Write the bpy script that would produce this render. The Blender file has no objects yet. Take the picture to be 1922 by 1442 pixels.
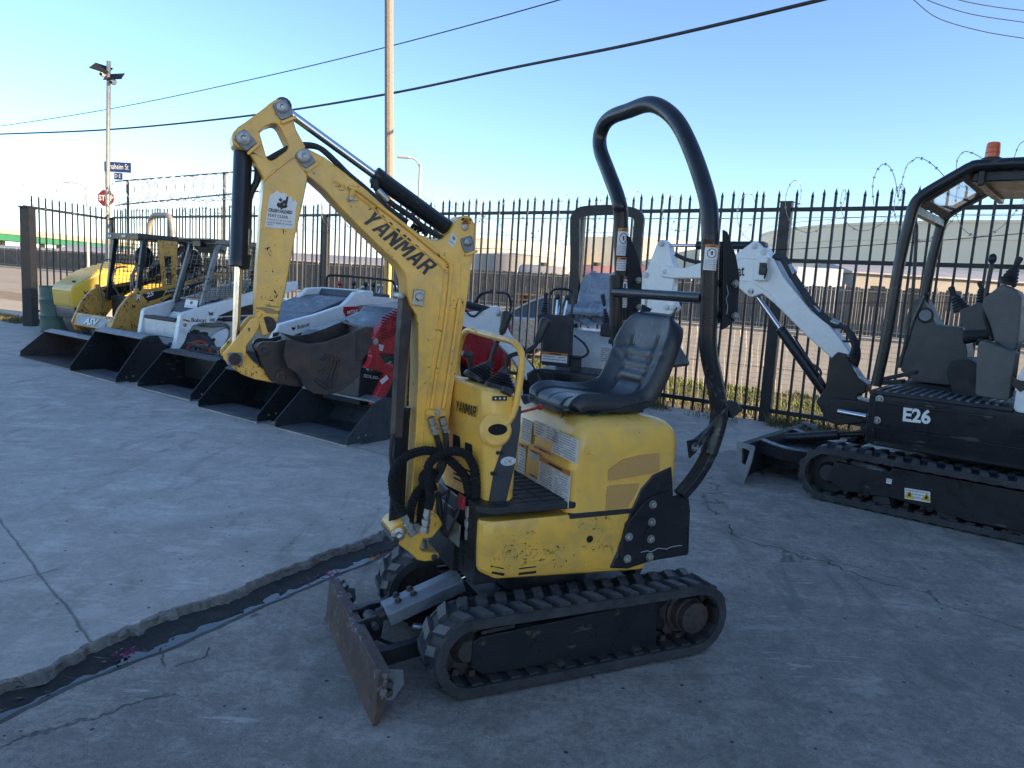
EXPO = 1.4
import bpy, bmesh, math, random
from math import sin, cos, pi, sqrt, radians, atan2, hypot
from mathutils import Vector, Matrix, noise
from mathutils.geometry import tessellate_polygon
random.seed(7)
V = Vector
COL = bpy.context.scene.collection
# ------------------------------------------------------------------ camera of the photograph
FPX, PITCH, ROLL, HCAM = 1400.0, radians(7.7), radians(3.3), 1.45
def ray(x, y):
    u = (x - 961) / FPX; v = -(y - 721) / FPX
    c, s = cos(ROLL), sin(ROLL)
    a = u * c - v * s; b = u * s + v * c
    return V((a, cos(PITCH) + b * sin(PITCH), -sin(PITCH) + b * cos(PITCH)))
def far(x, y, depth):
    return V((0, 0, HCAM)) + ray(x, y) * (depth / ray(x, y).y)
def gnd(x, y, z=0.0):
    d = ray(x, y); t = (z - HCAM) / d.z
    return V((d.x * t, d.y * t, z))
class Frame:
    """A thing's own axes: X forward, Y to its left, Z up; turns a point of the photo into a point on one of its planes."""
    def __init__(s, o, f):
        s.o = V(o); s.F = V((f[0], f[1], 0)).normalized(); s.L = V((-s.F.y, s.F.x, 0)); s.rz = atan2(s.F.y, s.F.x)
        c = V((0, 0, HCAM)) - s.o
        s.c = V((c.dot(s.F), c.dot(s.L), c.z))
    def d(s, x, y):
        r = ray(x, y); return V((r.dot(s.F), r.dot(s.L), r.z))
    def P(s, x, y, Y):
        d = s.d(x, y); return s.c + d * ((Y - s.c.y) / d.y)
    def T(s, x, y, Y):
        p = s.P(x, y, Y); return (p.x, p.z)
    def U(s, x, y, X):
        d = s.d(x, y); return s.c + d * ((X - s.c.x) / d.x)
    def Z(s, x, y, z):
        d = s.d(x, y); return s.c + d * ((z - s.c.z) / d.z)
    def TT(s, pts, Y):
        return [s.T(x, y, Y) for x, y in pts]
# ------------------------------------------------------------------ mesh builder
def fillet(pts, r, n=4):
    """round the corners of a 2-D polygon; r one radius or one per corner"""
    out = []; N = len(pts)
    for i in range(N):
        p0, p, p1 = V(pts[i - 1]), V(pts[i]), V(pts[(i + 1) % N])
        rr = r[i] if isinstance(r, (list, tuple)) else r
        a = p0 - p; b = p1 - p
        if rr <= 0 or a.length < 1e-6 or b.length < 1e-6:
            out.append(tuple(p)); continue
        an = a.normalized(); bn = b.normalized()
        ang = an.angle(bn)
        if ang > 3.0 or ang < .1:
            out.append(tuple(p)); continue
        t = min(rr / math.tan(ang / 2), a.length * .45, b.length * .45)
        q0 = p + an * t; q1 = p + bn * t
        for k in range(n + 1):
            w = k / n
            q = q0 * (1 - w) ** 2 + p * 2 * w * (1 - w) + q1 * w * w
            out.append(tuple(q))
    return out
def smooth_path(pts, n=6):
    P = [V(p) for p in pts]; out = []
    for i in range(len(P) - 1):
        a = P[max(i - 1, 0)]; b = P[i]; c = P[i + 1]; d = P[min(i + 2, len(P) - 1)]
        for k in range(n):
            t = k / n
            out.append(.5 * ((2 * b) + (c - a) * t + (2 * a - 5 * b + 4 * c - d) * t * t + (3 * b - a - 3 * c + d) * t ** 3))
    out.append(P[-1]); return out
def circle2(c, r, n=16, a0=0):
    return [(c[0] + r * cos(a0 + 2 * pi * k / n), c[1] + r * sin(a0 + 2 * pi * k / n)) for k in range(n)]
class MB:
    def __init__(s): s.v = []; s.f = []; s.m = []
    def add(s, vs, fs, m=0):
        k = len(s.v); s.v += [tuple(v) for v in vs]; s.f += [tuple(i + k for i in f) for f in fs]; s.m += [m] * len(fs)
        return s
    def box(s, c, d, R=None, m=0):
        c = V(c); vs = []
        for x in (-.5, .5):
            for y in (-.5, .5):
                for z in (-.5, .5):
                    p = V((x * d[0], y * d[1], z * d[2]))
                    if R is not None: p = R @ p
                    vs.append(c + p)
        return s.add(vs, [(0, 1, 3, 2), (4, 6, 7, 5), (0, 4, 5, 1), (2, 3, 7, 6), (0, 2, 6, 4), (1, 5, 7, 3)], m)
    def bx(s, x0, x1, y0, y1, z0, z1, m=0):
        return s.box(((x0 + x1) / 2, (y0 + y1) / 2, (z0 + z1) / 2), (x1 - x0, y1 - y0, z1 - z0), None, m)
    def prism(s, pts, y0, y1, holes=(), plane='xz', m=0):
        def mk(p, w):
            if plane == 'xz': return V((p[0], w, p[1]))
            if plane == 'xy': return V((p[0], p[1], w))
            return V((w, p[0], p[1]))
        loops = [list(pts)] + [list(h) for h in holes]
        tri = tessellate_polygon([[V((p[0], p[1], 0)) for p in l] for l in loops])
        flat = [p for l in loops for p in l]; n = len(flat)
        vs = [mk(p, y0) for p in flat] + [mk(p, y1) for p in flat]
        fs = []
        if holes: fs += [tuple(t) for t in tri] + [tuple(i + n for i in reversed(t)) for t in tri]
        else: fs += [tuple(range(n)), tuple(range(2 * n - 1, n - 1, -1))]
        k = 0
        for l in loops:
            L = len(l)
            for i in range(L):
                j = (i + 1) % L
                fs.append((k + i, k + j, k + j + n, k + i + n))
            k += L
        return s.add(vs, fs, m)
    def ring(s, pts, R, seg, r, ph=0): pass
    def tube(s, pts, r, seg=8, closed=False, m=0, caps=True, square=False, aspect=1.0, up=None):
        P = [V(p) for p in pts]; n = len(P)
        if n < 2: return s
        rr = r if isinstance(r, (list, tuple)) else [r] * n
        vs = []; nrm = None
        for i in range(n):
            if closed: t = P[(i + 1) % n] - P[i - 1]
            elif i == 0: t = P[1] - P[0]
            elif i == n - 1: t = P[-1] - P[-2]
            else: t = (P[i + 1] - P[i]).normalized() + (P[i] - P[i - 1]).normalized()
            if t.length < 1e-9: t = V((0, 0, 1))
            t.normalize()
            if up is not None: nrm = V(up) - t * V(up).dot(t)
            elif nrm is None:
                a = V((0, 0, 1)) if abs(t.z) < .9 else V((1, 0, 0))
                nrm = a - t * a.dot(t)
            else: nrm = nrm - t * nrm.dot(t)
            if nrm.length < 1e-6:
                nrm = t.orthogonal()
            nrm.normalize(); bn = t.cross(nrm)
            sc = 1.0
            if 0 < i < n - 1 and not closed:
                cs = (P[i + 1] - P[i]).normalized().dot(t); sc = 1 / max(cs, .6)
            for k in range(seg):
                a = 2 * pi * k / seg + (pi / 4 if square else 0)
                q = rr[i] * (1.41421 if square else 1)
                vs.append(P[i] + nrm * (q * cos(a) * sc) + bn * (q * sin(a) * aspect))
        fs = []
        for i in range(n if closed else n - 1):
            a = i * seg; b = ((i + 1) % n) * seg
            for k in range(seg):
                fs.append((a + k, a + (k + 1) % seg, b + (k + 1) % seg, b + k))
        if caps and not closed:
            fs.append(tuple(range(seg - 1, -1, -1))); fs.append(tuple((n - 1) * seg + k for k in range(seg)))
        return s.add(vs, fs, m)
    def bar(s, p0, p1, w, h=None, m=0, up=None):
        h = h or w
        return s.tube([p0, p1], w / 2, 4, square=True, aspect=h / w, m=m, up=up)
    def cyl(s, p0, p1, r, seg=16, r2=None, m=0):
        return s.tube([p0, p1], [r, r if r2 is None else r2], seg, m=m)
    def lathe(s, p0, ax, prof, seg=16, m=0):
        """prof: (distance along the axis, radius)"""
        ax = V(ax).normalized(); p0 = V(p0); nrm = ax.orthogonal().normalized(); bn = ax.cross(nrm); vs = []
        for t, r in prof:
            for k in range(seg):
                a = 2 * pi * k / seg
                vs.append(p0 + ax * t + nrm * (r * cos(a)) + bn * (r * sin(a)))
        fs = []
        for i in range(len(prof) - 1):
            for k in range(seg):
                fs.append((i * seg + k, i * seg + (k + 1) % seg, (i + 1) * seg + (k + 1) % seg, (i + 1) * seg + k))
        fs.append(tuple(range(seg - 1, -1, -1))); fs.append(tuple((len(prof) - 1) * seg + k for k in range(seg)))
        return s.add(vs, fs, m)
    def hexbolt(s, p, ax, r=.009, h=.007, m=0):
        ax = V(ax).normalized(); p = V(p)
        s.lathe(p, ax, [(0, r * 1.35), (h * .25, r * 1.35)], 12, m)
        return s.lathe(p + ax * h * .25, ax, [(0, r), (h * .8, r), (h, r * .8)], 6, m)
    def loft(s, rings, m=0, caps=True, closed=True):
        n = len(rings[0]); vs = [v for r in rings for v in r]; fs = []
        for i in range(len(rings) - 1):
            for k in range(n if closed else n - 1):
                fs.append((i * n + k, i * n + (k + 1) % n, (i + 1) * n + (k + 1) % n, (i + 1) * n + k))
        if caps and closed:
            fs.append(tuple(range(n - 1, -1, -1))); fs.append(tuple((len(rings) - 1) * n + k for k in range(n)))
        return s.add(vs, fs, m)
    def ball(s, c, r, m=0, sx=1, sy=1, sz=1, seg=12):
        c = V(c); n = seg // 2; vs = []; fs = []
        for i in range(n + 1):
            th = pi * i / n
            for k in range(seg):
                a = 2 * pi * k / seg
                vs.append(c + V((r * sx * sin(th) * cos(a), r * sy * sin(th) * sin(a), r * sz * cos(th))))
        for i in range(n):
            for k in range(seg):
                fs.append((i * seg + k, i * seg + (k + 1) % seg, (i + 1) * seg + (k + 1) % seg, (i + 1) * seg + k))
        return s.add(vs, fs, m)
    def quad(s, a, b, c, d, m=0): return s.add([a, b, c, d], [(0, 1, 2, 3)], m)
    def build(s, name, mats, parent=None, bevel=0, seg=2, ang=32, flat=False, recalc=True, loc=None, rz=0, label=None, kind=None):
        me = bpy.data.meshes.new(name)
        me.from_pydata(s.v, [], s.f)
        if not isinstance(mats, (list, tuple)): mats = [mats]
        for m in mats: me.materials.append(m)
        if any(s.m): me.polygons.foreach_set('material_index', s.m)
        bm = bmesh.new(); bm.from_mesh(me)
        bmesh.ops.remove_doubles(bm, verts=bm.verts, dist=1e-6)
        if recalc: bmesh.ops.recalc_face_normals(bm, faces=bm.faces)
        lim = radians(ang)
        for f in bm.faces: f.smooth = not flat
        for e in bm.edges:
            e.smooth = len(e.link_faces) == 2 and e.calc_face_angle(0) < lim
        bm.to_mesh(me); bm.free()
        o = bpy.data.objects.new(name, me); COL.objects.link(o)
        if parent is not None: o.parent = parent
        if loc is not None: o.location = loc
        o.rotation_euler.z = rz
        if bevel:
            b = o.modifiers.new('edge', 'BEVEL'); b.width = bevel; b.segments = seg; b.limit_method = 'ANGLE'; b.angle_limit = radians(28)
            b.harden_normals = True; b.use_clamp_overlap = True
        if label: o['label'] = label
        if kind: o['kind'] = kind
        return o
def thing(name, label, cat, loc=(0, 0, 0), rz=0, group=None):
    o = bpy.data.objects.new(name, None); COL.objects.link(o)
    o.location = loc; o.rotation_euler.z = rz; o.empty_display_size = .2
    o['label'] = label; o['category'] = cat
    if group: o['group'] = group
    return o
def tag(o, label, cat, group=None):
    o['label'] = label; o['category'] = cat
    if group: o['group'] = group
    return o
def copy_tree(o, parent=None, loc=None, label=None):
    c = o.copy(); COL.objects.link(c); c.parent = parent
    if loc is not None: c.location = loc
    if label: c['label'] = label
    for ch in [q for q in bpy.data.objects if q.parent == o]: copy_tree(ch, c)
    return c
_tc = {}
def text_geo(s, bold=0.0, shear=0.0):
    k = (s, bold, shear)
    if k in _tc: return _tc[k]
    cu = bpy.data.curves.new('t', 'FONT'); cu.body = s; cu.size = 1; cu.offset = bold; cu.shear = shear; cu.extrude = 0; cu.resolution_u = 3
    ob = bpy.data.objects.new('t', cu); COL.objects.link(ob)
    bpy.context.view_layer.update()
    me = bpy.data.meshes.new_from_object(ob.evaluated_get(bpy.context.evaluated_depsgraph_get()))
    vs = [v.co.copy() for v in me.vertices]; fs = [tuple(p.vertices) for p in me.polygons]
    bpy.data.objects.remove(ob); bpy.data.curves.remove(cu); bpy.data.meshes.remove(me)
    x0 = min(v.x for v in vs); x1 = max(v.x for v in vs); y0 = min(v.y for v in vs); y1 = max(v.y for v in vs)
    _tc[k] = ([((v.x - x0) / (x1 - x0), (v.y - y0) / (y1 - y0)) for v in vs], fs)
    return _tc[k]
def text(mb, s, o, r, u, m=0, bold=.02, shear=0.0):
    """write s on the plane at o: r spans its whole width, u its height"""
    vs, fs = text_geo(s, bold, shear); o = V(o); r = V(r); u = V(u)
    return mb.add([o + r * x + u * y for x, y in vs], fs, m)
def mark(name, s, o, r, u, mat, parent, bold=.02, shear=0.0):
    mb = MB(); text(mb, s, o, r, u, 0, bold, shear)
    ob = mb.build(name, mat, parent, recalc=False)
    return ob

BLOCK = {'Y': ([(0, 1), (.32, 1), (.5, .62), (.68, 1), (1, 1), (.64, .4), (.64, 0), (.36, 0), (.36, .4)], None),
 'A': ([(0, 0), (.36, 1), (.64, 1), (1, 0), (.72, 0), (.66, .2), (.34, .2), (.28, 0)], [(.40, .38), (.60, .38), (.5, .72)]),
 'N': ([(0, 0), (0, 1), (.3, 1), (.72, .42), (.72, 1), (1, 1), (1, 0), (.7, 0), (.28, .58), (.28, 0)], None),
 'M': ([(0, 0), (0, 1), (.28, 1), (.5, .52), (.72, 1), (1, 1), (1, 0), (.77, 0), (.77, .62), (.58, .2), (.42, .2), (.23, .62), (.23, 0)], None),
 'R': ([(0, 0), (0, 1), (.7, 1), (.92, .88), (.92, .56), (.76, .43), (1, 0), (.7, 0), (.5, .38), (.27, .38), (.27, 0)], [(.27, .80), (.60, .80), (.66, .74), (.66, .64), (.60, .58), (.27, .58)])}
def block_mark(name, word, o, r, u, mat, parent, shear=.3, gap=.14):
    """bold italic capitals across the width r"""
    wd = {'M': 1.18}; ws = [wd.get(c, 1.0) for c in word]; tot = sum(ws) + gap * (len(word) - 1); x = 0; mb = MB(); o = V(o); r = V(r); u = V(u)
    sh = shear * u.length / r.length
    for c, w_ in zip(word, ws):
        P, h = BLOCK[c]; tri = tessellate_polygon([[V((p[0], p[1], 0)) for p in P]] + ([[V((p[0], p[1], 0)) for p in h]] if h else []))
        pts = P + (h or [])
        mb.add([o + r * ((x + p[0] * w_) / tot + p[1] * sh) + u * p[1] for p in pts], [tuple(t) for t in tri]); x += w_ + gap
    return mb.build(name, mat, parent, recalc=False)
# ------------------------------------------------------------------ materials
def nodes(name):
    m = bpy.data.materials.new(name); m.use_nodes = True; nt = m.node_tree
    return m, nt, nt.nodes['Principled BSDF']
class NT:
    def __init__(s, nt): s.nt = nt
    def n(s, t, **k):
        q = s.nt.nodes.new(t)
        for a, b in k.items():
            if a == 'inp':
                for i, v in b.items(): q.inputs[i].default_value = v
            else: setattr(q, a, b)
        return q
    def l(s, a, b): s.nt.links.new(a, b)
def coordn(T, scale=(1, 1, 1), world=False, warp=0, rot=(0, 0, 0)):
    if world: src = T.n('ShaderNodeNewGeometry').outputs['Position']
    else: src = T.n('ShaderNodeTexCoord').outputs['Object']
    mp = T.n('ShaderNodeMapping'); mp.inputs['Scale'].default_value = scale; mp.inputs['Rotation'].default_value = rot
    T.l(src, mp.inputs['Vector'])
    return mp.outputs['Vector']
def noi(T, vec, scale, detail=5, rough=.6, dist=0):
    n = T.n('ShaderNodeTexNoise'); n.inputs['Scale'].default_value = scale; n.inputs['Detail'].default_value = detail
    n.inputs['Roughness'].default_value = rough; n.inputs['Distortion'].default_value = dist
    T.l(vec, n.inputs['Vector']); return n.outputs['Fac']
def ramp(T, fac, stops):
    r = T.n('ShaderNodeValToRGB'); e = r.color_ramp.elements
    e[0].position = stops[0][0]; e[0].color = stops[0][1]
    e[1].position = stops[1][0]; e[1].color = stops[1][1]
    for p, c in stops[2:]:
        q = e.new(p); q.color = c
    T.l(fac, r.inputs['Fac']); return r.outputs['Color']
def g1(v): return (v, v, v, 1)
def mix(T, fac, a, b, mode='MIX'):
    q = T.n('ShaderNodeMix', data_type='RGBA', blend_type=mode)
    if hasattr(fac, 'default_value') or hasattr(fac, 'links'): T.l(fac, q.inputs[0])
    else: q.inputs[0].default_value = fac
    for i, x in ((6, a), (7, b)):
        if isinstance(x, (tuple, list)): q.inputs[i].default_value = tuple(x) + ((1,) if len(x) == 3 else ())
        else: T.l(x, q.inputs[i])
    return q.outputs[2]
def math_(T, op, a, b=None, clamp=False):
    q = T.n('ShaderNodeMath', operation=op, use_clamp=clamp)
    for i, x in ((0, a), (1, b)):
        if x is None: continue
        if isinstance(x, (int, float)): q.inputs[i].default_value = x
        else: T.l(x, q.inputs[i])
    return q.outputs[0]
def surf(name, col, rough=.5, metal=0, dirt=None, dirt_amt=.3, chips=None, chip_t=.68, var=.12, bump=.02, bscale=60, scale=6, coat=0, spec=.5, scratch=None):
    m, nt, P = nodes(name); T = NT(nt)
    vec = coordn(T)
    n1 = noi(T, vec, scale, 6, .6)
    lo = tuple(c * (1 - var) for c in col); hi = tuple(min(c * (1 + var), 1) for c in col)
    c = ramp(T, n1, [(.3, lo + (1,)), (.7, hi + (1,))])
    rg = rough
    if dirt:
        n2 = noi(T, vec, scale * 1.7, 8, .7, .6)
        f = ramp(T, n2, [(.42, g1(0)), (.72, g1(dirt_amt))])
        c = mix(T, f, c, dirt)
    if chips:
        n3 = noi(T, vec, scale * 4.5, 6, .65, .4); n4 = noi(T, vec, scale * .8, 2, .5)
        s = math_(T, 'ADD', n3, math_(T, 'MULTIPLY', n4, .5))
        f = ramp(T, s, [(chip_t + .25, g1(0)), (chip_t + .262, g1(1))])
        c = mix(T, f, c, chips)
    if scratch:
        v2 = coordn(T, (4, 60, 22), rot=(.3, .5, .2)); n5 = noi(T, v2, 1.6, 3, .5, .3)
        n6 = noi(T, vec, scale * .7, 2)
        s = math_(T, 'MULTIPLY', n5, n6)
        f = ramp(T, s, [(.385, g1(0)), (.40, g1(.8))])
        c = mix(T, f, c, scratch)
    T.l(c, P.inputs['Base Color'])
    r = ramp(T, noi(T, vec, scale * 2.3, 4), [(.3, g1(max(rough - .1, .02))), (.7, g1(min(rough + .12, 1)))])
    T.l(r, P.inputs['Roughness'])
    P.inputs['Metallic'].default_value = metal; P.inputs['Coat Weight'].default_value = coat
    P.inputs['Coat Roughness'].default_value = .15
    P.inputs['Specular IOR Level'].default_value = spec
    if bump:
        b = T.n('ShaderNodeBump'); b.inputs['Strength'].default_value = 1; b.inputs['Distance'].default_value = bump * .1
        T.l(noi(T, vec, bscale, 6, .7), b.inputs['Height']); T.l(b.outputs[0], P.inputs['Normal'])
    return m
M = {}
M['yellow'] = surf('worn_yellow_paint', (.88, .475, .065), .36, dirt=(.36, .26, .12), dirt_amt=.6, chips=(.035, .03, .025), chip_t=.69, var=.07, bump=.006, coat=.25, scratch=(.12, .09, .05))
M['yellow2'] = surf('yellow_hood_paint', (.92, .51, .08), .32, dirt=(.45, .34, .15), dirt_amt=.4, chips=(.10, .08, .05), chip_t=.78, var=.05, bump=.004, coat=.4)
M['black'] = surf('black_machine_paint', (.017, .018, .021), .33, dirt=(.04, .04, .042), dirt_amt=.2, var=.2, bump=.006, coat=.05, spec=.32, scratch=(.09, .09, .09))
M['blackclean'] = surf('black_tube_paint', (.012, .014, .018), .32, dirt=(.04, .04, .04), dirt_amt=.2, var=.2, bump=.006, coat=.12, spec=.4, scratch=(.06, .06, .06))
M['matte'] = surf('matt_black_plastic', (.017, .018, .020), .55, dirt=(.06, .058, .055), dirt_amt=.25, var=.2, bump=.02)
M['rubber'] = surf('dusty_rubber', (.028, .029, .032), .74, dirt=(.10, .098, .094), dirt_amt=.5, var=.3, bump=.08, bscale=40)
M['lugtop'] = surf('worn_lug_rubber', (.085, .085, .088), .7, dirt=(.19, .185, .17), dirt_amt=.7, var=.3, bump=.06, bscale=50)
M['boot'] = surf('rubber_boot', (.02, .021, .024), .5, dirt=(.09, .09, .09), dirt_amt=.3, bump=.01)
M['vinyl'] = surf('black_seat_vinyl', (.022, .024, .028), .32, dirt=(.07, .07, .075), dirt_amt=.2, var=.1, bump=.012, bscale=160)
M['chrome'] = surf('chrome_rod', (.62, .63, .65), .14, metal=1, var=.05, bump=.002)
M['zinc'] = surf('zinc_fitting', (.42, .42, .40), .42, metal=.85, dirt=(.2, .17, .12), dirt_amt=.5, var=.2, bump=.02)
M['dullsteel'] = surf('dull_painted_steel', (.20, .215, .235), .42, metal=.3, dirt=(.06, .055, .05), dirt_amt=.4, chips=(.25, .24, .22), chip_t=.66, var=.15, bump=.02)
M['rust'] = surf('rusted_steel', (.050, .038, .034), .68, metal=.2, dirt=(.12, .062, .036), dirt_amt=.6, chips=(.05, .045, .045), chip_t=.5, var=.35, bump=.07, bscale=30, scale=9)
M['bucketrust'] = surf('dark_rusty_bucket_steel', (.04, .036, .036), .6, metal=.3, dirt=(.13, .065, .035), dirt_amt=.55, var=.35, bump=.05, bscale=30, scale=8, scratch=(.14, .12, .11))
M['blade'] = surf('worn_blade_steel', (.085, .062, .057), .55, metal=.35, dirt=(.17, .09, .055), dirt_amt=.55, chips=(.20, .19, .19), chip_t=.60, var=.3, bump=.05, bscale=40, scale=7)
M['hose'] = surf('hose_rubber', (.018, .018, .02), .55, dirt=(.08, .08, .08), dirt_amt=.25, bump=.03)
M['sleeve'] = surf('woven_hose_sleeve', (.008, .008, .01), .9, dirt=(.03, .03, .03), dirt_amt=.3, bump=.12, bscale=220)
M['white'] = surf('white_paint', (.72, .73, .72), .3, dirt=(.42, .40, .35), dirt_amt=.25, var=.04, bump=.004, coat=.3)
M['whitedirty'] = surf('dusty_white_paint', (.62, .62, .59), .4, dirt=(.25, .22, .17), dirt_amt=.45, chips=(.08, .07, .06), chip_t=.66, var=.06, bump=.006)
M['decal'] = surf('decal_white', (.74, .73, .70), .35, dirt=(.5, .47, .4), dirt_amt=.35, var=.06, bump=0, scale=20)
M['orange'] = surf('decal_orange', (.60, .20, .03), .4, var=.1, bump=0)
M['ink'] = surf('black_ink', (.012, .012, .014), .4, var=.1, bump=0)
M['greyink'] = surf('grey_print', (.28, .29, .31), .5, var=.3, bump=0)
M['red'] = surf('red_paint', (.42, .012, .02), .26, dirt=(.25, .05, .04), dirt_amt=.25, var=.06, bump=.003, coat=.5)
M['redlever'] = surf('red_lever_paint', (.35, .02, .03), .35, chips=(.08, .05, .04), chip_t=.62, var=.1, bump=.005)
M['redrim'] = surf('red_wheel_paint', (.50, .03, .015), .35, var=.1, bump=.005)
M['charcoal'] = surf('charcoal_hood_plastic', (.035, .04, .048), .33, dirt=(.12, .12, .12), dirt_amt=.3, var=.1, bump=.006)
M['greyplastic'] = surf('warm_grey_plastic', (.095, .092, .082), .55, dirt=(.16, .155, .14), dirt_amt=.3, var=.08, bump=.03, bscale=120)
M['panel'] = surf('slate_side_panel', (.035, .04, .05), .45, dirt=(.1, .1, .1), dirt_amt=.25, var=.1, bump=.006)
M['tan'] = surf('bronze_yellow_paint', (.66, .35, .07), .42, dirt=(.2, .13, .06), dirt_amt=.6, chips=(.03, .027, .023), chip_t=.585, var=.1, bump=.01)
M['roller'] = surf('bright_yellow_hood', (.72, .43, .02), .35, dirt=(.5, .38, .1), dirt_amt=.25, var=.05, bump=.004, coat=.3)
M['drum'] = surf('worn_steel_drum', (.16, .15, .15), .45, metal=.7, dirt=(.22, .15, .10), dirt_amt=.5, var=.25, bump=.03)
M['greysteel'] = surf('worn_grey_cage_paint', (.16, .165, .16), .38, metal=.3, dirt=(.28, .25, .19), dirt_amt=.45, chips=(.05, .04, .035), chip_t=.6, var=.15, bump=.01)
M['green'] = surf('faded_green_barrel_paint', (.045, .11, .09), .45, dirt=(.12, .09, .06), dirt_amt=.5, var=.15, bump=.02)
M['fence'] = surf('black_fence_paint', (.011, .012, .014), .45, dirt=(.035, .03, .028), dirt_amt=.2, var=.2, bump=.01)
M['galv'] = surf('galvanised_pole', (.38, .35, .30), .5, metal=.4, dirt=(.2, .17, .13), dirt_amt=.4, var=.12, bump=.01)
M['concpole'] = surf('aggregate_concrete_pole', (.31, .27, .22), .85, dirt=(.10, .09, .08), dirt_amt=.8, var=.25, bump=.05, bscale=150, scale=40)
M['yellowpole'] = surf('yellow_pole_base_paint', (.62, .40, .06), .55, dirt=(.5, .45, .35), dirt_amt=.4, var=.1, bump=.01)
M['wire'] = surf('razor_wire_steel', (.50, .46, .40), .45, metal=.6, dirt=(.2, .12, .07), dirt_amt=.5, var=.2, bump=0)
M['cable'] = surf('black_cable', (.015, .015, .016), .6, var=.1, bump=0)
M['signred'] = surf('stop_sign_red', (.16, .010, .016), .5, dirt=(.2, .1, .1), dirt_amt=.2, var=.08, bump=0)
M['signblue'] = surf('street_sign_blue', (.02, .035, .11), .45, var=.08, bump=0)
M['signwhite'] = surf('sign_white', (.75, .75, .73), .4, var=.03, bump=0)
M['beacon'] = surf('amber_beacon_lens', (.75, .14, .02), .25, var=.1, bump=0, coat=.5)
M['carpaint'] = surf('silver_car_paint', (.42, .47, .54), .25, metal=.4, var=.03, bump=0, coat=.6)
M['carglass'] = surf('dark_car_glass', (.03, .045, .05), .06, var=.1, bump=0, spec=.8)
M['cover'] = surf('plastic_seat_cover', (.26, .30, .36), .22, dirt=(.5, .52, .55), dirt_amt=.5, var=.2, bump=.5, bscale=9, coat=.6)
M['tank'] = surf('cream_tank_paint', (.84, .75, .56), .6, dirt=(.6, .5, .38), dirt_amt=.3, var=.04, bump=0, scale=.05)
M['tankgrey'] = surf('grey_tank_paint', (.30, .29, .28), .6, dirt=(.2, .17, .14), dirt_amt=.3, var=.05, bump=0, scale=.05)
M['bridgegreen'] = surf('green_girder_paint', (.035, .20, .09), .5, var=.1, bump=0, scale=.2)
M['bridge'] = surf('overpass_concrete', (.55, .47, .34), .8, dirt=(.4, .33, .25), dirt_amt=.4, var=.06, bump=0, scale=.3)
M['redwagon'] = surf('faded_red_tank_car', (.34, .17, .17), .55, dirt=(.35, .22, .2), dirt_amt=.4, var=.1, bump=0, scale=.5)
M['roofmetal'] = surf('grey_roof_metal', (.34, .33, .33), .55, dirt=(.2, .19, .18), dirt_amt=.4, var=.08, bump=0, scale=.5)
M['bluewall'] = surf('blue_wall_paint', (.07, .16, .24), .6, var=.1, bump=0, scale=.5)
M['darkwall'] = surf('dark_distant_wall', (.05, .048, .046), .8, dirt=(.1, .09, .08), dirt_amt=.4, var=.2, bump=0, scale=.5)
M['shade_scuff'] = surf('dark_hollow', (.006, .006, .007), .9, var=.1, bump=0)  # near-black painted in as shade inside openings; also dark scuffs and panes
M['darkslat'] = surf('grey_privacy_slats', (.10, .088, .076), .8, dirt=(.26, .22, .17), dirt_amt=.5, var=.35, bump=0, scale=1.4)
M['stucco'] = surf('grey_stucco_wall', (.32, .30, .27), .9, var=.08, bump=.05, scale=1)
M['wood'] = surf('timber_boards', (.35, .21, .11), .8, dirt=(.2, .13, .08), dirt_amt=.5, var=.2, bump=.02)
M['weed'] = surf('dry_weed_blades', (.16, .15, .06), .8, var=.35, bump=0, scale=30)
M['grassgreen'] = surf('green_grass_blades', (.16, .20, .04), .75, var=.35, bump=0, scale=20)
M['litter'] = surf('leaf_litter', (.11, .07, .04), .8, dirt=(.3, .26, .2), dirt_amt=.6, var=.4, bump=0, scale=40)
M['petal'] = surf('magenta_petals', (.22, .01, .07), .7, var=.3, bump=0)
M['skin_ok'] = surf('blue_ok_sticker', (.20, .45, .62), .3, var=.05, bump=0)
M['lamp'] = surf('street_lamp_grey', (.40, .39, .36), .5, var=.05, bump=0)
# mesh grille: diamond perforations
def grille(name, a, b, s):
    m, nt, P = nodes(name); T = NT(nt)
    v = T.n('ShaderNodeTexCoord').outputs['Object']
    sp = T.n('ShaderNodeSeparateXYZ'); T.l(v, sp.inputs[0])
    x = math_(T, 'MULTIPLY', sp.outputs['X'], s); z = math_(T, 'MULTIPLY', sp.outputs['Z'], s * 1.7)
    p = math_(T, 'SINE', math_(T, 'ADD', x, z)); q = math_(T, 'SINE', math_(T, 'SUBTRACT', x, z))
    f = math_(T, 'MULTIPLY', p, q)
    f = math_(T, 'ABSOLUTE', f)
    c = ramp(T, f, [(.30, a + (1,)), (.55, b + (1,))])
    T.l(c, P.inputs['Base Color']); P.inputs['Roughness'].default_value = .5
    return m
M['grille'] = grille('brown_mesh_grille', (.80, .44, .13), (.24, .13, .045), 300)
# glass
m, nt, P = nodes('clear_glass'); P.inputs['Transmission Weight'].default_value = 1; P.inputs['Roughness'].default_value = .02; P.inputs['IOR'].default_value = 1.2
P.inputs['Base Color'].default_value = (.75, .82, .85, 1); M['glass'] = m
# water
m, nt, P = nodes('gutter_water'); P.inputs['Base Color'].default_value = (.012, .014, .014, 1); P.inputs['Roughness'].default_value = .04; P.inputs['Specular IOR Level'].default_value = .8
T = NT(nt); b = T.n('ShaderNodeBump'); b.inputs['Distance'].default_value = .0006; T.l(noi(T, coordn(T, world=True), 12, 2), b.inputs['Height']); T.l(b.outputs[0], P.inputs['Normal'])
M['water'] = m
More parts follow.
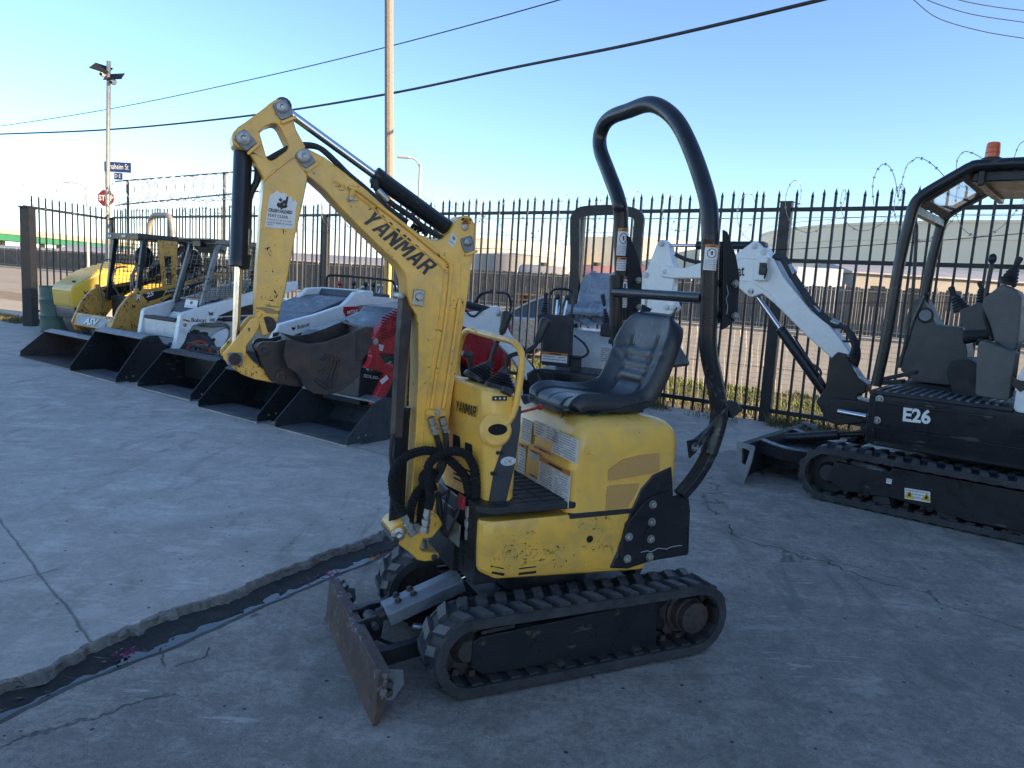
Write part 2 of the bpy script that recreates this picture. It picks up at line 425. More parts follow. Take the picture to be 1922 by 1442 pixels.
# yard concrete
def line_mask(T, pos, p0, p1, w, wob=.02):
    """1 on the line through two ground points"""
    p0 = V(p0[:2]); p1 = V(p1[:2]); d = (p1 - p0).normalized(); n = V((-d.y, d.x))
    dt = T.n('ShaderNodeVectorMath', operation='DOT_PRODUCT'); T.l(pos, dt.inputs[0]); dt.inputs[1].default_value = (n.x, n.y, 0)
    nz = noi(T, pos, 2.0, 5, .7)
    a = math_(T, 'ADD', dt.outputs['Value'], math_(T, 'MULTIPLY', math_(T, 'SUBTRACT', nz, .5), wob))
    a = math_(T, 'ABSOLUTE', math_(T, 'SUBTRACT', a, n.dot(p0)))
    return math_(T, 'SUBTRACT', 1.0, math_(T, 'DIVIDE', a, w), True)
def seg_limit(T, pos, mask, p0, p1):
    p0 = V(p0[:2]); p1 = V(p1[:2]); d = (p1 - p0).normalized()
    dt = T.n('ShaderNodeVectorMath', operation='DOT_PRODUCT'); T.l(pos, dt.inputs[0]); dt.inputs[1].default_value = (d.x, d.y, 0)
    a = math_(T, 'GREATER_THAN', dt.outputs['Value'], d.dot(p0)); b = math_(T, 'LESS_THAN', dt.outputs['Value'], d.dot(p1))
    return math_(T, 'MULTIPLY', mask, math_(T, 'MULTIPLY', a, b))
def concrete(name, base, joints, rough_scale, crack_amt, blotch=.35, bd=.006, cs=.42, grain=.5):
    m, nt, P = nodes(name); T = NT(nt)
    pos = coordn(T, world=True)
    big = noi(T, pos, .55, 4, .55); med = noi(T, pos, 3.2, 7, .65, .5); fine = noi(T, pos, 38, 10, .85); vfine = noi(T, pos, 150, 5, .85)
    c = ramp(T, big, [(.3, tuple(x * .80 for x in base) + (1,)), (.7, tuple(x * 1.14 for x in base) + (1,))])
    blot = noi(T, pos, 1.6, 9, .68, .8)
    c = mix(T, ramp(T, blot, [(.44, g1(0)), (.60, g1(blotch))]), c, tuple(x * .5 for x in base))
    c = mix(T, ramp(T, med, [(.40, g1(0)), (.62, g1(.34))]), c, tuple(x * .55 for x in base))
    c = mix(T, ramp(T, noi(T, pos, 7, 8, .7, 1.0), [(.54, g1(0)), (.72, g1(.42))]), c, tuple(min(x * 1.5, 1) for x in base))
    c = mix(T, ramp(T, fine, [(.40, g1(grain)), (.52, g1(0))]), c, tuple(x * .38 for x in base))
    c = mix(T, ramp(T, vfine, [(.52, g1(0)), (.62, g1(grain * .7))]), c, tuple(min(x * 1.6, 1) for x in base))
    pt = noi(T, pos, 7.5, 12, .80, .4)
    c = mix(T, ramp(T, pt, [(.485, g1(0)), (.545, g1(grain * .62))]), c, tuple(x * .52 for x in base))
    pt2 = noi(T, coordn(T, (1, 2.2, 1), world=True, rot=(0, 0, .5)), 2.3, 12, .74, .3)
    c = mix(T, ramp(T, pt2, [(.54, g1(0)), (.60, g1(.30))]), c, tuple(min(1, x * 1.45) for x in base))
    # white paint flecks and scuffs
    sc = noi(T, coordn(T, (1.3, 9, 1), world=True, rot=(0, 0, .7)), 3.3, 6, .6, .6)
    sc2 = noi(T, pos, 1.1, 3)
    f = ramp(T, math_(T, 'MULTIPLY', sc, sc2), [(.375, g1(0)), (.41, g1(.55))])
    c = mix(T, f, c, (.70, .66, .60))
    vo = T.n('ShaderNodeTexVoronoi'); vo.inputs['Scale'].default_value = 22; T.l(pos, vo.inputs['Vector'])
    sp = math_(T, 'LESS_THAN', vo.outputs['Distance'], .10); T2 = math_(T, 'GREATER_THAN', noi(T, pos, 16, 2), .57)
    c = mix(T, math_(T, 'MULTIPLY', math_(T, 'MULTIPLY', sp, T2), .75), c, (.55, .57, .58))
    vd = T.n('ShaderNodeTexVoronoi'); vd.inputs['Scale'].default_value = 9; T.l(pos, vd.inputs['Vector'])
    sp = math_(T, 'LESS_THAN', vd.outputs['Distance'], .07)
    c = mix(T, math_(T, 'MULTIPLY', sp, .8), c, (.02, .02, .02))
    # dark tyre smears and oil
    tm = noi(T, coordn(T, (2.6, .55, 1), world=True, rot=(0, 0, -.5)), 1.25, 6, .62, 1.6)
    c = mix(T, ramp(T, tm, [(.56, g1(0)), (.70, g1(.62))]), c, tuple(x * .38 for x in base))
    # cracks
    wp = T.n('ShaderNodeVectorMath', operation='ADD'); nv = T.n('ShaderNodeTexNoise'); nv.inputs['Scale'].default_value = 1.6; nv.inputs['Detail'].default_value = 7; T.l(pos, nv.inputs['Vector'])
    sv = T.n('ShaderNodeVectorMath', operation='SCALE'); T.l(nv.outputs['Color'], sv.inputs[0]); sv.inputs['Scale'].default_value = 1.1
    T.l(pos, wp.inputs[0]); T.l(sv.outputs[0], wp.inputs[1])
    vc = T.n('ShaderNodeTexVoronoi', feature='DISTANCE_TO_EDGE'); vc.inputs['Scale'].default_value = cs; T.l(wp.outputs[0], vc.inputs['Vector'])
    ck = ramp(T, vc.outputs['Distance'], [(.0, g1(1)), (.0028, g1(0))])
    ckm = math_(T, 'MULTIPLY', ck, math_(T, 'GREATER_THAN', noi(T, pos, .8, 2), 1 - crack_amt))
    for (p0, p1, w, wob, lim) in joints:
        k = line_mask(T, pos, p0, p1, w, wob)
        if lim: k = seg_limit(T, pos, k, p0, p1)
        ckm = math_(T, 'MAXIMUM', ckm, k)
    ckm = math_(T, 'MINIMUM', ckm, 1.0)
    c = mix(T, math_(T, 'MULTIPLY', ckm, .62), c, (.018, .017, .016))
    T.l(c, P.inputs['Base Color'])
    T.l(ramp(T, med, [(.3, g1(.62)), (.7, g1(.9))]), P.inputs['Roughness'])
    P.inputs['Specular IOR Level'].default_value = .35
    h = math_(T, 'ADD', math_(T, 'MULTIPLY', fine, 1.0), math_(T, 'MULTIPLY', noi(T, pos, rough_scale, 6, .7), 1.0))
    h = math_(T, 'SUBTRACT', h, math_(T, 'MULTIPLY', ckm, 1.2))
    b = T.n('ShaderNodeBump'); b.inputs['Strength'].default_value = .9; b.inputs['Distance'].default_value = bd; T.l(h, b.inputs['Height']); T.l(b.outputs[0], P.inputs['Normal'])
    return m
JL = [(gnd(0, 660), gnd(290, 738), .012, .01, 0), (gnd(0, 977), gnd(175, 1206), .010, .06, 0), (gnd(0, 1092), gnd(110, 1068), .008, .05, 1)]
M['slab'] = concrete('grey_yard_concrete', (.57, .495, .425), JL, 9, .30, .34, .006, .3, .42)
JR = [(gnd(0, 1405), gnd(330, 1300), .010, .30, 1), (gnd(1300, 980), gnd(1700, 1090), .005, .12, 1)]
M['slab2'] = concrete('dark_rough_concrete', (.47, .415, .36), JR, 7, .5, .60, .016, .36, .8)
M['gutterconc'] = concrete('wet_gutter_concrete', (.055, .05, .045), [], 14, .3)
M['lip'] = concrete('broken_slab_edge', (.50, .44, .375), [], 26, .9, .6, .03, 3, .7)
def ground_mat(name, a, b, c3, scale, bump):
    m, nt, P = nodes(name); T = NT(nt); pos = coordn(T, world=True)
    c = ramp(T, noi(T, pos, scale, 8, .7), [(.35, a + (1,)), (.6, b + (1,)), (.8, c3 + (1,))])
    c = mix(T, ramp(T, noi(T, pos, scale * 30, 4, .7), [(.4, g1(.4)), (.6, g1(0))]), c, tuple(x * .5 for x in a))
    T.l(c, P.inputs['Base Color']); P.inputs['Roughness'].default_value = .9; P.inputs['Specular IOR Level'].default_value = .2
    bb = T.n('ShaderNodeBump'); bb.inputs['Distance'].default_value = bump; T.l(noi(T, pos, scale * 25, 6, .7), bb.inputs['Height']); T.l(bb.outputs[0], P.inputs['Normal'])
    return m
M['dirt'] = ground_mat('dry_dirt', (.28, .22, .14), (.38, .30, .20), (.44, .35, .24), .8, .02)
M['street'] = ground_mat('sunlit_asphalt', (.38, .325, .235), (.45, .39, .29), (.50, .44, .33), .35, .004)
M['pavement'] = ground_mat('pale_pavement', (.46, .39, .29), (.54, .46, .34), (.60, .51, .39), .5, .004)
M['turf'] = ground_mat('patchy_turf', (.14, .14, .045), (.24, .21, .07), (.36, .28, .15), 1.6, .03)
M['land'] = ground_mat('far_land', (.17, .15, .12), (.22, .19, .15), (.26, .22, .17), .02, .0)
# ------------------------------------------------------------------ the yellow mini excavator
K = Frame((.160, 2.966, 0), (-.904, -.427))
EX = thing('mini_excavator', 'yellow mini excavator with black roll bar, worn paint and raised boom, alone in the foreground', 'excavator', K.o, K.rz)
def oval(cs, r0s, n=14):
    """outline round two circles (front, rear) of different radii"""
    (x0, z0), (x1, z1) = cs; r0, r1 = r0s; out = []
    for k in range(n + 1):
        a = pi / 2 - pi * k / n
        out.append((x0 + r0 * cos(a), z0 + r0 * sin(a)))
    for k in range(n + 1):
        a = -pi / 2 - pi * k / n
        out.append((x1 + r1 * cos(a), z1 + r1 * sin(a)))
    return out
def path_points(poly, pitch):
    P = [V(p) for p in poly]; N = len(P); L = [(P[(i + 1) % N] - P[i]).length for i in range(N)]
    tot = sum(L); n = max(6, round(tot / pitch)); out = []; i = 0; acc = 0
    for k in range(n):
        d = tot * k / n
        while acc + L[i] < d: acc += L[i]; i += 1
        t = (d - acc) / L[i]; p = P[i].lerp(P[(i + 1) % N], t); tg = (P[(i + 1) % N] - P[i]).normalized()
        out.append((p, tg))
    return out
def rubber_track(parent, cs, rs, y0, y1, thick, pitch, lug, lugh, lab=None):
    """belt with two staggered rows of lugs, a raised rim on each edge and steel guide teeth inside"""
    mb = MB(); outer = oval(cs, rs, 18); inner = oval(cs, [r - thick for r in rs], 18)
    mb.prism(outer, y0, y1, [inner])
    rimo = oval(cs, [r + .004 for r in rs], 18); rimi = oval(cs, [r - thick - .007 for r in rs], 18)
    mb.prism(rimo, y0 - .002, y0 + .012, [rimi]); mb.prism(rimo, y1 - .012, y1 + .002, [rimi])
    W = y1 - y0; rnd = random.Random(3)
    for row in (0, 1):
        pts = path_points(outer, pitch)
        pts2 = path_points(outer, pitch / 2)
        for k in range(len(pts)):
            p, tg = pts2[(2 * k + row) % len(pts2)]
            nr = V((-tg.y, tg.x))
            # outline runs clockwise: outward normal is to its left
            if nr.dot(p - V(((cs[0][0] + cs[1][0]) / 2, cs[0][1]))) < 0: nr = -nr
            a, b = (y0 + .004, y0 + W * .47) if row == 0 else (y0 + W * .53, y1 - .004)
            sk = .012 * (1 if row == 0 else -1)
            lg = lug * rnd.uniform(.92, 1.06); vs = []
            for (hh, sc) in ((-.002, 1.0), (lugh, .74)):
                for (yy, of) in ((a, -sk), (b, sk)):
                    yy2 = yy if hh < 0 else (yy + (.006 if yy == a else -.006))
                    for sgn in (-1, 1):
                        q = p + tg * (sgn * lg / 2 * sc + of) + nr * hh
                        vs.append((q.x, yy2, q.y))
            mb.add(vs, [(0, 1, 3, 2), (0, 4, 5, 1), (2, 3, 7, 6), (0, 2, 6, 4), (1, 5, 7, 3)]); mb.add(vs, [(4, 6, 7, 5)], 1)
    tr = mb.build('rubber_track', [M['rubber'], M['lugtop']], parent, ang=25)
    g = MB()
    for p, tg in path_points(inner, pitch):
        nr = V((-tg.y, tg.x))
        if nr.dot(p - V(((cs[0][0] + cs[1][0]) / 2, cs[0][1]))) > 0: nr = -nr
        R = Matrix(((tg.x, 0, nr.x), (0, 1, 0), (tg.y, 0, nr.y)))
        c = p + nr * (thick * .25); g.box((c.x, (y0 + y1) / 2, c.y), (pitch * .55, W * .86, thick * .6), R)
        for yy in (.40, .60):
            c = p + nr * (thick * .9); g.box((c.x, y0 + W * yy, c.y), (pitch * .3, .014, thick * 1.1), R)
    g.build('track_guide_teeth', M['rust'], tr)
    return tr
CS = [(.44, .155), (-.525, .155)]
for sd in (1, -1):
    y0, y1 = (.205, .385) if sd > 0 else (-.385, -.205)
    rubber_track(EX, CS, [.138, .138], y0, y1, .024, .076, .050, .015)
    yo = .335 * sd; yi = .235 * sd; ya, yb = min(yo, yi), max(yo, yi)
    fr = K.TT([(887, 1207), (902, 1196), (1158, 1143), (1162, 1138), (1233, 1126), (1233, 1212), (1150, 1228), (908, 1268), (884, 1255)], .335)
    m = MB(); m.prism(fr, ya, yb); m.bx(-.52, -.30, min(.225 * sd, .285 * sd), max(.225 * sd, .285 * sd), .085, .225)
    tf = m.build('track_frame', M['black'], EX, bevel=.005)
    m = MB()
    for px, py in ((905, 1206), (1158, 1150), (1000, 1190), (1090, 1178)):
        u, z = K.T(px, py, .335); m.hexbolt((u, yo, z), (0, sd, 0), .011, .008)
    u, z = K.T(920, 1190, .335); m.bar((u + .03, yo * .96, z + .004), (u - .1, yo * .96, z + .012), .012)
    m.bar((-.25, yo * .96, .232), (-.33, yo * .96, .236), .012)
    m.build('bolt', M['rust'], tf)
    m = MB(); m.lathe((.44, yi, .155), (0, sd, 0), [(0, .03), (.005, .108), (.03, .112), (.035, .112), (.055, .108), (.06, .06), (.075, .05), (.085, .045), (.095, .04)], 28)
    for k in range(6):
        a = k * pi / 3; m.cyl((.44 + .08 * cos(a), yi + sd * .055, .155 + .08 * sin(a)), (.44 + .08 * cos(a), yi + sd * .062, .155 + .08 * sin(a)), .018, 10)
    m.build('front_idler', M['rust'], EX)
    sp = []
    for k in range(28):
        a = 2 * pi * k / 28; r = .122 if k % 4 in (0, 1) else .100
        sp.append((-.525 + r * cos(a), .155 + r * sin(a)))
    m = MB(); m.prism(sp, min(.255 * sd, .29 * sd), max(.255 * sd, .29 * sd)); so = m.build('drive_sprocket', M['rust'], EX, bevel=.002)
    m = MB(); m.lathe((-.525, .25 * sd, .155), (0, sd, 0), [(0, .09), (.05, .09), (.055, .075), (.085, .072), (.09, .066), (.118, .064), (.122, .055)], 28)
    for k in range(3):
        a = k * 2.1 + .5; m.hexbolt((-.525 + .045 * cos(a), .372 * sd, .155 + .045 * sin(a)), (0, sd, 0), .006, .005)
    m.build('travel_motor', M['rust'], so)
    for u in (.075, -.267):
        m = MB(); m.lathe((u, .225 * sd, .050), (0, sd, 0), [(0, .03), (.004, .046), (.03, .046), (.034, .032), (.075, .032), (.079, .046), (.105, .046), (.11, .02), (.128, .018)], 18)
        m.build('track_roller', M['rust'], EX)
# carriage between the tracks
m = MB(); m.bx(-.38, .30, -.16, .16, .10, .24); m.bx(-.3, .2, -.24, .24, .13, .2); m.cyl((0, 0, .24), (0, 0, .33), .19, 32)
m.build('carriage', M['black'], EX, bevel=.008)
m = MB(); m.cyl((0, 0, .33), (0, 0, .41), .23, 40); m.cyl((0, 0, .345), (0, 0, .365), .245, 40); m.build('slewing_ring', M['black'], EX, bevel=.003)
# dozer blade with its arms and guarded cylinder
bl = MB(); W0, W1 = -.385, .42
prof = [(.756, .180), (.786, .180), (.792, .14), (.794, .08), (.796, .04), (.804, .004), (.792, .0), (.780, .010), (.766, .05), (.758, .10)]
bl.prism(prof, W0, W1)
bl.bx(.748, .790, W0 - .001, W1 + .001, .165, .183)
BL = bl.build('dozer_blade', M['blade'], EX, bevel=.003)
m = MB(); m.prism([(.770, .165), (.69, .150), (.685, .10), (.72, .05), (.772, .05)], .36, .368); m.prism([(.770, .165), (.69, .150), (.685, .10), (.72, .05), (.772, .05)], -.338, -.33)
m.build('gusset', M['dullsteel'], BL, bevel=.002)
m = MB()
for p in ((.75, .40, .13), (.75, .40, .10)): m.hexbolt(p, (0, 1, .3), .012, .02)
m.build('bolt', M['rust'], BL)
for sd in (1, -1):
    m = MB(); m.tube([(.10, .15 * sd, .17), (.45, .17 * sd, .135), (.765, .19 * sd, .105)], .032, 4, square=True, aspect=.5); m.build('blade_arm', M['black'], EX, bevel=.004)
m = MB(); m.prism([(.768, .19), (.70, .205), (.675, .175), (.68, .12), (.768, .07)], .045, .057); m.prism([(.768, .19), (.70, .205), (.675, .175), (.68, .12), (.768, .07)], -.057, -.045)
m.tube([(.765, -.33, .17), (.735, -.33, .19), (.735, -.27, .19), (.765, -.27, .17)], .006, 6)
m.bx(.73, .765, -.26, -.20, .14, .17); m.build('cylinder_bracket', M['black'], BL, bevel=.002)
a = K.P(862, 1086, 0.02); b = K.P(722, 1150, 0.02); ax = (b - a).normalized(); up = ax.cross(V((0, 1, 0))); up = -up if up.z < 0 else up
m = MB(); sec = [(-.052, -.035), (-.052, .012), (-.026, .036), (.026, .036), (.052, .012), (.052, -.035)]
m.loft([[p + V((0, 1, 0)) * y + up * z for y, z in sec] for p in (a, b)])
G = m.build('cylinder_guard', M['dullsteel'], EX, bevel=.003)
m = MB()
for t, y in ((.62, -.018), (.80, -.018), (.62, .03), (.82, .03)):
    q = a.lerp(b, t) + V((0, y, 0)) + up * .036; m.hexbolt(q, up, .011, .010)
m.build('bolt', M['rust'], G)
m = MB(); m.cyl(a - ax * .11, a, .014, 14); m.build('cylinder_rod', M['chrome'], EX)
m = MB(); m.cyl(a, b + ax * .03, .026, 16); q = b + ax * .055; m.cyl(q + V((0, -.03, 0)), q + V((0, .03, 0)), .026, 16); m.bar(b, q, .03); m.cyl(q + V((0, -.065, -.0)), q + V((0, .075, 0)), .014, 12)
q = a - ax * .12; m.cyl(q + V((0, -.035, 0)), q + V((0, .035, 0)), .034, 18); m.cyl(q + V((0, -.05, -.02)), q + V((0, .05, -.02)), .02, 12); m.build('blade_cylinder', M['matte'], EX, bevel=.002)
m = MB(); m.tube(smooth_path([(.76, -.05, .16), (.70, .03, .11), (.60, .12, .10), (.45, .15, .13), (.3, .13, .2), (.22, .1, .27)]), .0065, 8)
m.tube(smooth_path([(.55, .06, .14), (.46, .10, .13), (.34, .10, .16), (.22, .06, .22)]), .012, 8); m.build('blade_hose', M['hose'], EX)
m = MB(); m.cyl((.56, .055, .14), (.49, .085, .132), .014, 10); m.build('hose_fitting', M['zinc'], EX)
# ---- upper body
side = K.TT([(893, 966), (1169, 970), (1141, 1068), (1127, 1075), (1042, 1087), (958, 1094), (928, 1086), (912, 1066), (897, 1034)], .33)
side = fillet(side, [.02, .01, .03, .02, .02, .04, .06, .04, .02])
plan = fillet([(-.30, .33), (.375, .33), (.418, .305), (.412, .27), (.34, .25), (.34, -.25), (.412, -.27), (.418, -.305), (.375, -.33), (-.30, -.33)], .035)
m = MB()
# skirt: loft of plan rings that shrink towards the bottom
rings = []
zt = .622
for (z, ins, cut) in ((zt, .004, 0), (zt - .012, 0, 0), (.52, 0, 0), (.49, .004, 0), (.455, .0, 0), (.395, .003, .0), (.376, .010, 0), (.364, .028, 0), (.358, .06, 0)):
    r = []
    for (x, y) in plan:
        s = 1 if y > 0 else -1
        yy = y - s * ins if abs(y) > .15 else y
        xx = x - ins * 1.4 if x > .3 else x
        r.append((xx, yy, z + (max(0, x - .28) * .42 if z < .47 else 0)))
    rings.append(r)
m.loft(rings)
SK = m.build('side_cover', M['yellow'], EX, bevel=.006, seg=3)
m = MB()
for (a, b, c, d) in (((922, 1063), (946, 1068), .011, 0), ((924, 1075), (947, 1079), .011, 0), ((975, 1068), (1007, 1064), .011, 0), ((975, 1078), (1007, 1074), .011, 0)):
    for yy in (.3285,):
        p = K.P(*a, .33); q = K.P(*b, .33)
        zz = (p.z + q.z) / 2; ins = .003
        p.y = q.y = .331 - ins * 1.2
        m.tube([p - V((0, .006, 0)), q - V((0, .006, 0))], .0075, 8)
for k in range(4):
    p = V((.43 + .012, .24 - .0, .50 - k * .02)); m.bar(p, p + V((.012, .055, .0)) * -1 + V((0, 0, .012)), .008)
u, z = K.T(1107, 1012, .33); m.cyl((u, .324, z), (u, .3312, z), .014, 18)
m.build('air_slot', M['shade_scuff'], SK)
m = MB(); m.tube([K.P(x, y, .3275 if y < 1070 else .322) for x, y in ((932, 1048), (1000, 1051), (1048, 1046), (1066, 1048))], .0030, 6); m.build('pressed_rib', M['yellow'], SK)
# front plate of the frame behind the hoses
m = MB(); m.bx(.30, .412, -.20, .268, .37, .645); m.bx(.30, .43, -.185, .10, .36, .60)
FP = m.build('front_frame', M['black'], EX, bevel=.006)
m = MB(); q = K.U(852, 996, .43); m.box((.432, q.y, q.z), (.004, .13, .085)); NP = m.build('name_plate', M['zinc'], FP)
m = MB(); m.tube(smooth_path([(.42, q.y + .06, .66), (.455, q.y + .055, .57), (.46, q.y + .02, .525), (.458, q.y - .03, .53), (.445, q.y - .06, .59), (.43, q.y - .07, .66)]), .006, 8); m.build('plate_cable', M['hose'], FP)
# floor
m = MB(); m.prism(fillet([(.02, .329), (.365, .329), (.422, .295), (.425, .15), (.30, .10), (.27, -.315), (.02, -.315)], .03), .645, .672, plane='xy')
FL = m.build('floor_mat', M['matte'], EX, bevel=.006)
m = MB()
for k in range(9):
    y = .28 - k * .05; m.bx(.05, .36 if y > .1 else .25, y - .004, y + .004, .672, .6755)
for k in range(4): m.bx(.08 + .075 * k, .083 + .075 * k, -.2, .3, .672, .6762)
m.build('mat_ridge', M['boot'], FL)
# engine hood under the seat
def rounded_box_rings(x0, x1, y0, y1, r, zs):
    rings = []
    for z, ins, rx in zs:
        rings.append([(px, py, z) for px, py in fillet([(x0 + ins, y0 + ins), (x1 - ins - rx, y0 + ins), (x1 - ins - rx, y1 - ins), (x0 + ins, y1 - ins)], r, 5)])
    return rings
m = MB(); m.loft(rounded_box_rings(-.405, .078, -.33, .33, .045, [(.625, .0, 0), (.75, .0, .002), (.87, .002, .008), (.905, .006, .013), (.932, .018, .018), (.952, .038, .022), (.964, .07, .02), (.967, .10, .0)]))
HD = m.build('engine_hood', M['yellow2'], EX, ang=60)
m = MB(); m.prism(fillet(K.TT([(1141, 903), (1141, 883), (1168, 863), (1200, 855), (1237, 851), (1238, 886)], .331), .008), .322, .3335); m.build('mesh_vent', M['grille'], HD)
m = MB(); m.prism(fillet(K.TT([(1140, 912), (1201, 907), (1192, 928), (1177, 953), (1136, 958)], .331), .008), .322, .3335); m.build('mesh_vent', M['grille'], HD)
m = MB(); m.bx(-.398, .070, -.334, .334, .608, .628); m.build('hood_seal', M['matte'], HD, bevel=.004)
# decals on the hood's front face (x = .078)
def decal(parent, o, r, u, w, h, head=.0, lines=6, seed=0, split=0, headmat=1, pict=False, name='warning_decal', ink=2):
    """a thin printed sticker: white sheet, coloured heading, rows of print; o lower-left corner"""
    o = V(o); r = V(r).normalized(); u = V(u).normalized(); n = r.cross(u).normalized(); rn = random.Random(seed)
    mb = MB()
    def rect(x0, x1, y0, y1, k, mt):
        mb.quad(*[o + r * x + u * y + n * k for x, y in ((x0, y0), (x1, y0), (x1, y1), (x0, y1))], mt)
    rect(0, w, 0, h, .0012, 0)
    for (a, b) in (((0, 0), (w, 0)), ((w, 0), (w, h)), ((w, h), (0, h)), ((0, h), (0, 0))):
        p = o + r * a[0] + u * a[1]; q = o + r * b[0] + u * b[1]; mb.quad(p, q, q + n * .0012, p + n * .0012, 0)
    top = h
    if head: rect(0, w, h * (1 - head), h, .0016, headmat); top = h * (1 - head)
    if head:
        rect(w * .30, w * .75, h * (1 - head * .72), h * (1 - head * .3), .0019, 3)
    y0 = 0
    if pict:
        y0 = top * .45
        mb.add([o + r * (w * .5 + .28 * min(w, top) * cos(t * pi / 8)) + u * (top * .72 + .2 * min(w, top) * sin(t * pi / 8)) + n * .0017 for t in range(16)], [tuple(range(16))], 3)
        mb.add([o + r * (w * .5 + .2 * min(w, top) * cos(t * pi / 8)) + u * (top * .72 + .13 * min(w, top) * sin(t * pi / 8)) + n * .0019 for t in range(16)], [tuple(range(16))], 0)
        rect(w * .42, w * .58, top * .62, top * .82, .0022, 3)
        top = y0
    cols = 2 if split else 1
    for c in range(cols):
        xa = w * (.06 + c * .49) if split else w * .06; xb = w * (.46 + c * .49) if split else w * .94
        for k in range(lines):
            y = top * (1 - (k + .8) / (lines + .6)); x = xa
            while x < xb - w * .03:
                l = rn.uniform(.03, .14) * w; l = min(l, xb - x)
                if rn.random() < .9: rect(x, x + l, y, y + top / (lines + .6) * .40, .0016, ink)
                x += l + w * .018
    return mb.build(name, [M['decal'], M['orange'], M['greyink'], M['ink']], parent, recalc=False)
def decal_front(c_px, X, w, h, **k):
    p = K.U(*c_px, X); return decal(HD, (X, p.y, p.z), (0, 1, 0), (0, 0, 1), w, h, **k)
xx = .0792
for (tl, br, hd_, ln, sd_, sp_2) in (((981, 783), (996, 834), 0, 9, 1, 0), ((1004, 788), (1047, 836), .0, 5, 2, 1), ((1038, 806), (1083, 872), .0, 9, 4, 0), ((975, 830), (984, 897), .12, 9, 3, 0),
                                  ((995, 842), (1013, 868), .3, 4, 5, 0), ((1013, 856), (1067, 955), .13, 12, 6, 1), ((993, 886), (1008, 920), .2, 6, 7, 0), ((1002, 840), (1036, 850), .9, 0, 8, 0)):
    p, q = K.U(*tl, xx), K.U(*br, xx); decal(HD, (xx, p.y, q.z), (0, 1, 0), (0, 0, 1), q.y - p.y, p.z - q.z, head=hd_, lines=ln, seed=sd_, split=sp_2)
m = MB(); m.cyl((.075, -.145, .775), (.084, -.145, .775), .011, 14); m.build('hood_lock', M['zinc'], HD)
m = MB(); m.cyl((.075, -.155, .735), (.088, -.155, .735), .012, 12); m.tube([(.088, -.155, .735), (.096, -.15, .715), (.098, -.14, .69)], .007, 8); m.build('hood_latch', M['matte'], HD)
# rear cover, counterweight and bolted side plates
cov = K.TT([(1259, 873), (1222, 889), (1199, 916), (1177, 964), (1168, 1000), (1141, 1066), (1177, 1067), (1222, 1052), (1291, 1041), (1294, 960), (1262, 930)], .322)
m = MB(); m.prism(cov, -.3345, .3345); m.bx(-.44, -.2, -.3, .3, .40, .62)
RC = m.build('counterweight', M['black'], EX, bevel=.012, seg=3)
pl = fillet(K.TT([(1261, 921), (1222, 934), (1208, 944), (1177, 985), (1163, 1045), (1166, 1053), (1229, 1050), (1291, 1041), (1296, 960), (1293, 934), (1262, 931)], .345), .012)
for sd in (1, -1):
    m = MB(); m.prism(pl, min(.326 * sd, .345 * sd), max(.326 * sd, .345 * sd)); SP = m.build('roll_bar_plate', M['black'], RC, bevel=.003)
    m = MB()
    for x, y in ((1225, 947), (1223, 980), (1221, 1012), (1219, 1045), (1180, 1008), (1177, 1049)):
        u, z = K.T(x, y, .345); m.hexbolt((u, .345 * sd, z), (0, sd, 0), .0125, .011)
    m.build('bolt', M['zinc'], SP)
m = MB(); m.tube([K.P(x, y, .3462) for x, y in ((1203, 1037), (1215, 1034), (1222, 1036), (1236, 1029), (1250, 1031), (1262, 1026), (1280, 1024))], .0009, 4); m.build('paint_scratch', M['decal'], SP)
# roll bar
ro = MB()
near = [K.P(x, y, .335) for x, y in ((1276, 930), (1304, 897), (1330, 852), (1349, 788), (1347, 747), (1340, 710), (1332, 672), (1329, 640), (1330, 600), (1331, 560), (1332, 520))]
near2 = [K.P(x, y, .335) for x, y in ((1331, 590), (1332, 520), (1333, 460))]
hoop = [K.U(x, y, -.452) for x, y in ((1333, 440), (1330, 385), (1314, 326), (1292, 268), (1270, 228), (1244, 204), (1216, 196), (1180, 208), (1150, 219), (1134, 234), (1126, 256), (1127, 282), (1140, 318), (1156, 360), (1163, 385))]
farp = [K.P(x, y, -.31) for x, y in ((1165, 400), (1166, 450), (1167, 507), (1168, 560), (1170, 600))]
low = [V((p.x, -.31, p.z)) for p in reversed(near)]
up_ = near2 + hoop + farp
RB = MB(); RB.tube(smooth_path(up_, 6), .0335, 18)
RBo = RB.build('roll_bar_hoop', M['blackclean'], EX)
for P_, s_ in ((near, 1), (low, -1)):
    m = MB(); m.tube(smooth_path(P_[2:] if s_ > 0 else P_[:-2], 5), .034, 18); m.tube(smooth_path(P_[:5] if s_ > 0 else P_[-5:], 5), .030, 4, square=True, aspect=.55, up=(0, 1, 0)); m.build('roll_bar_post', M['blackclean'], EX, bevel=.004)
m = MB(); m.cyl((-.455, -.30, 1.435), (-.455, .32, 1.435), .021, 16); m.build('cross_tube', M['blackclean'], EX)
for sd, offs in ((1, 0), (-1, 0)):
    pts = K.TT([(1346, 432), (1353, 436), (1369, 480), (1376, 520), (1372, 597), (1350, 615), (1344, 618)], .335)
    y = .335 if sd > 0 else -.31
    m = MB(); m.prism(pts, y + .028, y + .038); m.prism(pts, y - .038, y - .028)
    hp = m.build('hinge_plate', M['black'], EX, bevel=.002)
    m = MB()
    for px in ((1364, 532), (1364, 592)):
        u, z = K.T(*px, .335); m.cyl((u, y - .05, z), (u, y + .052, z), .012, 12); m.hexbolt((u, y + .05, z), (0, 1, 0), .011, .008)
    m.build('hinge_pin', M['zinc'], hp)
    u, z = K.T(1360, 562, .335)
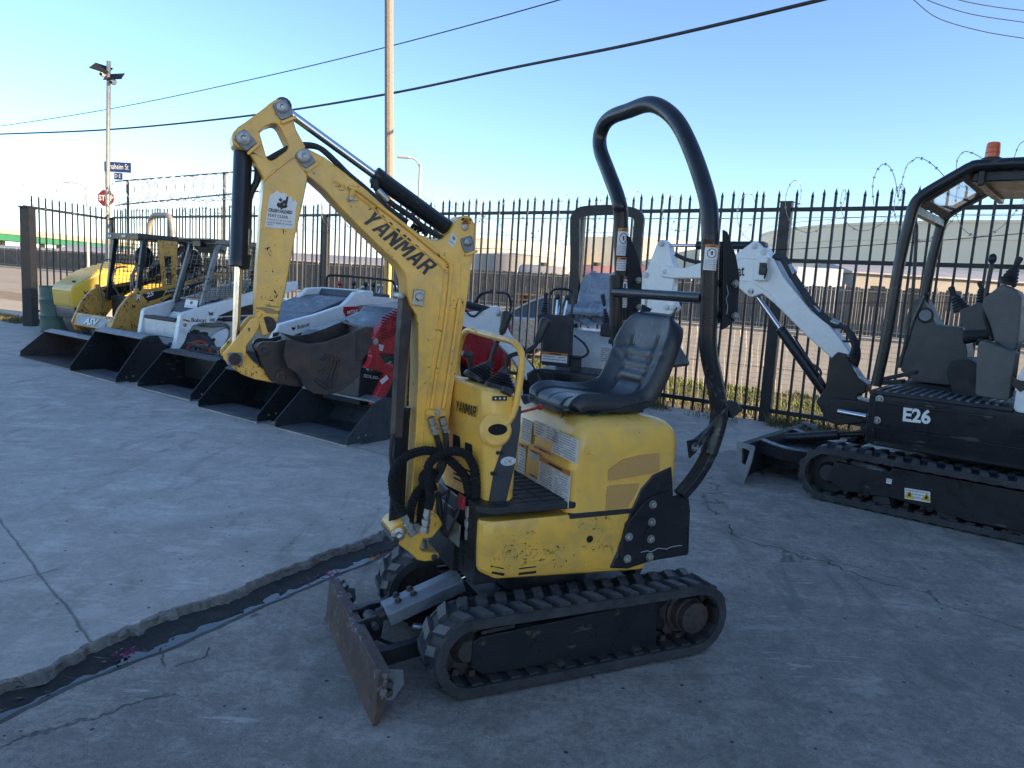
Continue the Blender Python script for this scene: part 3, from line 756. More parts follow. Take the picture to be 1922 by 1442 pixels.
m = MB(); m.tube([K.P(x, y, .385) for x, y in ((1364, 535), (1367, 552), (1363, 562), (1366, 575), (1364, 590))], .0012, 5); m.build('pin_chain', M['zinc'], EX)
m = MB(); p = K.P(1371, 768, .335); m.box(p, (.05, .05, .05), Matrix.Rotation(.6, 3, 'Y')); m.cyl(p + V((-.05, 0, .0)), p + V((.06, 0, -.01)), .015, 12); m.build('rubber_stop', M['matte'], EX, bevel=.006)
m = MB(); m.tube([K.P(1304, 839, .375), K.P(1330, 805, .375), K.P(1364, 764, .375)], .005, 8); m.prism(K.TT([(1296, 830), (1310, 826), (1340, 800), (1345, 806), (1312, 850), (1300, 862)], .37), .345, .355); m.build('locking_strut', M['black'], EX)
m = MB(); m.hexbolt(K.P(1304, 839, .358), (0, 1, 0), .013, .01); m.build('bolt', M['zinc'], EX)
# stickers on the posts, wrapped flat against the tube
def post_decal(px, w, h, Y, **k):
    p = K.P(*px, Y); return decal(EX, (p.x + w / 2, p.y, p.z - h), (-1, 0, 0), (0, 0, 1), w, h, **k)
def wrap_decal(x0, y, z0, z1, r, lab, a0=-.2, a1=1.5, head=.12, lines=8, seed=0, lean=0, pict=0):
    """sticker bent round a vertical tube; a measured from -x... towards +y"""
    mb = MB(); n = 10; rn = random.Random(seed)
    def pt(a, z, k): return V((x0 + lean * (z - z0) + (r + k) * cos(a), y + (r + k) * sin(a), z))
    def patch(aa, ab, za, zb, k, mt, n=6):
        for i in range(n):
            p, q = aa + (ab - aa) * i / n, aa + (ab - aa) * (i + 1) / n
            mb.quad(pt(p, za, k), pt(q, za, k), pt(q, zb, k), pt(p, zb, k), mt)
    patch(a0, a1, z0, z1, .0015, 0, 12); H = z1 - z0
    zt = z1
    if head: patch(a0, a1, z1 - H * head, z1, .0019, 1, 12); zt = z1 - H * head; patch(a0 + .5, a1 - .5, z1 - H * head * .75, z1 - H * head * .3, .0022, 3)
    if pict:
        mid = (a0 + a1) / 2; zc = zt - H * pict * .5; ra = (a1 - a0) * .33; rz = H * pict * .42
        for i in range(20):
            t0, t1 = 2 * pi * i / 20, 2 * pi * (i + 1) / 20
            mb.quad(*[pt(mid + ra * f * cos(t), zc + rz * f * sin(t), .0021) for f, t in ((1, t0), (1, t1), (.86, t1), (.86, t0))], 3)
        mb.quad(*[pt(mid + a, zc + z, .0023) for a, z in ((-ra * .6, rz * .6), (-ra * .5, rz * .7), (ra * .65, -rz * .6), (ra * .55, -rz * .7))], 3)
        patch(mid - ra * .15, mid + ra * .2, zc - rz * .35, zc + rz * .45, .0021, 3); patch(mid - ra * .4, mid - ra * .1, zc + rz * .1, zc + rz * .2, .0021, 3)
        zt -= H * pict
    for k in range(lines):
        z = z0 + (zt - z0) * (1 - (k + .8) / (lines + .6)); a = a0 + .12
        while a < a1 - .2:
            l = rn.uniform(.08, .35); patch(a, min(a + l, a1 - .08), z, z + (zt - z0) / (lines + .6) * .42, .0019, 2, 2); a += l + .05
    return mb.build('warning_decal', [M['decal'], M['orange'], M['greyink'], M['ink']], EX, recalc=False)
def zof(px, py, Y): return K.P(px, py, Y).z
fx = K.P(1165, 450, -.31).x
wrap_decal(fx, -.31, zof(1171, 481, -.31), zof(1171, 430, -.31), .0335, '', .55, 2.15, .12, 5, 1, pict=.5)
wrap_decal(fx - .006, -.31, zof(1171, 509, -.31), zof(1171, 484, -.31), .0335, '', .55, 2.15, .2, 4, 2)
fx2 = K.P(1168, 560, -.31).x
wrap_decal(fx2 + .004, -.31, zof(1168, 577, -.31), zof(1168, 519, -.31), .0335, '', .3, 2.3, .10, 7, 3, pict=.42)
nx = K.P(1332, 470, .335).x
wrap_decal(nx, .335, zof(1334, 508, .335), zof(1334, 460, .335), .0335, '', .35, 1.95, .12, 5, 4, pict=.45)
m = MB()
# seat
def seat(parent, mat, O=(0, 0, 0), sc=1.0, name='seat', grooves=True):
    """a bucket seat: spine curve swept across its width, bolsters at the sides, quilting grooves pressed in"""
    sp = [(.065, .985), (.072, 1.010), (.050, 1.036), (-.02, 1.048), (-.12, 1.040), (-.22, 1.030), (-.30, 1.032), (-.352, 1.062), (-.385, 1.12), (-.415, 1.19), (-.440, 1.26), (-.462, 1.33), (-.478, 1.372), (-.498, 1.388), (-.516, 1.376)]
    sp = smooth_path([V((a, 0, b)) for a, b in sp], 6); n = len(sp); W = 40; rows = []; back = []
    L = [0]
    for i in range(1, n): L.append(L[-1] + (sp[i] - sp[i - 1]).length)
    for i, p in enumerate(sp):
        t = L[i] / L[-1]
        tg = (sp[min(i + (9 if .2 < t < .85 else 1), n - 1)] - sp[max(i - (9 if .2 < t < .85 else 1), 0)]).normalized(); nr = V((-tg.z, 0, tg.x)); nr = -nr if (nr.z < 0 and t < .5) or (nr.x < 0 and t >= .5) else nr
        if t < .5:
            hw = .225 - .05 * max(0, (.06 - t) / .06) ** 2 - .012 * max(0, (t - .38)) * 8
        else:
            hw = .212 + .012 * min(1, (t - .5) * 6)
            if t > .8: hw = .224 * sqrt(max(0, 1 - ((t - .8) / .215) ** 2.4)) + .0
        bol = .024 * min(1, t * 9) if t < .4 else (.024 + .1 * (t - .4)) if t < .5 else .034 * (1 - max(0, (t - .78)) * 4.5)
        bol = max(bol, 0)
        mid = .006 * math.exp(-((t - .46) / .12) ** 2)   # side wings rise where seat meets back
        row = []; b = []
        for k in range(W + 1):
            s = -1 + 2 * k / W; y = s * hw; e = abs(s)
            h = (bol + mid * 2.2) * max(0, min(1, (e - .45) / .40)) ** 1.5
            edge = -.045 * max(0, (e - .86) / .14) ** 2.2
            g = 0
            if grooves:
                g -= .011 * math.exp(-((e - .56 + .10 * (t > .5) * 1) / .026) ** 2) * (1 if .03 < t < .86 else 0)
                if e < .50:
                    for tt in (.60, .665, .73, .80): g -= .012 * math.exp(-((t - tt + (.018 * (1 - (e / .5) ** 2) if tt > .7 else 0)) / .0075) ** 2)
                    g += .006 * abs(sin((t - .60) / .0667 * pi)) * (.60 < t < .80)
                if t < .4: g -= .004 * math.exp(-((s * hw) / .006) ** 2)
                if e > .50:
                    g -= .009 * math.exp(-((t - .80 + .10 * (e - .5)) / .009) ** 2) + .006 * math.exp(-((t - .70 - .12 * (e - .5)) / .009) ** 2)
            q = p + nr * (h + edge + g); row.append(V((q.x, y, q.z)))
            th = .050 if t < .5 else .055
            th *= (1 - .65 * e ** 6); q = p - nr * th * (1 - .85 * (t > .93) - .6 * (t < .05)) + nr * (h * .55 + edge * .9); b.append(V((q.x, y * (.97 if t < .5 else .99), q.z)))
        rows.append(row); back.append(b)
    rings = []
    for i in range(n): rings.append([V(O) + q * sc for q in rows[i]] + [V(O) + q * sc for q in reversed(back[i])])
    mb = MB(); mb.loft(rings); return mb.build(name, mat, parent, ang=75)
ST = seat(EX, M['vinyl'])
ST.scale = (.84, .90, .96); ST.location = (-.045, .012, .022)
m = MB(); m.bx(-.33, .0, -.15, -.11, .966, .985); m.bx(-.33, .0, .13, .17, .966, .985); m.bx(-.30, -.02, -.16, .18, .985, .995); m.bx(-.05, .03, .05, .19, .962, .990)
m.build('seat_rail', M['black'], ST, bevel=.002).location = (0, 0, .005)
m = MB(); m.bar((-.0, .235, .985), (-.34, .222, 1.035), .006); m.build('seat_piping', M['matte'], ST)
# ---- console
m = MB()
cp = fillet([(.255, -.17), (.41, -.16), (.435, -.06), (.385, .235), (.355, .262), (.30, .262), (.255, .235)], .03)
rings = []
for z, dx, ins in ((.655, -.02, .0), (.80, -.005, 0), (.98, .012, .0), (1.045, .018, .004), (1.062, .018, .012), (1.070, .016, .03)):
    r = []
    for x, y in cp:
        cx, cy = .33, .02; l = hypot(x - cx, y - cy); x2 = x - (x - cx) / l * ins + dx * (x > .3); y2 = y - (y - cy) / l * ins
        zz = z + (x - .33) * .18 * (z > .9); r.append((x2, y2, zz))
    rings.append(r)
m.loft(rings)
CN = m.build('control_console', M['yellow2'], EX, bevel=.004, ang=40)
# dark side panel
sp_ = K.TT([(979, 762), (977, 805), (966, 877), (950, 944), (941, 1018), (915, 1000), (921, 950), (928, 884), (944, 835), (964, 776), (970, 762)], .265)
m = MB(); m.prism(fillet(sp_, .006), .18, .2645); PN = m.build('console_side_panel', M['panel'], CN, bevel=.004)
u, z = K.T(954, 866, .265)
def oval2(a, b): return [(u + a * cos(t * pi / 12), z + b * sin(t * pi / 12)) for t in range(24)]
m = MB(); m.prism(oval2(.030, .0165), .2640, .2656); OKS = m.build('ok_sticker', M['decal'], PN)
m = MB(); m.prism(oval2(.027, .0140), .2656, .2660); m.build('sticker_field', M['skin_ok'], OKS)
m = MB(); m.prism(oval2(.024, .0118), .2660, .2663); m.build('sticker_centre', M['decal'], OKS)
mark('ok_lettering', 'OK', (u + .016, .2668, z - .008), (-.032, 0, 0), (0, 0, .016), M['signblue'], OKS, bold=.0, shear=.2)
for px in ((934, 850), (924, 889)):
    q = K.P(*px, .262); m = MB(); m.ball(q, .0075); m.ball(q + V((-.014, .002, 0)), .0075); m.build('panel_stud', M['matte'], CN)
# recess with the rail foot, lamp openings, louvres and name on the console
m = MB(); q = K.P(931, 808, .266); m.lathe(q + V((0, -.012, 0)), (0, 1, .1), [(0, .062), (.010, .062), (.017, .052)], 24); m.build('recess_rim', M['yellow2'], CN)
m = MB(); m.prism([(q.x - .004 + .036 * cos(t * pi / 10), q.z + .004 + .020 * sin(t * pi / 10)) for t in range(20)], q.y - .002, q.y + .0085); m.build('recess', M['shade_scuff'], CN)
def console_front(y, z):   # point on the console's front face
    for i in range(len(rings) - 1):
        z0, z1 = rings[i][0][2], rings[i + 1][0][2]
    t = (y + .06) / .295
    x = .435 + (.385 - .435) * min(max(t, 0), 1); dx = -.02 + (z - .655) / .145 * .015 if z < .8 else (-.005 + (z - .8) / .18 * .017 if z < .98 else .012)
    return x + dx
for (y, z) in ((.050, .850), (.135, .838)):
    x = console_front(y, z); m = MB(); m.box((x - .001, y, z), (.008, .052, .050), Matrix.Rotation(.167, 3, 'Z')); m.build('lamp_opening', M['shade_scuff'], CN, bevel=.005, seg=3)
m = MB()
for k in range(4):
    z = .755 - k * .018; m.box((console_front(.10, z) - .002, .10, z), (.008, .17, .006), Matrix.Rotation(.167, 3, 'Z'))
m.build('louvre', M['shade_scuff'], CN)
xa, xb = console_front(.06, .985), console_front(.20, .985)
block_mark('maker_name', 'YANMAR', (xa + .0045, .06, .970), (xb - xa, .14, 0), (.004, 0, .040), M['ink'], CN)
m = MB(); q = K.P(938, 748, .266); m.box(q, (.055, .003, .016)); m.build('model_badge', M['ink'], CN)
m = MB()
for k in (-1, 0, 1): m.ball(q + V((.017 * k, .002, 0)), .004, sy=.3)
m.build('badge_print', M['decal'], CN)
# levers with ribbed boots
def boot(parent, c, r0, r1, h, tilt=(0, 0), n=5):
    pr = [(0, r0 * 1.05), (.014, r0 * 1.05), (.018, r0)]
    for k in range(n):
        t = k / n; r = r0 + (r1 - r0) * t; pr += [(.018 + (h - .04) * t, r * .82), (.018 + (h - .04) * (t + .5 / n), r * 1.0), (.018 + (h - .04) * (t + .95 / n), r * .80)]
    pr += [(h - .022, r1), (h - .02, r1), (h, r1 * .55)]
    ax = V((tilt[0], tilt[1], 1)).normalized(); mb = MB(); mb.lathe(c, ax, pr, 20); return mb.build('lever_boot', M['boot'], parent)
def grip(mb, a, b, r):
    a = V(a); b = V(b); L = (b - a).length; mb.lathe(a, b - a, [(0, r * .6), (L * .06, r * .75), (L * .3, r * .85), (L * .55, r * 1.02), (L * .8, r * 1.2), (L * .92, r * 1.1), (L * .985, r * .7), (L, r * .3)], 14)
for (base, apex, stalk, g0, g1_, Y) in (((893, 722), 0, ((920, 682), (928, 655), (943, 624)), (942, 626), (953, 584), -.02), ((938, 738), 0, ((948, 694), (951, 675), (963, 666), (986, 661), (1003, 650), (1009, 640)), (1008, 643), (1026, 597), .10)):
    c = K.P(*base, Y); ap = K.P(*stalk[0], Y); c.z = 1.066 + (c.x - .33) * .18; c = V((min(c.x, .365), Y, c.z))
    boot(CN, c, .058, .020, (ap - c).length + .01, ((ap - c).x / (ap - c).z, 0))
    m = MB(); m.tube(smooth_path([K.P(x, y, Y) for x, y in stalk], 5), .0085, 10); lv = m.build('control_lever', M['black'], CN)
    m = MB(); grip(m, K.P(*g0, Y), K.P(*g1_, Y), .0185); m.build('lever_grip', M['boot'], lv)
m = MB(); m.tube([K.P(949, 775, .24), K.P(952, 755, .24)], .006, 8); sl = m.build('blade_lever', M['matte'], CN)
m = MB(); m.tube([K.P(948, 757, .24), K.P(955, 735, .24)], .011, 10); m.tube([K.P(958, 740, .24), K.P(943, 731, .24)], [.016, .012], 12); m.build('lever_grip', M['boot'], sl)
m = MB(); m.tube([K.P(884, 700, -.1), K.P(880, 680, -.1)], .006, 8); sl = m.build('swing_lever', M['matte'], CN)
m = MB(); m.tube([K.P(884, 690, -.1), K.P(881, 668, -.1)], [.011, .014], 10); m.tube([K.P(886, 668, -.1), K.P(868, 663, -.1)], [.015, .011], 12); m.build('lever_grip', M['boot'], sl)
m = MB(); m.tube(smooth_path([K.P(x, y, .17) for x, y in ((926, 810), (933, 794), (942, 784), (958, 779), (985, 772), (1012, 765))], 5), .005, 8); rl = m.build('safety_lever', M['redlever'], CN)
m = MB(); m.ball(K.P(1014, 764, .17), .012); m.build('lever_knob', M['redlever'], rl)
rail = [K.U(x, y, .275) for x, y in ((862, 716), (858, 690), (862, 655), (869, 630), (880, 620))] + [K.U(x, y, .265) for x, y in ((900, 625), (930, 633), (958, 640), (972, 650), (979, 666), (979, 690))]
last = rail[-1]
rail += [K.P(x, y, last.y) for x, y in ((976, 715), (971, 745), (966, 768), (957, 788), (942, 803), (930, 812))]
m = MB(); m.tube(smooth_path(rail, 5), .0125, 12); m.build('hand_rail', M['yellow'], EX)
m = MB()
for y in (.13, .02):
    m.box((.30, y, .70), (.10, .05, .008), Matrix.Rotation(-.35, 3, 'Y'))
    for k in range(5): m.box((.275 + .014 * k, y, .697 + .005 * k + .004), (.004, .046, .006))
    m.bar((.30, y, .69), (.34, y, .665), .012)
m.build('foot_pedal', M['rust'], EX, bevel=.001)

def scuffs(parent, fr, cs, Y, mat, seed=0):
    """paint worn off in small slivers; cs: (px, py, spread, count, length)"""
    rn = random.Random(seed); mb = MB()
    for (px, py, sp, n, ln) in cs:
        for _ in range(n):
            p = fr.P(px + rn.gauss(0, sp), py + rn.gauss(0, sp * .45), Y); a = rn.choice((-.15, .05, .9, 1.2, 2.2)) + rn.gauss(0, .3); l = ln * rn.uniform(.25, 1.2); w = l * rn.uniform(.08, .3)
            t = V((cos(a), 0, sin(a))); s_ = V((-sin(a), 0, cos(a))); k = [p - t * l, p - t * l * .3 + s_ * w, p + t * l * .4 + s_ * w * .6, p + t * l, p + t * l * .2 - s_ * w, p - t * l * .5 - s_ * w * .5]
            mb.add(k, [tuple(range(6))])
    return mb.build('paint_scuff', mat, parent, recalc=False)
scuffs(SK, K, [(985, 1040, 26, 60, .007), (1040, 1044, 26, 26, .008), (960, 1030, 10, 14, .006), (1135, 1025, 10, 16, .008), (996, 1000, 4, 10, .006), (1115, 990, 8, 8, .008), (930, 1010, 14, 8, .004)], .3313, M['shade_scuff'], 3)
scuffs(SK, K, [(985, 1042, 24, 20, .006), (1130, 1034, 16, 8, .010)], .3316, M['dullsteel'], 4)
scuffs(HD, K, [(1100, 850, 14, 9, .005), (1180, 800, 22, 8, .005), (1120, 940, 20, 6, .004)], .3312, M['rust'], 5)
# ---- boom assembly (all in the plane y = 0 of the machine)
hw = .052
def pin(parent, px, r, y=hw, cap=.007, mat='zinc', both=True):
    u, z = K.T(*px, y); m = MB(); m.lathe((u, -y - cap, z), (0, 1, 0), [(0, r * .55), (cap * .3, r), (cap, r), (cap + .001, r * .8), (cap + 2 * y - .001, r * .8), (cap + 2 * y, r), (2 * cap * .9 + 2 * y, r), (2 * cap + 2 * y, r * .72), (2 * cap + 2 * y + .001, r * .45), (2 * cap + 2 * y - .001, r * .3)], 20)
    return m.build('pivot_pin', M[mat], parent)
bo = [(554, 290), (560, 281), (570, 277), (580, 280), (611, 296), (641, 319), (661, 335), (690, 358), (733, 398), (788, 440), (816, 452), (830, 449), (845, 434), (855, 416), (864, 407), (876, 404), (886, 409), (892, 421), (890, 465), (884, 507), (878, 560), (868, 620), (860, 675), (852, 725), (845, 776), (836, 830), (829, 870), (822, 930), (815, 968), (790, 980), (764, 980), (770, 940), (777, 870), (782, 780), (785, 690), (785, 620), (781, 590), (770, 572), (765, 555), (762, 525), (757, 510), (744, 493), (716, 467), (666, 418), (638, 389), (611, 359), (590, 340), (577, 330), (562, 312), (555, 300)]
hole = [(868, 420), (868, 430), (873, 434), (880, 430), (882, 420), (879, 413), (873, 412)]
m = MB(); m.prism(K.TT(bo, hw), -hw, hw, [K.TT(hole, hw)])
BM = m.build('boom', M['yellow'], EX, bevel=.005)
# raised side pressings and hard pipes
for sd in (1, -1):
    if sd > 0:
        for pts, r in (([(655, 352), (670, 356), (700, 378), (760, 424), (815, 470), (842, 492), (846, 510), (842, 560), (831, 640), (820, 700), (810, 766)], .0075), ([(863, 562), (858, 600), (846, 680), (838, 730), (832, 766)], .0075)):
            m = MB(); m.tube(smooth_path([K.P(x, y, hw + .006) for x, y in pts], 5), r, 10); m.build('hydraulic_pipe', M['yellow'], BM)
        m = MB(); m.tube(smooth_path([K.P(x, y, hw - .0015) for x, y in ((626, 345), (632, 342), (700, 392), (750, 440), (800, 478), (826, 500), (832, 520), (826, 570), (806, 700), (795, 790), (790, 900))], 5), .0045, 8)
        m.tube([K.P(x, y, hw - .001) for x, y in ((860, 480), (866, 500), (862, 560), (850, 650))], .003, 6); m.build('pressed_edge', M['yellow'], BM)
m = MB(); p, q = K.P(799, 774, hw + .009), K.P(836, 775, hw + .009); m.tube([p, q], .011, 4, square=True, aspect=.9); m.tube([K.P(664, 352, hw + .008), K.P(658, 372, hw + .004)], .009, 4, square=True, aspect=.6); CL = m.build('pipe_clamp', M['yellow'], BM, bevel=.002)
m = MB(); m.hexbolt(K.P(821, 774, hw + .019), (0, 1, 0), .009, .007); m.hexbolt(K.P(659, 373, hw + .008), (0, 1, 0), .0085, .006); m.build('bolt', M['zinc'], CL)
u, z = K.T(785, 559, hw); m = MB(); m.box((u, hw + .004, z), (.042, .008, .058), Matrix.Rotation(-.1, 3, 'Y')); m.build('pin_plate', M['zinc'], BM, bevel=.003)
m = MB(); m.hexbolt((u, hw + .008, z + .004), (0, 1, 0), .016, .012); m.build('bolt', M['zinc'], BM)
for px, a in (((570, 294), .7), ((877, 455), .35), ((457, 260), .8), ((529, 202), .5)):
    u, z = K.T(*px, hw + .004); m = MB(); R = Matrix.Rotation(a, 3, 'Y'); m.prism(fillet([(u + (R @ V((x, 0, zz))).x, z + (R @ V((x, 0, zz))).z) for x, zz in ((-.024, .020), (-.024, -.034), (.020, -.034), (.024, -.010), (.022, .020))], .008), hw - .003, hw + .005); m.build('pin_plate', M['dullsteel'], BM, bevel=.002)
    m = MB(); m.box(V((u, hw + .003, z)) + R @ V((-.002, 0, -.041)), (.052, .012, .010), R); m.build('pin_keeper', M['yellow'], BM, bevel=.002)
pin(BM, (570, 294), .022, cap=.013); pin(BM, (877, 455), .015, cap=.013); pin(BM, (752, 556), .013, y=.03)
c = K.P(707, 383, hw + .0012)
# name along the boom: baseline from the foot of the Y to the foot of the R
o = K.P(676, 413, hw + .0016); e_ = K.P(801, 520, hw + .0016); t_ = K.P(690, 379, hw + .0016)
r = e_ - o; u_ = t_ - o; n_ = r.normalized(); u_ = u_ - n_ * u_.dot(n_)
block_mark('maker_name', 'YANMAR', o, r * .97, u_, M['ink'], BM)
decal(BM, K.P(841, 457, hw), K.P(852, 466, hw) - K.P(841, 457, hw), K.P(847, 441, hw) - K.P(841, 457, hw), .026, .040, lines=1, seed=9, name='lifting_point_decal', pict=True)
# arm (dipper): plates above, box below
am = [(435, 262), (437, 249), (447, 238), (461, 229), (497, 202), (506, 194), (517, 187), (530, 186), (541, 193), (546, 206), (556, 243), (573, 274), (579, 300), (577, 340), (566, 395), (555, 440), (545, 495), (536, 545), (524, 592), (517, 618), (505, 630), (490, 628), (481, 610), (480, 560), (483, 505), (487, 450), (490, 400), (494, 362), (495, 337), (484, 315), (474, 297), (467, 284), (456, 281), (444, 279), (437, 272)]
ah = [(487, 248), (500, 237), (512, 232), (520, 233), (526, 241), (542, 275), (538, 283), (516, 299), (508, 302), (501, 297)]
m = MB(); m.prism(K.TT(am, .047), -.047, .047, [K.TT(ah, .047)])
AR = m.build('dipper_arm', M['yellow'], EX, bevel=.005)
m = MB(); m.tube([K.P(x, y, .0475) for x, y in ((494, 340), (510, 325), (545, 298), (556, 293))], .004, 6); m.build('weld_line', M['yellow'], AR)
pin(AR, (457, 260), .022, y=.052, cap=.013); pin(AR, (529, 202), .018, y=.052, cap=.013)
for z_, px, r_ in ((0, (503, 609), .026),):
    pin(AR, px, r_, y=.055, mat='rust'); 
m = MB(); u, z = K.T(493, 612, .055); m.box((u, .058, z), (.02, .012, .06), Matrix.Rotation(.3, 3, 'Y')); m.build('pin_lug', M['yellow'], AR, bevel=.003)
o = K.P(497, 425, .0485); r = K.P(551, 431, .0485) - o; u2 = K.P(505, 355, .0485) - o
sh = MB(); n8 = V((0, .0012, 0)); rn = random.Random(5)
out = [(0, 0), (.35, -.02), (.7, .0), (1, .02), (1.02, .3), (.99, .52), (1.03, .72), (.93, .80), (.86, .74), (.80, .88), (.66, .86), (.6, .95), (.42, .93), (.28, .99), (.16, .90), (.05, .84), (.02, .5)]
sh.add([o + r * x + u2 * y for x, y in out], [tuple(range(len(out)))]); SHo = sh.build('crush_hazard_decal', M['decal'], AR, recalc=False)
dm = MB()
text(dm, 'CRUSH HAZARD', o + n8 + r * .06 + u2 * .40, r * .82, u2 * .10, 0, .04); text(dm, 'STAY CLEAR', o + n8 + r * .06 + u2 * .27, r * .7, u2 * .08, 0, .02)
text(dm, 'Failure to do so may', o + n8 + r * .06 + u2 * .17, r * .84, u2 * .055, 0, .0); text(dm, 'result in death or serious', o + n8 + r * .05 + u2 * .10, r * .88, u2 * .055, 0, .0); text(dm, 'injury', o + n8 + r * .05 + u2 * .03, r * .22, u2 * .055, 0, .0)
for (a, b, w) in (((.36, .56), (.62, .74), .05), ((.45, .53), (.68, .62), .045), ((.33, .64), (.55, .58), .05), ((.62, .55), (.66, .86), .035), ((.40, .72), (.46, .78), .05)):
    p, q = o + n8 + r * a[0] + u2 * a[1], o + n8 + r * b[0] + u2 * b[1]; t = (q - p).normalized(); s_ = t.cross(V((0, 1, 0))) * w * .1; dm.quad(p - s_, q - s_, q + s_, p + s_)
dm.build('decal_print', M['ink'], SHo, recalc=False)
# cylinders
def ram(parent, a, b, t, r_rod, r_bar, mats=('chrome', 'blackclean'), name='cylinder', eye=True, Y=0, port=True):
    """rod from a to the barrel, which begins at share t of the way and ends at b"""
    a = V(a); b = V(b); c = a.lerp(b, t); ax = (b - a).normalized()
    m = MB(); m.lathe(c, ax, [(0, r_bar * .9), (.004, r_bar * 1.06), (.03, r_bar * 1.06), (.034, r_bar), ((b - c).length - .03, r_bar), ((b - c).length - .02, r_bar * .9)], 20)
    if eye:
        m.cyl(a + V((0, -.03, 0)), a + V((0, .03, 0)), r_rod * 1.9, 14); m.cyl(b + V((0, -.03, 0)), b + V((0, .03, 0)), r_bar * .95, 14)
    o = m.build(name, M[mats[1]], parent)
    m = MB(); m.cyl(a, c + ax * .01, r_rod, 16); m.build('cylinder_rod', M[mats[0]], o)
    return o, c, ax
AC, c, ax = ram(EX, K.P(529, 202, 0), K.P(872, 452, 0), .470, .0145, .0300, name='arm_cylinder')
m = MB(); q = K.P(704, 348, .015); m.tube([q + V((0, 0, .02)), q, q + V((0, .0, -.01))], .016, 10); m.build('cylinder_port', M['matte'], AC)
m = MB(); m.tube(smooth_path([K.P(x, y, .02) for x, y in ((704, 352), (715, 365), (735, 382), (770, 406), (800, 430), (830, 447))], 5), .010, 8); m.build('cylinder_hose', M['hose'], AC)
m = MB(); m.cyl(K.P(708, 357, .02), K.P(728, 377, .02), .013, 10); m.build('hose_fitting', M['zinc'], AC)
BC, c, ax = ram(EX, K.P(441, 672, 0), K.P(457, 262, 0), .425, .0125, .0290, mats=('chrome', 'blackclean'), name='bucket_cylinder')
m = MB(); m.tube(smooth_path([K.P(x, y, .0) for x, y in ((484, 312), (482, 340), (472, 360), (467, 380), (466, 430), (463, 470), (462, 492))], 5), [.011] * 37, 10); m.build('cylinder_hose', M['hose'], BC)
m = MB(); m.cyl(K.P(465, 430, 0), K.P(463, 462, 0), .0145, 10); m.cyl(K.P(463, 462, 0), K.P(463, 480, 0), .012, 8); m.build('hose_fitting', M['zinc'], BC)
m = MB(); m.tube([K.P(462, 478, 0), K.P(460, 497, 0), K.P(447, 499, 0)], .016, 8); m.build('cylinder_port', M['matte'], BC)
# boom cylinder in front of the boom, with its steel rod guard
BO, c, ax = ram(EX, K.P(768, 560, 0), K.P(742, 1003, 0), .45, .0135, .0285, name='boom_cylinder')
gp = [K.P(751, 562, 0), K.P(765, 552, 0), K.P(772, 562, 0), K.P(758, 700, 0), K.P(751, 820, 0), K.P(736, 818, 0), K.P(742, 700, 0)]
m = MB(); m.prism([(p.x, p.z) for p in gp], -.032, .034); m.build('rod_guard', M['bucketrust'], BO, bevel=.004)
m = MB(); m.tube(smooth_path([K.P(x, y, .02) for x, y in ((737, 815), (733, 850), (735, 880), (733, 930))], 4), .007, 8); m.build('grease_pipe', M['rust'], BO)
# hoses over the boom head
for k, Y in enumerate((.028, .0, -.028)):
    pts = ((468, 330), (476, 300), (500, 300), (520, 290), (545, 277), (570, 272), (598, 277), (625, 300), (650, 325), (680, 350), (720, 385), (760, 415))
    m = MB(); m.tube(smooth_path([K.P(x + 2 * k, y + k, Y) for x, y in pts[1:]], 5), .0095, 8); m.build('boom_hose', M['hose'], EX)
m = MB()
for k in range(6):
    p = K.P(785 + 6 * k, 430 + 4 * (k % 3), .01 * (k - 3)); m.tube(smooth_path([p, p + V((.02, .005, .012)), p + V((.03, -.004, -.012))], 4), .006, 6)
m.build('hose_coupling', M['matte'], EX)
# bucket link
lk = [(418, 665), (440, 640), (472, 600), (486, 596), (487, 612), (478, 630), (462, 650), (462, 668), (452, 676), (430, 680), (420, 676)]
for sd in (1, -1):
    m = MB(); m.prism(K.TT(lk, .07 * sd if sd > 0 else .07), min(.055 * sd, .070 * sd), max(.055 * sd, .070 * sd)); m.build('tipping_link', M['yellow'], EX, bevel=.003)
dl = [(430, 660), (462, 662), (474, 678), (494, 692), (518, 700), (534, 708), (526, 722), (505, 717), (478, 712), (454, 703), (436, 690), (426, 676)]
m = MB(); m.prism(K.TT(dl, .04), -.04, .045); DL = m.build('bucket_link', M['yellow'], EX, bevel=.004)
m = MB(); u, z = K.T(441, 674, .07); m.box((u, 0, z), (.045, .16, .042)); m.build('link_block', M['dullsteel'], DL, bevel=.004)
pin(DL, (441, 674), .019, y=.08, mat='rust')
# bucket
be = .165
near_o = [(482, 650), (493, 640), (515, 641), (530, 636), (547, 638), (577, 646), (610, 642), (643, 631), (676, 617), (688, 612), (695, 618), (695, 640), (686, 662), (678, 680), (675, 703), (660, 718), (640, 733), (620, 740), (600, 740), (587, 738), (573, 728), (563, 706), (552, 697), (540, 690), (534, 712), (528, 722), (510, 718), (500, 700), (488, 678)]
skin = [(682, 614), (695, 618), (694, 640), (686, 662), (678, 682), (673, 703), (658, 719), (640, 733), (620, 739), (598, 739), (585, 735), (573, 726), (563, 706), (552, 696), (541, 688), (536, 672), (541, 650), (548, 638)]
m = MB()
nb = K.TT([(536, 640), (547, 638), (577, 646), (610, 642), (643, 631), (676, 617), (688, 612), (695, 618), (695, 640), (686, 662), (678, 680), (675, 703), (660, 718), (640, 733), (620, 740), (600, 740), (587, 738), (573, 728), (563, 706), (552, 697), (540, 690), (533, 668)], .15)
m.prism(nb, .150, .160); m.prism(nb, -.160, -.150)
sk = [V(K.T(x, y, .15)) for x, y in skin]; ctr = V(K.T(610, 680, .15))
ins = [p + (ctr - p).normalized() * .010 for p in sk]
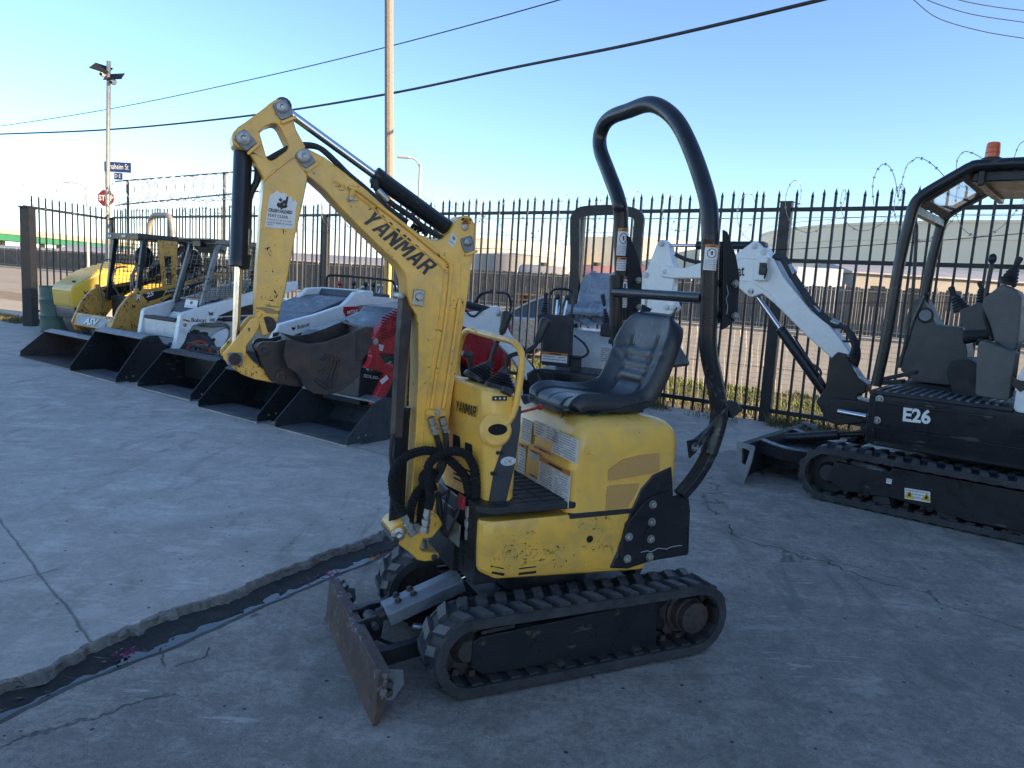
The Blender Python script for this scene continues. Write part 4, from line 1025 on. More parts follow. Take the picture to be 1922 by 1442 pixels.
n = len(sk); vs = [(p.x, y, p.y) for y in (-.151, .151) for p in sk] + [(p.x, y, p.y) for y in (-.151, .151) for p in ins]; fs = []
for i in range(n - 1):
    fs += [(i, i + 1, n + i + 1, n + i), (2 * n + i, 3 * n + i, 3 * n + i + 1, 2 * n + i + 1)]
fs += [(0, n, 3 * n, 2 * n), (n - 1, 2 * n - 1, 4 * n - 1, 3 * n - 1)]
m.add(vs, fs)
BK = m.build('digging_bucket', M['bucketrust'], EX, bevel=.002)
ear = K.TT([(482, 652), (487, 644), (495, 641), (517, 642), (534, 637), (548, 640), (545, 660), (548, 690), (556, 706), (568, 724), (556, 726), (530, 722), (515, 720), (505, 712), (496, 696), (488, 678)], .07)
for sd in (1, -1):
    m = MB(); m.prism(ear, min(.058 * sd, .074 * sd), max(.058 * sd, .074 * sd)); m.build('bucket_ear', M['black'], BK, bevel=.003)
pin(BK, (495, 658), .021, y=.078, mat='rust'); pin(BK, (528, 706), .019, y=.078, mat='rust')
m = MB(); a = V(K.T(690, 616, .15)); b = V(K.T(674, 686, .15))
m.prism([(p[0], p[1]) for p in K.TT([(669, 622), (697, 613), (698, 645), (690, 662), (680, 676), (668, 678)], .164)], .160, .167); m.build('side_cutter', M['rust'], BK, bevel=.003)
m = MB()
for pts in (((592, 712), (604, 722), (616, 728)), ((600, 700), (612, 690), (618, 678)), ((604, 676), (614, 668), (622, 672), (620, 690)), ((612, 720), (622, 700), (630, 676), (636, 678)), ((624, 728), (630, 700), (636, 676))):
    m.tube(smooth_path([K.P(x, y, .161) for x, y in pts], 4), .0055, 6)
m.build('weld_marks', M['bucketrust'], BK)
# swing post (yellow) and its pins
sw = [(733, 995), (742, 985), (757, 978), (770, 968), (822, 966), (832, 985), (812, 1010), (795, 1012), (788, 1030), (795, 1036), (824, 1038), (826, 1048), (815, 1053), (798, 1055), (784, 1052), (768, 1037), (748, 1022), (738, 1008)]
m = MB(); m.prism(K.TT(sw, .066), -.066, .066); SW = m.build('swing_post', M['yellow'], EX, bevel=.006)
pin(SW, (747, 1003), .026, y=.068); pin(SW, (815, 1046), .012, y=.068, mat='rust')
m = MB(); m.cyl(K.P(787, 1012, 0) + V((0, 0, .0)), K.P(790, 1042, 0), .028, 16); m.build('swing_pin', M['zinc'], SW)
m = MB(); u, z = K.T(735, 1000, .0); m.cyl((u + .012, -.03, z), (u + .012, .10, z), .013, 10); m.build('pin_bolt', M['matte'], SW)
m = MB(); q = K.P(785, 988, .06); m.box(q, (.06, .05, .035), Matrix.Rotation(-.1, 3, 'Y')); m.build('hose_manifold', M['zinc'], SW, bevel=.004)
# sleeved hoses in front of the body
def sleeve(pts, Y, r=.0165):
    P = smooth_path([K.P(x, y, (Y if isinstance(Y, (int, float)) else Y[i])) for i, (x, y) in enumerate(pts)], 14)
    rn = random.Random(len(pts)); rr = [r * (1 + .09 * sin(i * 1.9) + rn.uniform(-.06, .06)) for i in range(len(P))]
    m = MB(); m.tube(P, rr, 12); return m.build('sleeved_hose', M['sleeve'], EX)
def fit(a, b, Y, par):
    p, q = K.P(*a, Y), K.P(*b, Y); L = (q - p).length; m = MB()
    m.lathe(p, q - p, [(0, .0135), (L * .32, .0145), (L * .34, .011), (L * .42, .011), (L * .44, .017), (L * .62, .017), (L * .64, .013), (L * .72, .013), (L * .74, .0165), (L, .0165)], 8); return m.build('hose_fitting', M['zinc'], par)
s1 = sleeve([(757, 966), (746, 944), (738, 920), (737, 895), (743, 876), (757, 861), (776, 851), (801, 846), (826, 852), (853, 872), (872, 895), (879, 921), (880, 948)], [.10, .10, .10, .10, .10, .11, .12, .13, .14, .16, .17, .18, .18])
fit((757, 966), (776, 1004), .10, s1); fit((880, 948), (880, 1012), .18, s1)
s2 = sleeve([(804, 955), (808, 935), (805, 910), (803, 885), (808, 868), (826, 854), (850, 847), (874, 853), (888, 874), (893, 905), (892, 940), (891, 975)], [.15, .15, .15, .16, .16, .17, .18, .19, .20, .20, .20, .20])
fit((803, 955), (797, 1000), .15, s2); fit((891, 978), (889, 1026), .20, s2)
s3 = sleeve([(768, 982), (771, 955), (780, 930), (796, 912), (808, 898), (815, 880)], .08)
s4 = sleeve([(790, 984), (792, 960), (796, 935), (806, 918), (818, 912)], .07, .018)
for px in ((808, 784), (829, 784)):
    f = fit(px, (px[0] + 10, px[1] + 30), hw + .01, BM)
m = MB(); m.tube(smooth_path([K.P(x, y, hw + .01) for x, y in ((817, 812), (824, 835), (828, 862), (820, 890), (812, 905))], 4), .011, 10); m.tube(smooth_path([K.P(x, y, hw + .02) for x, y in ((836, 812), (838, 835), (836, 862), (828, 885), (816, 905))], 4), .011, 10); m.build('boom_hose', M['hose'], EX)
m = MB(); m.ball(K.P(800, 900, .11), .03, sz=1.3); m.build('hose_knot', M['sleeve'], EX)
m = MB(); m.tube(smooth_path([K.P(x, y, .08) for x, y in ((820, 925), (832, 928), (836, 922))], 3), .006, 8); m.tube(smooth_path([K.P(x, y, .05) for x, y in ((822, 924), (826, 960), (832, 995), (850, 1010))], 4), .012, 8); m.build('hose_bracket', M['matte'], EX)
m = MB(); q = K.P(893, 962, .2); m.box(V((.44, .19, .66)), (.012, .05, .05)); m.build('reflector', M['redlever'], EX, bevel=.003)

scuffs(AR, K, [(510, 470, 12, 8, .009), (535, 430, 8, 5, .010), (505, 560, 12, 8, .008), (490, 590, 8, 10, .005), (520, 505, 10, 6, .006), (500, 540, 14, 10, .003), (470, 275, 10, 5, .004)], .0476, M['shade_scuff'], 6)
scuffs(BM, K, [(640, 350, 12, 16, .008), (700, 385, 16, 14, .007), (860, 570, 8, 14, .008), (838, 500, 14, 10, .008), (800, 640, 14, 12, .004), (745, 470, 20, 12, .004), (812, 720, 8, 10, .004), (600, 320, 14, 6, .005)], .0526, M['shade_scuff'], 7)
scuffs(DL, K, [(470, 700, 14, 30, .006), (445, 690, 5, 8, .006)], .0456, M['rust'], 8)
# ------------------------------------------------------------------ the row of loaders along the fence
def Wq(e, b, z=0): return V((.803, -.596, 0)) * e + V((.596, .803, 0)) * b + V((0, 0, z))
def Rq(e, b): return Frame(Wq(e, b), (-.596, -.803))
def prof_d(p): return max(a for a, _ in p)
def loader_bucket(parent, xf, y0, y1, prof, mat, th=.012, edge=.03, rimmat=None, lipmat=None, name='loader_bucket'):
    """prof: side plate outline; open to the front. prof = lip, top of the front cut, top edge, back top, back, rear bottom (x measured back from the lip)"""
    P = [(xf - a, z) for a, z in prof]; m = MB()
    m.prism(P, y0, y0 + th); m.prism(P, y1 - th, y1)
    # shell: floor, rounded back, top
    sh = P[3:] + [P[0]]
    sh = [V(p) for p in sh]; cx = V((sum(p[0] for p in P) / len(P), sum(p[1] for p in P) / len(P)))
    ins = [p + (cx - p).normalized() * .012 for p in sh]; n = len(sh)
    vs = [(p.x, y, p.y) for y in (y0 + .001, y1 - .001) for p in sh] + [(p.x, y, p.y) for y in (y0 + .001, y1 - .001) for p in ins]; fs = []
    for i in range(n - 1): fs += [(i, i + 1, n + i + 1, n + i), (2 * n + i, 3 * n + i, 3 * n + i + 1, 2 * n + i + 1)]
    fs += [(0, n, 3 * n, 2 * n), (n - 1, 2 * n - 1, 4 * n - 1, 3 * n - 1)]
    m.add(vs, fs)
    b = m.build(name, mat, parent, bevel=.003)
    m = MB(); t = P[2]; s = P[3]; m.prism([(t[0] + .005, t[1] + .012), (s[0] - .02, s[1] + .012), (s[0] - .02, s[1] - .02), (t[0] + .005, t[1] - .006)], y0, y1); m.build('top_flange', rimmat or mat, b, bevel=.003)
    m = MB(); m.bx(xf - .15, xf + .012, y0 - .004, y1 + .004, 0.0, .016); m.build('cutting_edge', lipmat or M['zinc'], b, bevel=.002)
    m = MB(); m.bx(xf - P[0][0] * 0 - .55 * (prof_d(prof)), xf - .14, y0 + .014, y1 - .014, .010, .0155); m.build('floor_plate', lipmat or M['dullsteel'], b, bevel=.001)
    m = MB()
    for y in (y0 - .004, y1 + .004):
        for k in (.10, .18): m.cyl((xf - k - .02, y - .006 * (1 if y < 0 else -1), .06 + k * .1), (xf - k - .02, y + .004 * (1 if y > 0 else -1), .06 + k * .1), .012, 8)
    m.build('edge_bolt', M['zinc'], b)
    return b
def prof(h, d, top=.62): return [(0, .0), (0, .075), (.36 * d + .05, h * .93), (.46 * d + .05, h), (top * d + .06, h), (d * .97, h * .45), (d, .15), (d * .90, .03), (d * .8, .0)]
def mesh_panel(mb, a, b, c, d, nu, nv, w=.0075):
    """woven wire panel: strands between two pairs of corners a-b (bottom) and d-c (top)"""
    a, b, c, d = V(a), V(b), V(c), V(d)
    for i in range(nu + 1): t = i / nu; mb.bar(a.lerp(b, t), d.lerp(c, t), w)
    for i in range(nv + 1): t = i / nv; mb.bar(a.lerp(d, t), b.lerp(c, t), w)
def track_simple(parent, xs, y0, y1, r, z0):
    return rubber_track(parent, [(xs[0], z0 + r), (xs[1], z0 + r)], [r, r], y0, y1, .03, .11, .06, .02)
# ---- tan compact track loader with a caged cab
b0 = 6.1
A = Rq(-11.15, b0); yN, yF = .62, -.55      # near arm plane, far arm plane (near = right in the photo)
T_ = thing('track_loader', 'scuffed bronze-yellow track loader with black mesh cab and a rusty front bucket', 'loader', A.o, A.rz, 'loaders parked in a row along the fence')
loader_bucket(T_, b0 - 4.33, -.92, .74, prof(.38, .78), M['rust'], rimmat=M['dullsteel'], lipmat=M['rust'])
for sd in (1, -1): track_simple(T_, (.55, -.75), min(.35 * sd, .58 * sd), max(.35 * sd, .58 * sd), .20, .0)
m = MB(); m.bx(-1.05, .62, -.34, .34, .18, .62); m.bx(-1.25, .1, -.50, .50, .55, .98); m.build('chassis', M['black'], T_, bevel=.02)
arm = [(206, 616), (222, 578), (240, 556), (251, 549), (252, 541), (258, 541), (260, 547), (290, 541), (332, 533), (377, 521), (420, 507), (422, 515), (377, 532), (333, 548), (303, 566), (296, 572), (287, 584), (270, 606), (253, 626), (238, 636), (214, 633)]
h1 = [(262, 552), (300, 547), (298, 556), (286, 562), (270, 562)]
for sd, Y in ((1, yN), (-1, yF)):
    pts = A.TT(arm, yN)
    m = MB(); m.prism(pts, Y - .03, Y + .03); la = m.build('lift_arm', M['tan'], T_, bevel=.008)
    m = MB(); m.prism(A.TT([(264, 553), (300, 545), (308, 545), (303, 557), (290, 562), (275, 566)], yN), Y - .0315, Y + .0315); m.prism(A.TT([(312, 543), (330, 540), (372, 529), (372, 532), (333, 545), (306, 556)], yN), Y - .0315, Y + .0315); m.build('arm_recess', M['black'], la)
    m = MB()
    for px in ((255, 568), (282, 577)): u, z = A.T(*px, yN); m.cyl((u, Y - .045, z), (u, Y + .045, z), .028, 12)
    m.build('pivot_pin', M['tan'], la)
    if sd > 0:
        y = yN + .033; n_ = (lambda px, py: A.P(px, py, y))
        o = n_(256, 564); mark('model_lettering', 'R', o, n_(265, 563) - o, n_(257, 553) - o, M['signwhite'], la, bold=.03)
        o = n_(275, 559); mark('model_lettering', '25', o, n_(288, 555) - o, n_(276, 550) - o, M['signwhite'], la, bold=.03)
        o = n_(311, 550); mark('maker_lettering', 'POSI-TRACK', o, n_(356, 540) - o, n_(311.5, 546) - o, M['signwhite'], la, bold=.02)
fr_ = A.T(206, 618, yN)[0]
m = MB(); pA = A.T(212, 628, yN); m.prism(fillet([(pA[0] - .05, .44), (pA[0] + .03, .48), (pA[0] - .02, .66), (pA[0] - .10, .66)], .02), yF + .03, yN - .03); cbm = m.build('cross_beam', M['tan'], T_, bevel=.01)
cA = V((pA[0] + .027, 0, .50)); cup = V((-.048, 0, .15))
m = MB(); m.add([cA + V((.003, -.46, 0)), cA + V((.003, .44, 0)), cA + V((.003, .44, 0)) + cup, cA + V((.003, -.46, 0)) + cup], [(0, 1, 2, 3)]); m.build('beam_sticker', M['dullsteel'], cbm, recalc=False)
mark('beam_lettering', 'ASV', cA + V((.005, -.20, .02)), (0, .42, 0), cup * .62, M['signwhite'], cbm, bold=.03, shear=.2)
for Y in (yN - .03, yF + .03): m = MB(); m.bar((pA[0] - .08, Y, .5), (b0 - 4.33 - .75, Y * .7, .25), .07); m.build('tilt_bracket', M['black'], T_, bevel=.006)
def cage(parent, x0, x1, y0, y1, z0, z1, mat, lean=.12, front=False, roof=.06, meshm=None, pw=.05, nx=16, nz=12):
    m = MB(); m.bx(x0 - .02, x1 + .05, y0 - .02, y1 + .02, z1, z1 + roof); cg = m.build('cab_roof', mat, parent, bevel=.012)
    for y in (y0, y1):
        for (xa, xb) in ((x1 + lean, x1), (x0, x0)):
            m = MB(); m.tube([(xa, y, z0), (xb, y, z1)], pw / 2, 4, square=True); m.build('cab_post', mat, parent, bevel=.006)
        m = MB(); mesh_panel(m, (x0, y, z0 + .08), (x1 + lean * .8, y, z0 + .08), (x1, y, z1), (x0, y, z1), nx, nz); m.build('side_screen', meshm or M['black'], parent, flat=True)
    m = MB(); mesh_panel(m, (x0, y0, z0 + .1), (x0, y1, z0 + .1), (x0, y1, z1), (x0, y0, z1), nx, nz); m.build('rear_screen', meshm or M['black'], parent, flat=True)
    return cg
cage(T_, -.45, .64, -.43, .43, .86, 1.76, M['black'], lean=.12, roof=.08, meshm=M['ink'], nx=20, nz=14, pw=.065)
m = MB(); m.bx(.60, .74, -.46, .46, 1.755, 1.845); rb_ = m.build('light_bar', M['black'], T_, bevel=.01)
m = MB()
for y in (-.40, -.34, .02, .08): m.cyl((.735, y, 1.80), (.75, y, 1.80), .022, 10)
m.build('roof_bolt', M['signwhite'], rb_)
m = MB(); m.prism([(.20, .95), (.36, .95), (.46, 1.77), (.16, 1.77)], .435, .47, [[(.235, 1.02), (.325, 1.02), (.37, 1.55), (.25, 1.55)]]); m.build('door_pillar', M['tan'], T_, bevel=.005)
m = MB(); m.bx(-.5, .72, -.40, .42, .60, .92); m.build('cab_tub', M['black'], T_, bevel=.02)
seat(T_, M['matte'], (.20, 0, -.05), 1.0, grooves=False)
m = MB()
for y in (-.30, .30): m.tube(smooth_path([(.62, y, .9), (.74, y, 1.1), (.70, y, 1.32), (.55, y * .9, 1.36)]), .014, 8)
m.tube(smooth_path([(.82, -.48, .75), (.84, -.5, 1.15), (.78, -.5, 1.42), (.68, -.46, 1.45)]), .012, 8); m.tube(smooth_path([(.82, .44, .75), (.84, .44, 1.15), (.78, .44, 1.36), (.68, .42, 1.40)]), .012, 8)
m.build('grab_bar', M['greysteel'], T_)
m = MB(); m.bar((-.35, -.3, 1.7), (.5, .30, 1.25), .07); m.ball((.30, -.25, 1.52), .14, sz=1.2); m.ball((-.2, .2, 1.5), .16, sz=1.2); m.tube(smooth_path([(-.7, .2, 1.0), (-.5, .1, 1.3), (-.2, .2, 1.4), (.0, .1, 1.1)]), .02, 8); m.build('cab_fittings', M['black'], T_)
m = MB(); m.bx(-1.6, -.5, -.5, .5, .45, 1.10); m.build('engine_cover', M['roller'], T_, bevel=.05)
# ---- white skid steer with an open caged cab
b0 = 6.0
A = Rq(-9.5, b0); yN = .50; yF = -.42
T_ = thing('skid_steer', 'white skid steer loader with open grey mesh cab, red wheel and black bucket', 'loader', A.o, A.rz, 'loaders parked in a row along the fence')
loader_bucket(T_, b0 - 4.22, -.70, .52, prof(.56, .74), M['black'], rimmat=M['dullsteel'])
arm = [(340, 588), (336, 592), (333, 610), (328, 640), (320, 661), (330, 661), (336, 652), (340, 647), (344, 640), (349, 625), (358, 612), (371, 607), (396, 606), (402, 604), (405, 598), (407, 593), (436, 581), (470, 571), (520, 556), (556, 543), (556, 528), (520, 533), (470, 549), (430, 562), (390, 572)]
for Y, nm in ((yN, 1), (yF, 0)):
    m = MB(); m.prism(A.TT(arm, yN), Y - .045, Y + .045); la = m.build('lift_arm', M['white'], T_, bevel=.012)
    if nm:
        y = Y + .0465; n_ = (lambda px, py: A.P(px, py, y))
        o = n_(359, 605); mark('maker_lettering', 'Bobcat', o, n_(387, 605.5) - o, n_(359.3, 597) - o, M['ink'], la, bold=.02)
        m = MB(); o = n_(396, 590)   # small cat-head emblem
        hd = [(-.9, 1.1), (-.75, .45), (-.85, -.1), (-.35, -.55), (0, -.9), (.35, -.55), (.85, -.1), (.75, .45), (.9, 1.1), (.35, .62), (0, .55), (-.35, .62)]
        m.add([o + V((-x * .042, 0, z * .036)) for x, z in hd], [tuple(range(12))]); emb = m.build('cat_head_emblem', M['ink'], la, recalc=False)
        m = MB()
        for sx in (-1, 1): m.add([o + V((-(sx * .018) + .006 * cos(t), .0006, .004 + .004 * sin(t))) for t in [k * pi / 3 for k in range(6)]], [tuple(range(6))])
        m.add([o + V((x, .0006, z)) for x, z in ((-.010, -.012), (.010, -.012), (.006, -.024), (-.006, -.024))], [(0, 1, 2, 3)]); m.build('emblem_eyes', M['white'], emb, recalc=False)
        decal(la, n_(336, 627), n_(344, 629) - n_(336, 627), n_(340, 611) - n_(336, 627), .10, .20, head=.12, lines=6, seed=31, pict=True)
        m = MB(); m.prism(fillet([(A.T(394, 604, y)[0], A.T(394, 604, y)[1]), (A.T(404, 604, y)[0], A.T(404, 604, y)[1]), (A.T(404, 598, y)[0], A.T(404, 598, y)[1]), (A.T(394, 598, y)[0], A.T(394, 598, y)[1])], .01), Y + .04, Y + .047); m.build('arm_slot', M['dullsteel'], la)
xb = A.T(333, 640, yN)[0]
m = MB(); m.bx(xb - .20, xb - .02, yF + .04, yN - .04, .50, .72); m.bx(xb - .18, xb - .06, yF + .05, yN - .05, .36, .50); m.build('cross_beam', M['white'], T_, bevel=.02)
m = MB(); m.bx(xb - .14, xb + .0, yF + .08, yN - .06, .715, .755); m.build('step_pad', M['matte'], T_, bevel=.012)
m = MB(); m.bar((xb - .1, yF + .1, .45), (b0 - 4.22 - .72, yF + .1, .2), .08); m.bar((xb - .1, yN - .1, .45), (b0 - 4.22 - .72, yN - .1, .2), .08); m.bx(b0 - 4.22 - .80, b0 - 4.22 - .72, yF, yN, .08, .42); m.cyl((xb - .3, yN - .15, .5), (b0 - 4.22 - .8, yN - .15, .36), .03, 10); m.build('quick_hitch', M['black'], T_, bevel=.004)
m = MB(); m.bx(-1.25, .55, -.30, .36, .16, .62); m.bx(-1.5, -.2, -.34, .40, .5, 1.02); m.prism([(.80, .55), (.66, .78), (-.3, .82), (-.3, .55)], -.30, .36); m.build('body', M['white'], T_, bevel=.03)
decal(T_, (.70, -.22, .76), (0, 1, 0), (-.6, 0, .8), .26, .10, lines=3, seed=33, split=1)
def wheel(parent, c, r, w, rimm, sd, seg=28, tread=True):
    m = MB(); c = V(c); m.lathe(c + V((0, -w / 2, 0)), (0, 1, 0), [(0, r * .62), (w * .02, r * .66), (w * .06, r * .86), (w * .16, r * .97), (w * .3, r), (w * .7, r), (w * .84, r * .97), (w * .94, r * .86), (w * .98, r * .66), (w, r * .62)], seg)
    if tread:
        for k in range(seg):
            a = 2 * pi * k / seg; R_ = Matrix.Rotation(-a, 3, 'Y'); q = c + V((r * .99 * cos(a), (.25 if k % 2 else -.25) * w, r * .99 * sin(a))); m.box(q, (.035, w * .48, r * .10), R_)
    o = m.build('wheel', M['rubber'], parent)
    m = MB(); m.lathe(c + V((0, sd * w * .35, 0)), (0, sd, 0), [(0, r * .60), (w * .18, r * .62), (w * .19, r * .55), (w * .05, r * .45), (w * .05, r * .2), (w * .12, r * .16), (w * .14, r * .05)], 24); m.build('wheel_rim', rimm, o)
    return o
cw = A.T(371, 655, yN - .04)
for x in (cw[0] + .02, cw[0] - .86):
    for sd, y in ((1, .40), (-1, -.36)): wheel(T_, (x, y, .30), .30, .20, M['redrim'], sd)
m = MB(); m.prism(fillet(A.TT([(381, 660), (388, 640), (402, 625), (420, 617), (432, 612), (434, 625), (425, 660)], .42), .03), .30, .46); m.build('rear_fender', M['white'], T_, bevel=.015)
m = MB(); m.tube(smooth_path([A.P(x, y, .46) for x, y in ((374, 609), (398, 611), (420, 610), (432, 618), (431, 634), (424, 648), (420, 662))], 4), .028, 10); m.build('hose_guard', M['greysteel'], T_)
m = MB(); m.cyl(A.P(405, 600, .42), A.P(420, 600, .42), .016, 10); m.cyl(A.P(419, 600, .42), A.P(470, 597, .42), .03, 12); m.build('lift_cylinder', M['black'], T_)
cage(T_, -.62, .36, -.30, .36, .92, 1.73, M['greysteel'], lean=.24, roof=.07, pw=.055, nx=15, nz=14, meshm=M['greysteel'])
m = MB(); m.bx(.30, .52, -.34, .40, 1.78, 1.80); m.prism([(.36, 1.72), (.50, 1.79), (.24, 1.79), (.24, 1.62)], -.30, .36); m.build('roof_visor', M['greysteel'], T_, bevel=.004)
m = MB(); m.bx(.38, .46, -.10, .10, 1.69, 1.78); m.build('roof_lamp', M['black'], T_, bevel=.01)
m = MB(); m.bx(-.62, .60, -.29, .35, .72, .94); m.prism([(.67, .80), (.58, .80), (.52, .98), (.56, .98)], -.29, .35); m.build('cab_front', M['black'], T_, bevel=.01)
decal(T_, (.625, -.02, .86), (0, 1, 0), (-.25, 0, 1), .30, .15, head=.15, lines=5, seed=35, pict=True)
seat(T_, M['matte'], (.0, .03, -.10), .95, grooves=False)
m = MB()
for y in (-.24, .30): m.tube(smooth_path([(.58, y, .95), (.50, y, 1.2), (.38, y, 1.42), (.2, y, 1.44)]), .012, 8)
m.tube(smooth_path([(.44, -.2, 1.15), (.36, 0, 1.22), (.40, .3, 1.18)]), .018, 8); m.ball((-.4, .1, 1.35), .1); m.tube(smooth_path([(-.6, -.2, 1.0), (-.5, .0, 1.3), (-.6, .25, 1.5)]), .03, 8); m.build('grab_bar', M['black'], T_)
# ---- black bucket attachment standing alone, bare hitch frame on its back
b0 = 4.8
A = Rq(-8.0, b0)
T_ = thing('loader_bucket', 'loose black loader bucket with bolt holes and an empty hitch frame, third in the row', 'bucket', A.o, A.rz)
bk_ = loader_bucket(T_, b0 - 4.27, -.57, .57, prof(.44, .70), M['black'], name='bucket_shell')
xh = b0 - 4.27 - .45
m = MB(); m.bar((xh - .15, -.52, .50), (xh - .15, .50, .50), .04); m.bar((xh - .12, -.5, .42), (xh - .12, .48, .42), .04)
for y in (-.40, -.30, .15, .25): m.tube([(xh - .12, y, .38), (xh - .17, y, .46), (xh - .15, y, .52)], .016, 4, square=True)
m.bx(xh - .20, xh - .10, -.52, .48, .10, .42); m.build('hitch_frame', M['black'], T_, bevel=.004)
m = MB(); m.tube([(xh - .16, .42, .50), (xh - .10, .47, .47), (xh - .12, .40, .42), (xh - .16, .42, .50)], .008, 6); m.ball((xh - .14, -.05, .52), .025); m.build('hitch_latch', M['black'], T_)
m = MB()
for k in range(6): m.cyl((b0 - 4.27 - .10, -.45 + k * .17, .013), (b0 - 4.27 - .10, -.45 + k * .17, .0165), .014, 8)
m.build('floor_bolt', M['ink'], bk_)
# ---- white stand-on mini loader with a dark louvred hood
b0 = 5.55
A = Rq(-6.55, b0); yN = .42
T_ = thing('mini_loader', 'white stand-on mini loader with dark louvred hood and a black bucket', 'loader', A.o, A.rz, 'loaders parked in a row along the fence')
loader_bucket(T_, b0 - 4.13, -.50, .52, prof(.42, .72), M['black'], rimmat=M['charcoal'])
for sd in (1, -1): track_simple(T_, (.42, -.50), min(.22 * sd, .44 * sd), max(.22 * sd, .44 * sd), .17, 0)
m = MB(); m.bx(-.70, .55, -.22, .22, .16, .66); m.bx(-.85, .1, -.36, .36, .55, .95); m.build('chassis', M['whitedirty'], T_, bevel=.02)
arm = [(512, 628), (520, 609), (545, 602), (590, 590), (640, 573), (652, 562), (664, 548), (697, 546), (696, 572), (670, 574), (648, 590), (640, 600), (612, 607), (570, 622), (535, 634), (516, 646), (504, 640)]
for Y, nr in ((yN, 1), (-.38, 0)):
    m = MB(); m.prism(A.TT(arm if nr else [(590, 590), (640, 573), (652, 562), (664, 548), (697, 546), (696, 572), (670, 574), (648, 590), (612, 607)], yN), Y - .035, Y + .035); la = m.build('lift_arm', M['white'], T_, bevel=.01)
    if nr:
        n_ = (lambda px, py: A.P(px, py, Y + .0365)); o = n_(558.5, 618.5); mark('maker_lettering', 'Bobcat', o, n_(581.5, 612) - o, n_(558.2, 611) - o, M['ink'], la, bold=.02)
        m = MB(); o = n_(551, 617); m.add([o + V((-x * .026, 0, z * .022)) for x, z in hd], [tuple(range(12))]); m.build('cat_head_emblem', M['ink'], la, recalc=False)
        m = MB(); m.prism([A.T(x, y, Y + .03) for x, y in ((644, 576), (672, 575), (672, 590), (648, 594), (643, 585))], Y - .02, Y + .037); rt = m.build('red_tag', M['red'], la)
        n_ = (lambda px, py: A.P(px, py, Y + .0385)); o = n_(652, 590); mark('model_lettering', 'MT55', o, n_(671, 587) - o, n_(652, 584) - o, M['signwhite'], rt, bold=.02)
hp_ = A.TT([(486, 640), (500, 590), (530, 562), (556, 546), (600, 553), (584, 595), (560, 606), (525, 612)], .2)
m = MB(); x0_, z0_ = A.T(556, 547, 0); 
m.loft([[(x, y * w_, z) for x, y, z in ((.72, -1, .66), (.72, 1, .66), (.70, 1, .74), (.70, -1, .74))] for w_ in (.36,)] , caps=False) if False else None
m.prism(fillet([(1.12, .60), (1.10, .84), (.75, 1.00), (.22, 1.19), (.05, 1.20), (-.05, .95), (.0, .62)], .03), -.44, .35); HDm = m.build('engine_hood', M['charcoal'], T_, bevel=.02)
m = MB()
for a, b in (((.30, 1.00), (.05, 1.08)), ((.18, .95), (.02, 1.00))): m.prism([a, (a[0] - .02, a[1] + .05), (b[0], b[1] + .02), (b[0] + .01, b[1] - .03)], .345, .353)
m.build('louvre', M['shade_scuff'], HDm)
m = MB(); m.prism(fillet([(.12, .92), (.02, 1.22), (-.02, 1.30), (-.05, 1.22), (-.55, 1.20), (-.62, .90), (-.5, .7), (-.05, .7)], .02), -.40, .40); bd_ = m.build('control_tower', M['white'], T_, bevel=.015)
m = MB(); m.box((-.18, .402, 1.08), (.12, .008, .10)); m.build('tower_lamp', M['ink'], bd_, bevel=.003)
m = MB(); m.prism([(.05, 1.20), (.0, 1.27), (-.45, 1.24), (-.45, 1.18)], -.37, .30); m.build('dashboard', M['charcoal'], T_, bevel=.01)
m = MB(); m.tube(smooth_path([(-.10, -.40, 1.24), (-.12, -.40, 1.40), (-.2, -.36, 1.42)]) + smooth_path([(-.3, -.2, 1.42), (-.4, .30, 1.40), (-.45, .36, 1.36), (-.48, .37, 1.24)]), .014, 8); m.build('hand_rail', M['black'], T_)
m = MB()
for y in (-.15, .05, .18): m.cyl((-.3, y, 1.22), (-.3, y, 1.32), .012, 8); m.ball((-.3, y, 1.34), .028)
m.build('control_lever', M['black'], T_)
m = MB(); m.ball((-.2, -.28, 1.33), .03); m.cyl((-.2, -.28, 1.25), (-.2, -.28, 1.32), .01, 8); m.build('red_knob', M['red'], T_)
m = MB(); m.bx(.30, .78, .26, .33, .35, .60); m.cyl((.2, .36, .72), (.85, .36, .50), .03, 10); m.build('tilt_cylinder', M['black'], T_)
# ---- red stand-on mini loader
b0 = 5.55
A = Rq(-5.28, b0); yN = .36
T_ = thing('mini_loader', 'red stand-on mini loader with perforated hood side and dark grey bucket', 'loader', A.o, A.rz, 'loaders parked in a row along the fence')
loader_bucket(T_, b0 - 4.13, -.48, .52, prof(.38, .70), M['charcoal'], rimmat=M['dullsteel'])
for sd in (1, -1): track_simple(T_, (.42, -.60), min(.26 * sd, .50 * sd), max(.26 * sd, .50 * sd), .19, 0)
m = MB(); m.bx(-.85, .45, -.27, .27, .16, .70); m.prism([(.86, .22), (.90, .50), (.5, .60), (.3, .3)], -.26, .30); m.build('chassis', M['matte'], T_, bevel=.02)
m = MB(); m.prism(fillet(A.TT([(692, 664), (698, 640), (712, 615), (730, 595), (750, 580), (790, 572), (795, 640), (780, 675), (740, 666)], .33), .02), .26, .335); sp2 = m.build('hood_side', M['red'], T_, bevel=.012)
m = MB(); rn = random.Random(2)
for i in range(10):
    for j in range(12):
        px = 712 + j * 3.0 + i * .8; py = 643 - i * 5.2 - j * 1.9 + (j % 2) * 2.4
        if (3 <= i <= 6 and 4 <= j <= 6) or px > 752: continue
        u, z = A.T(px, py, .336); m.cyl((u, .33, z), (u, .3362, z), .0075, 8)
m.build('perforation', M['shade_scuff'], sp2)
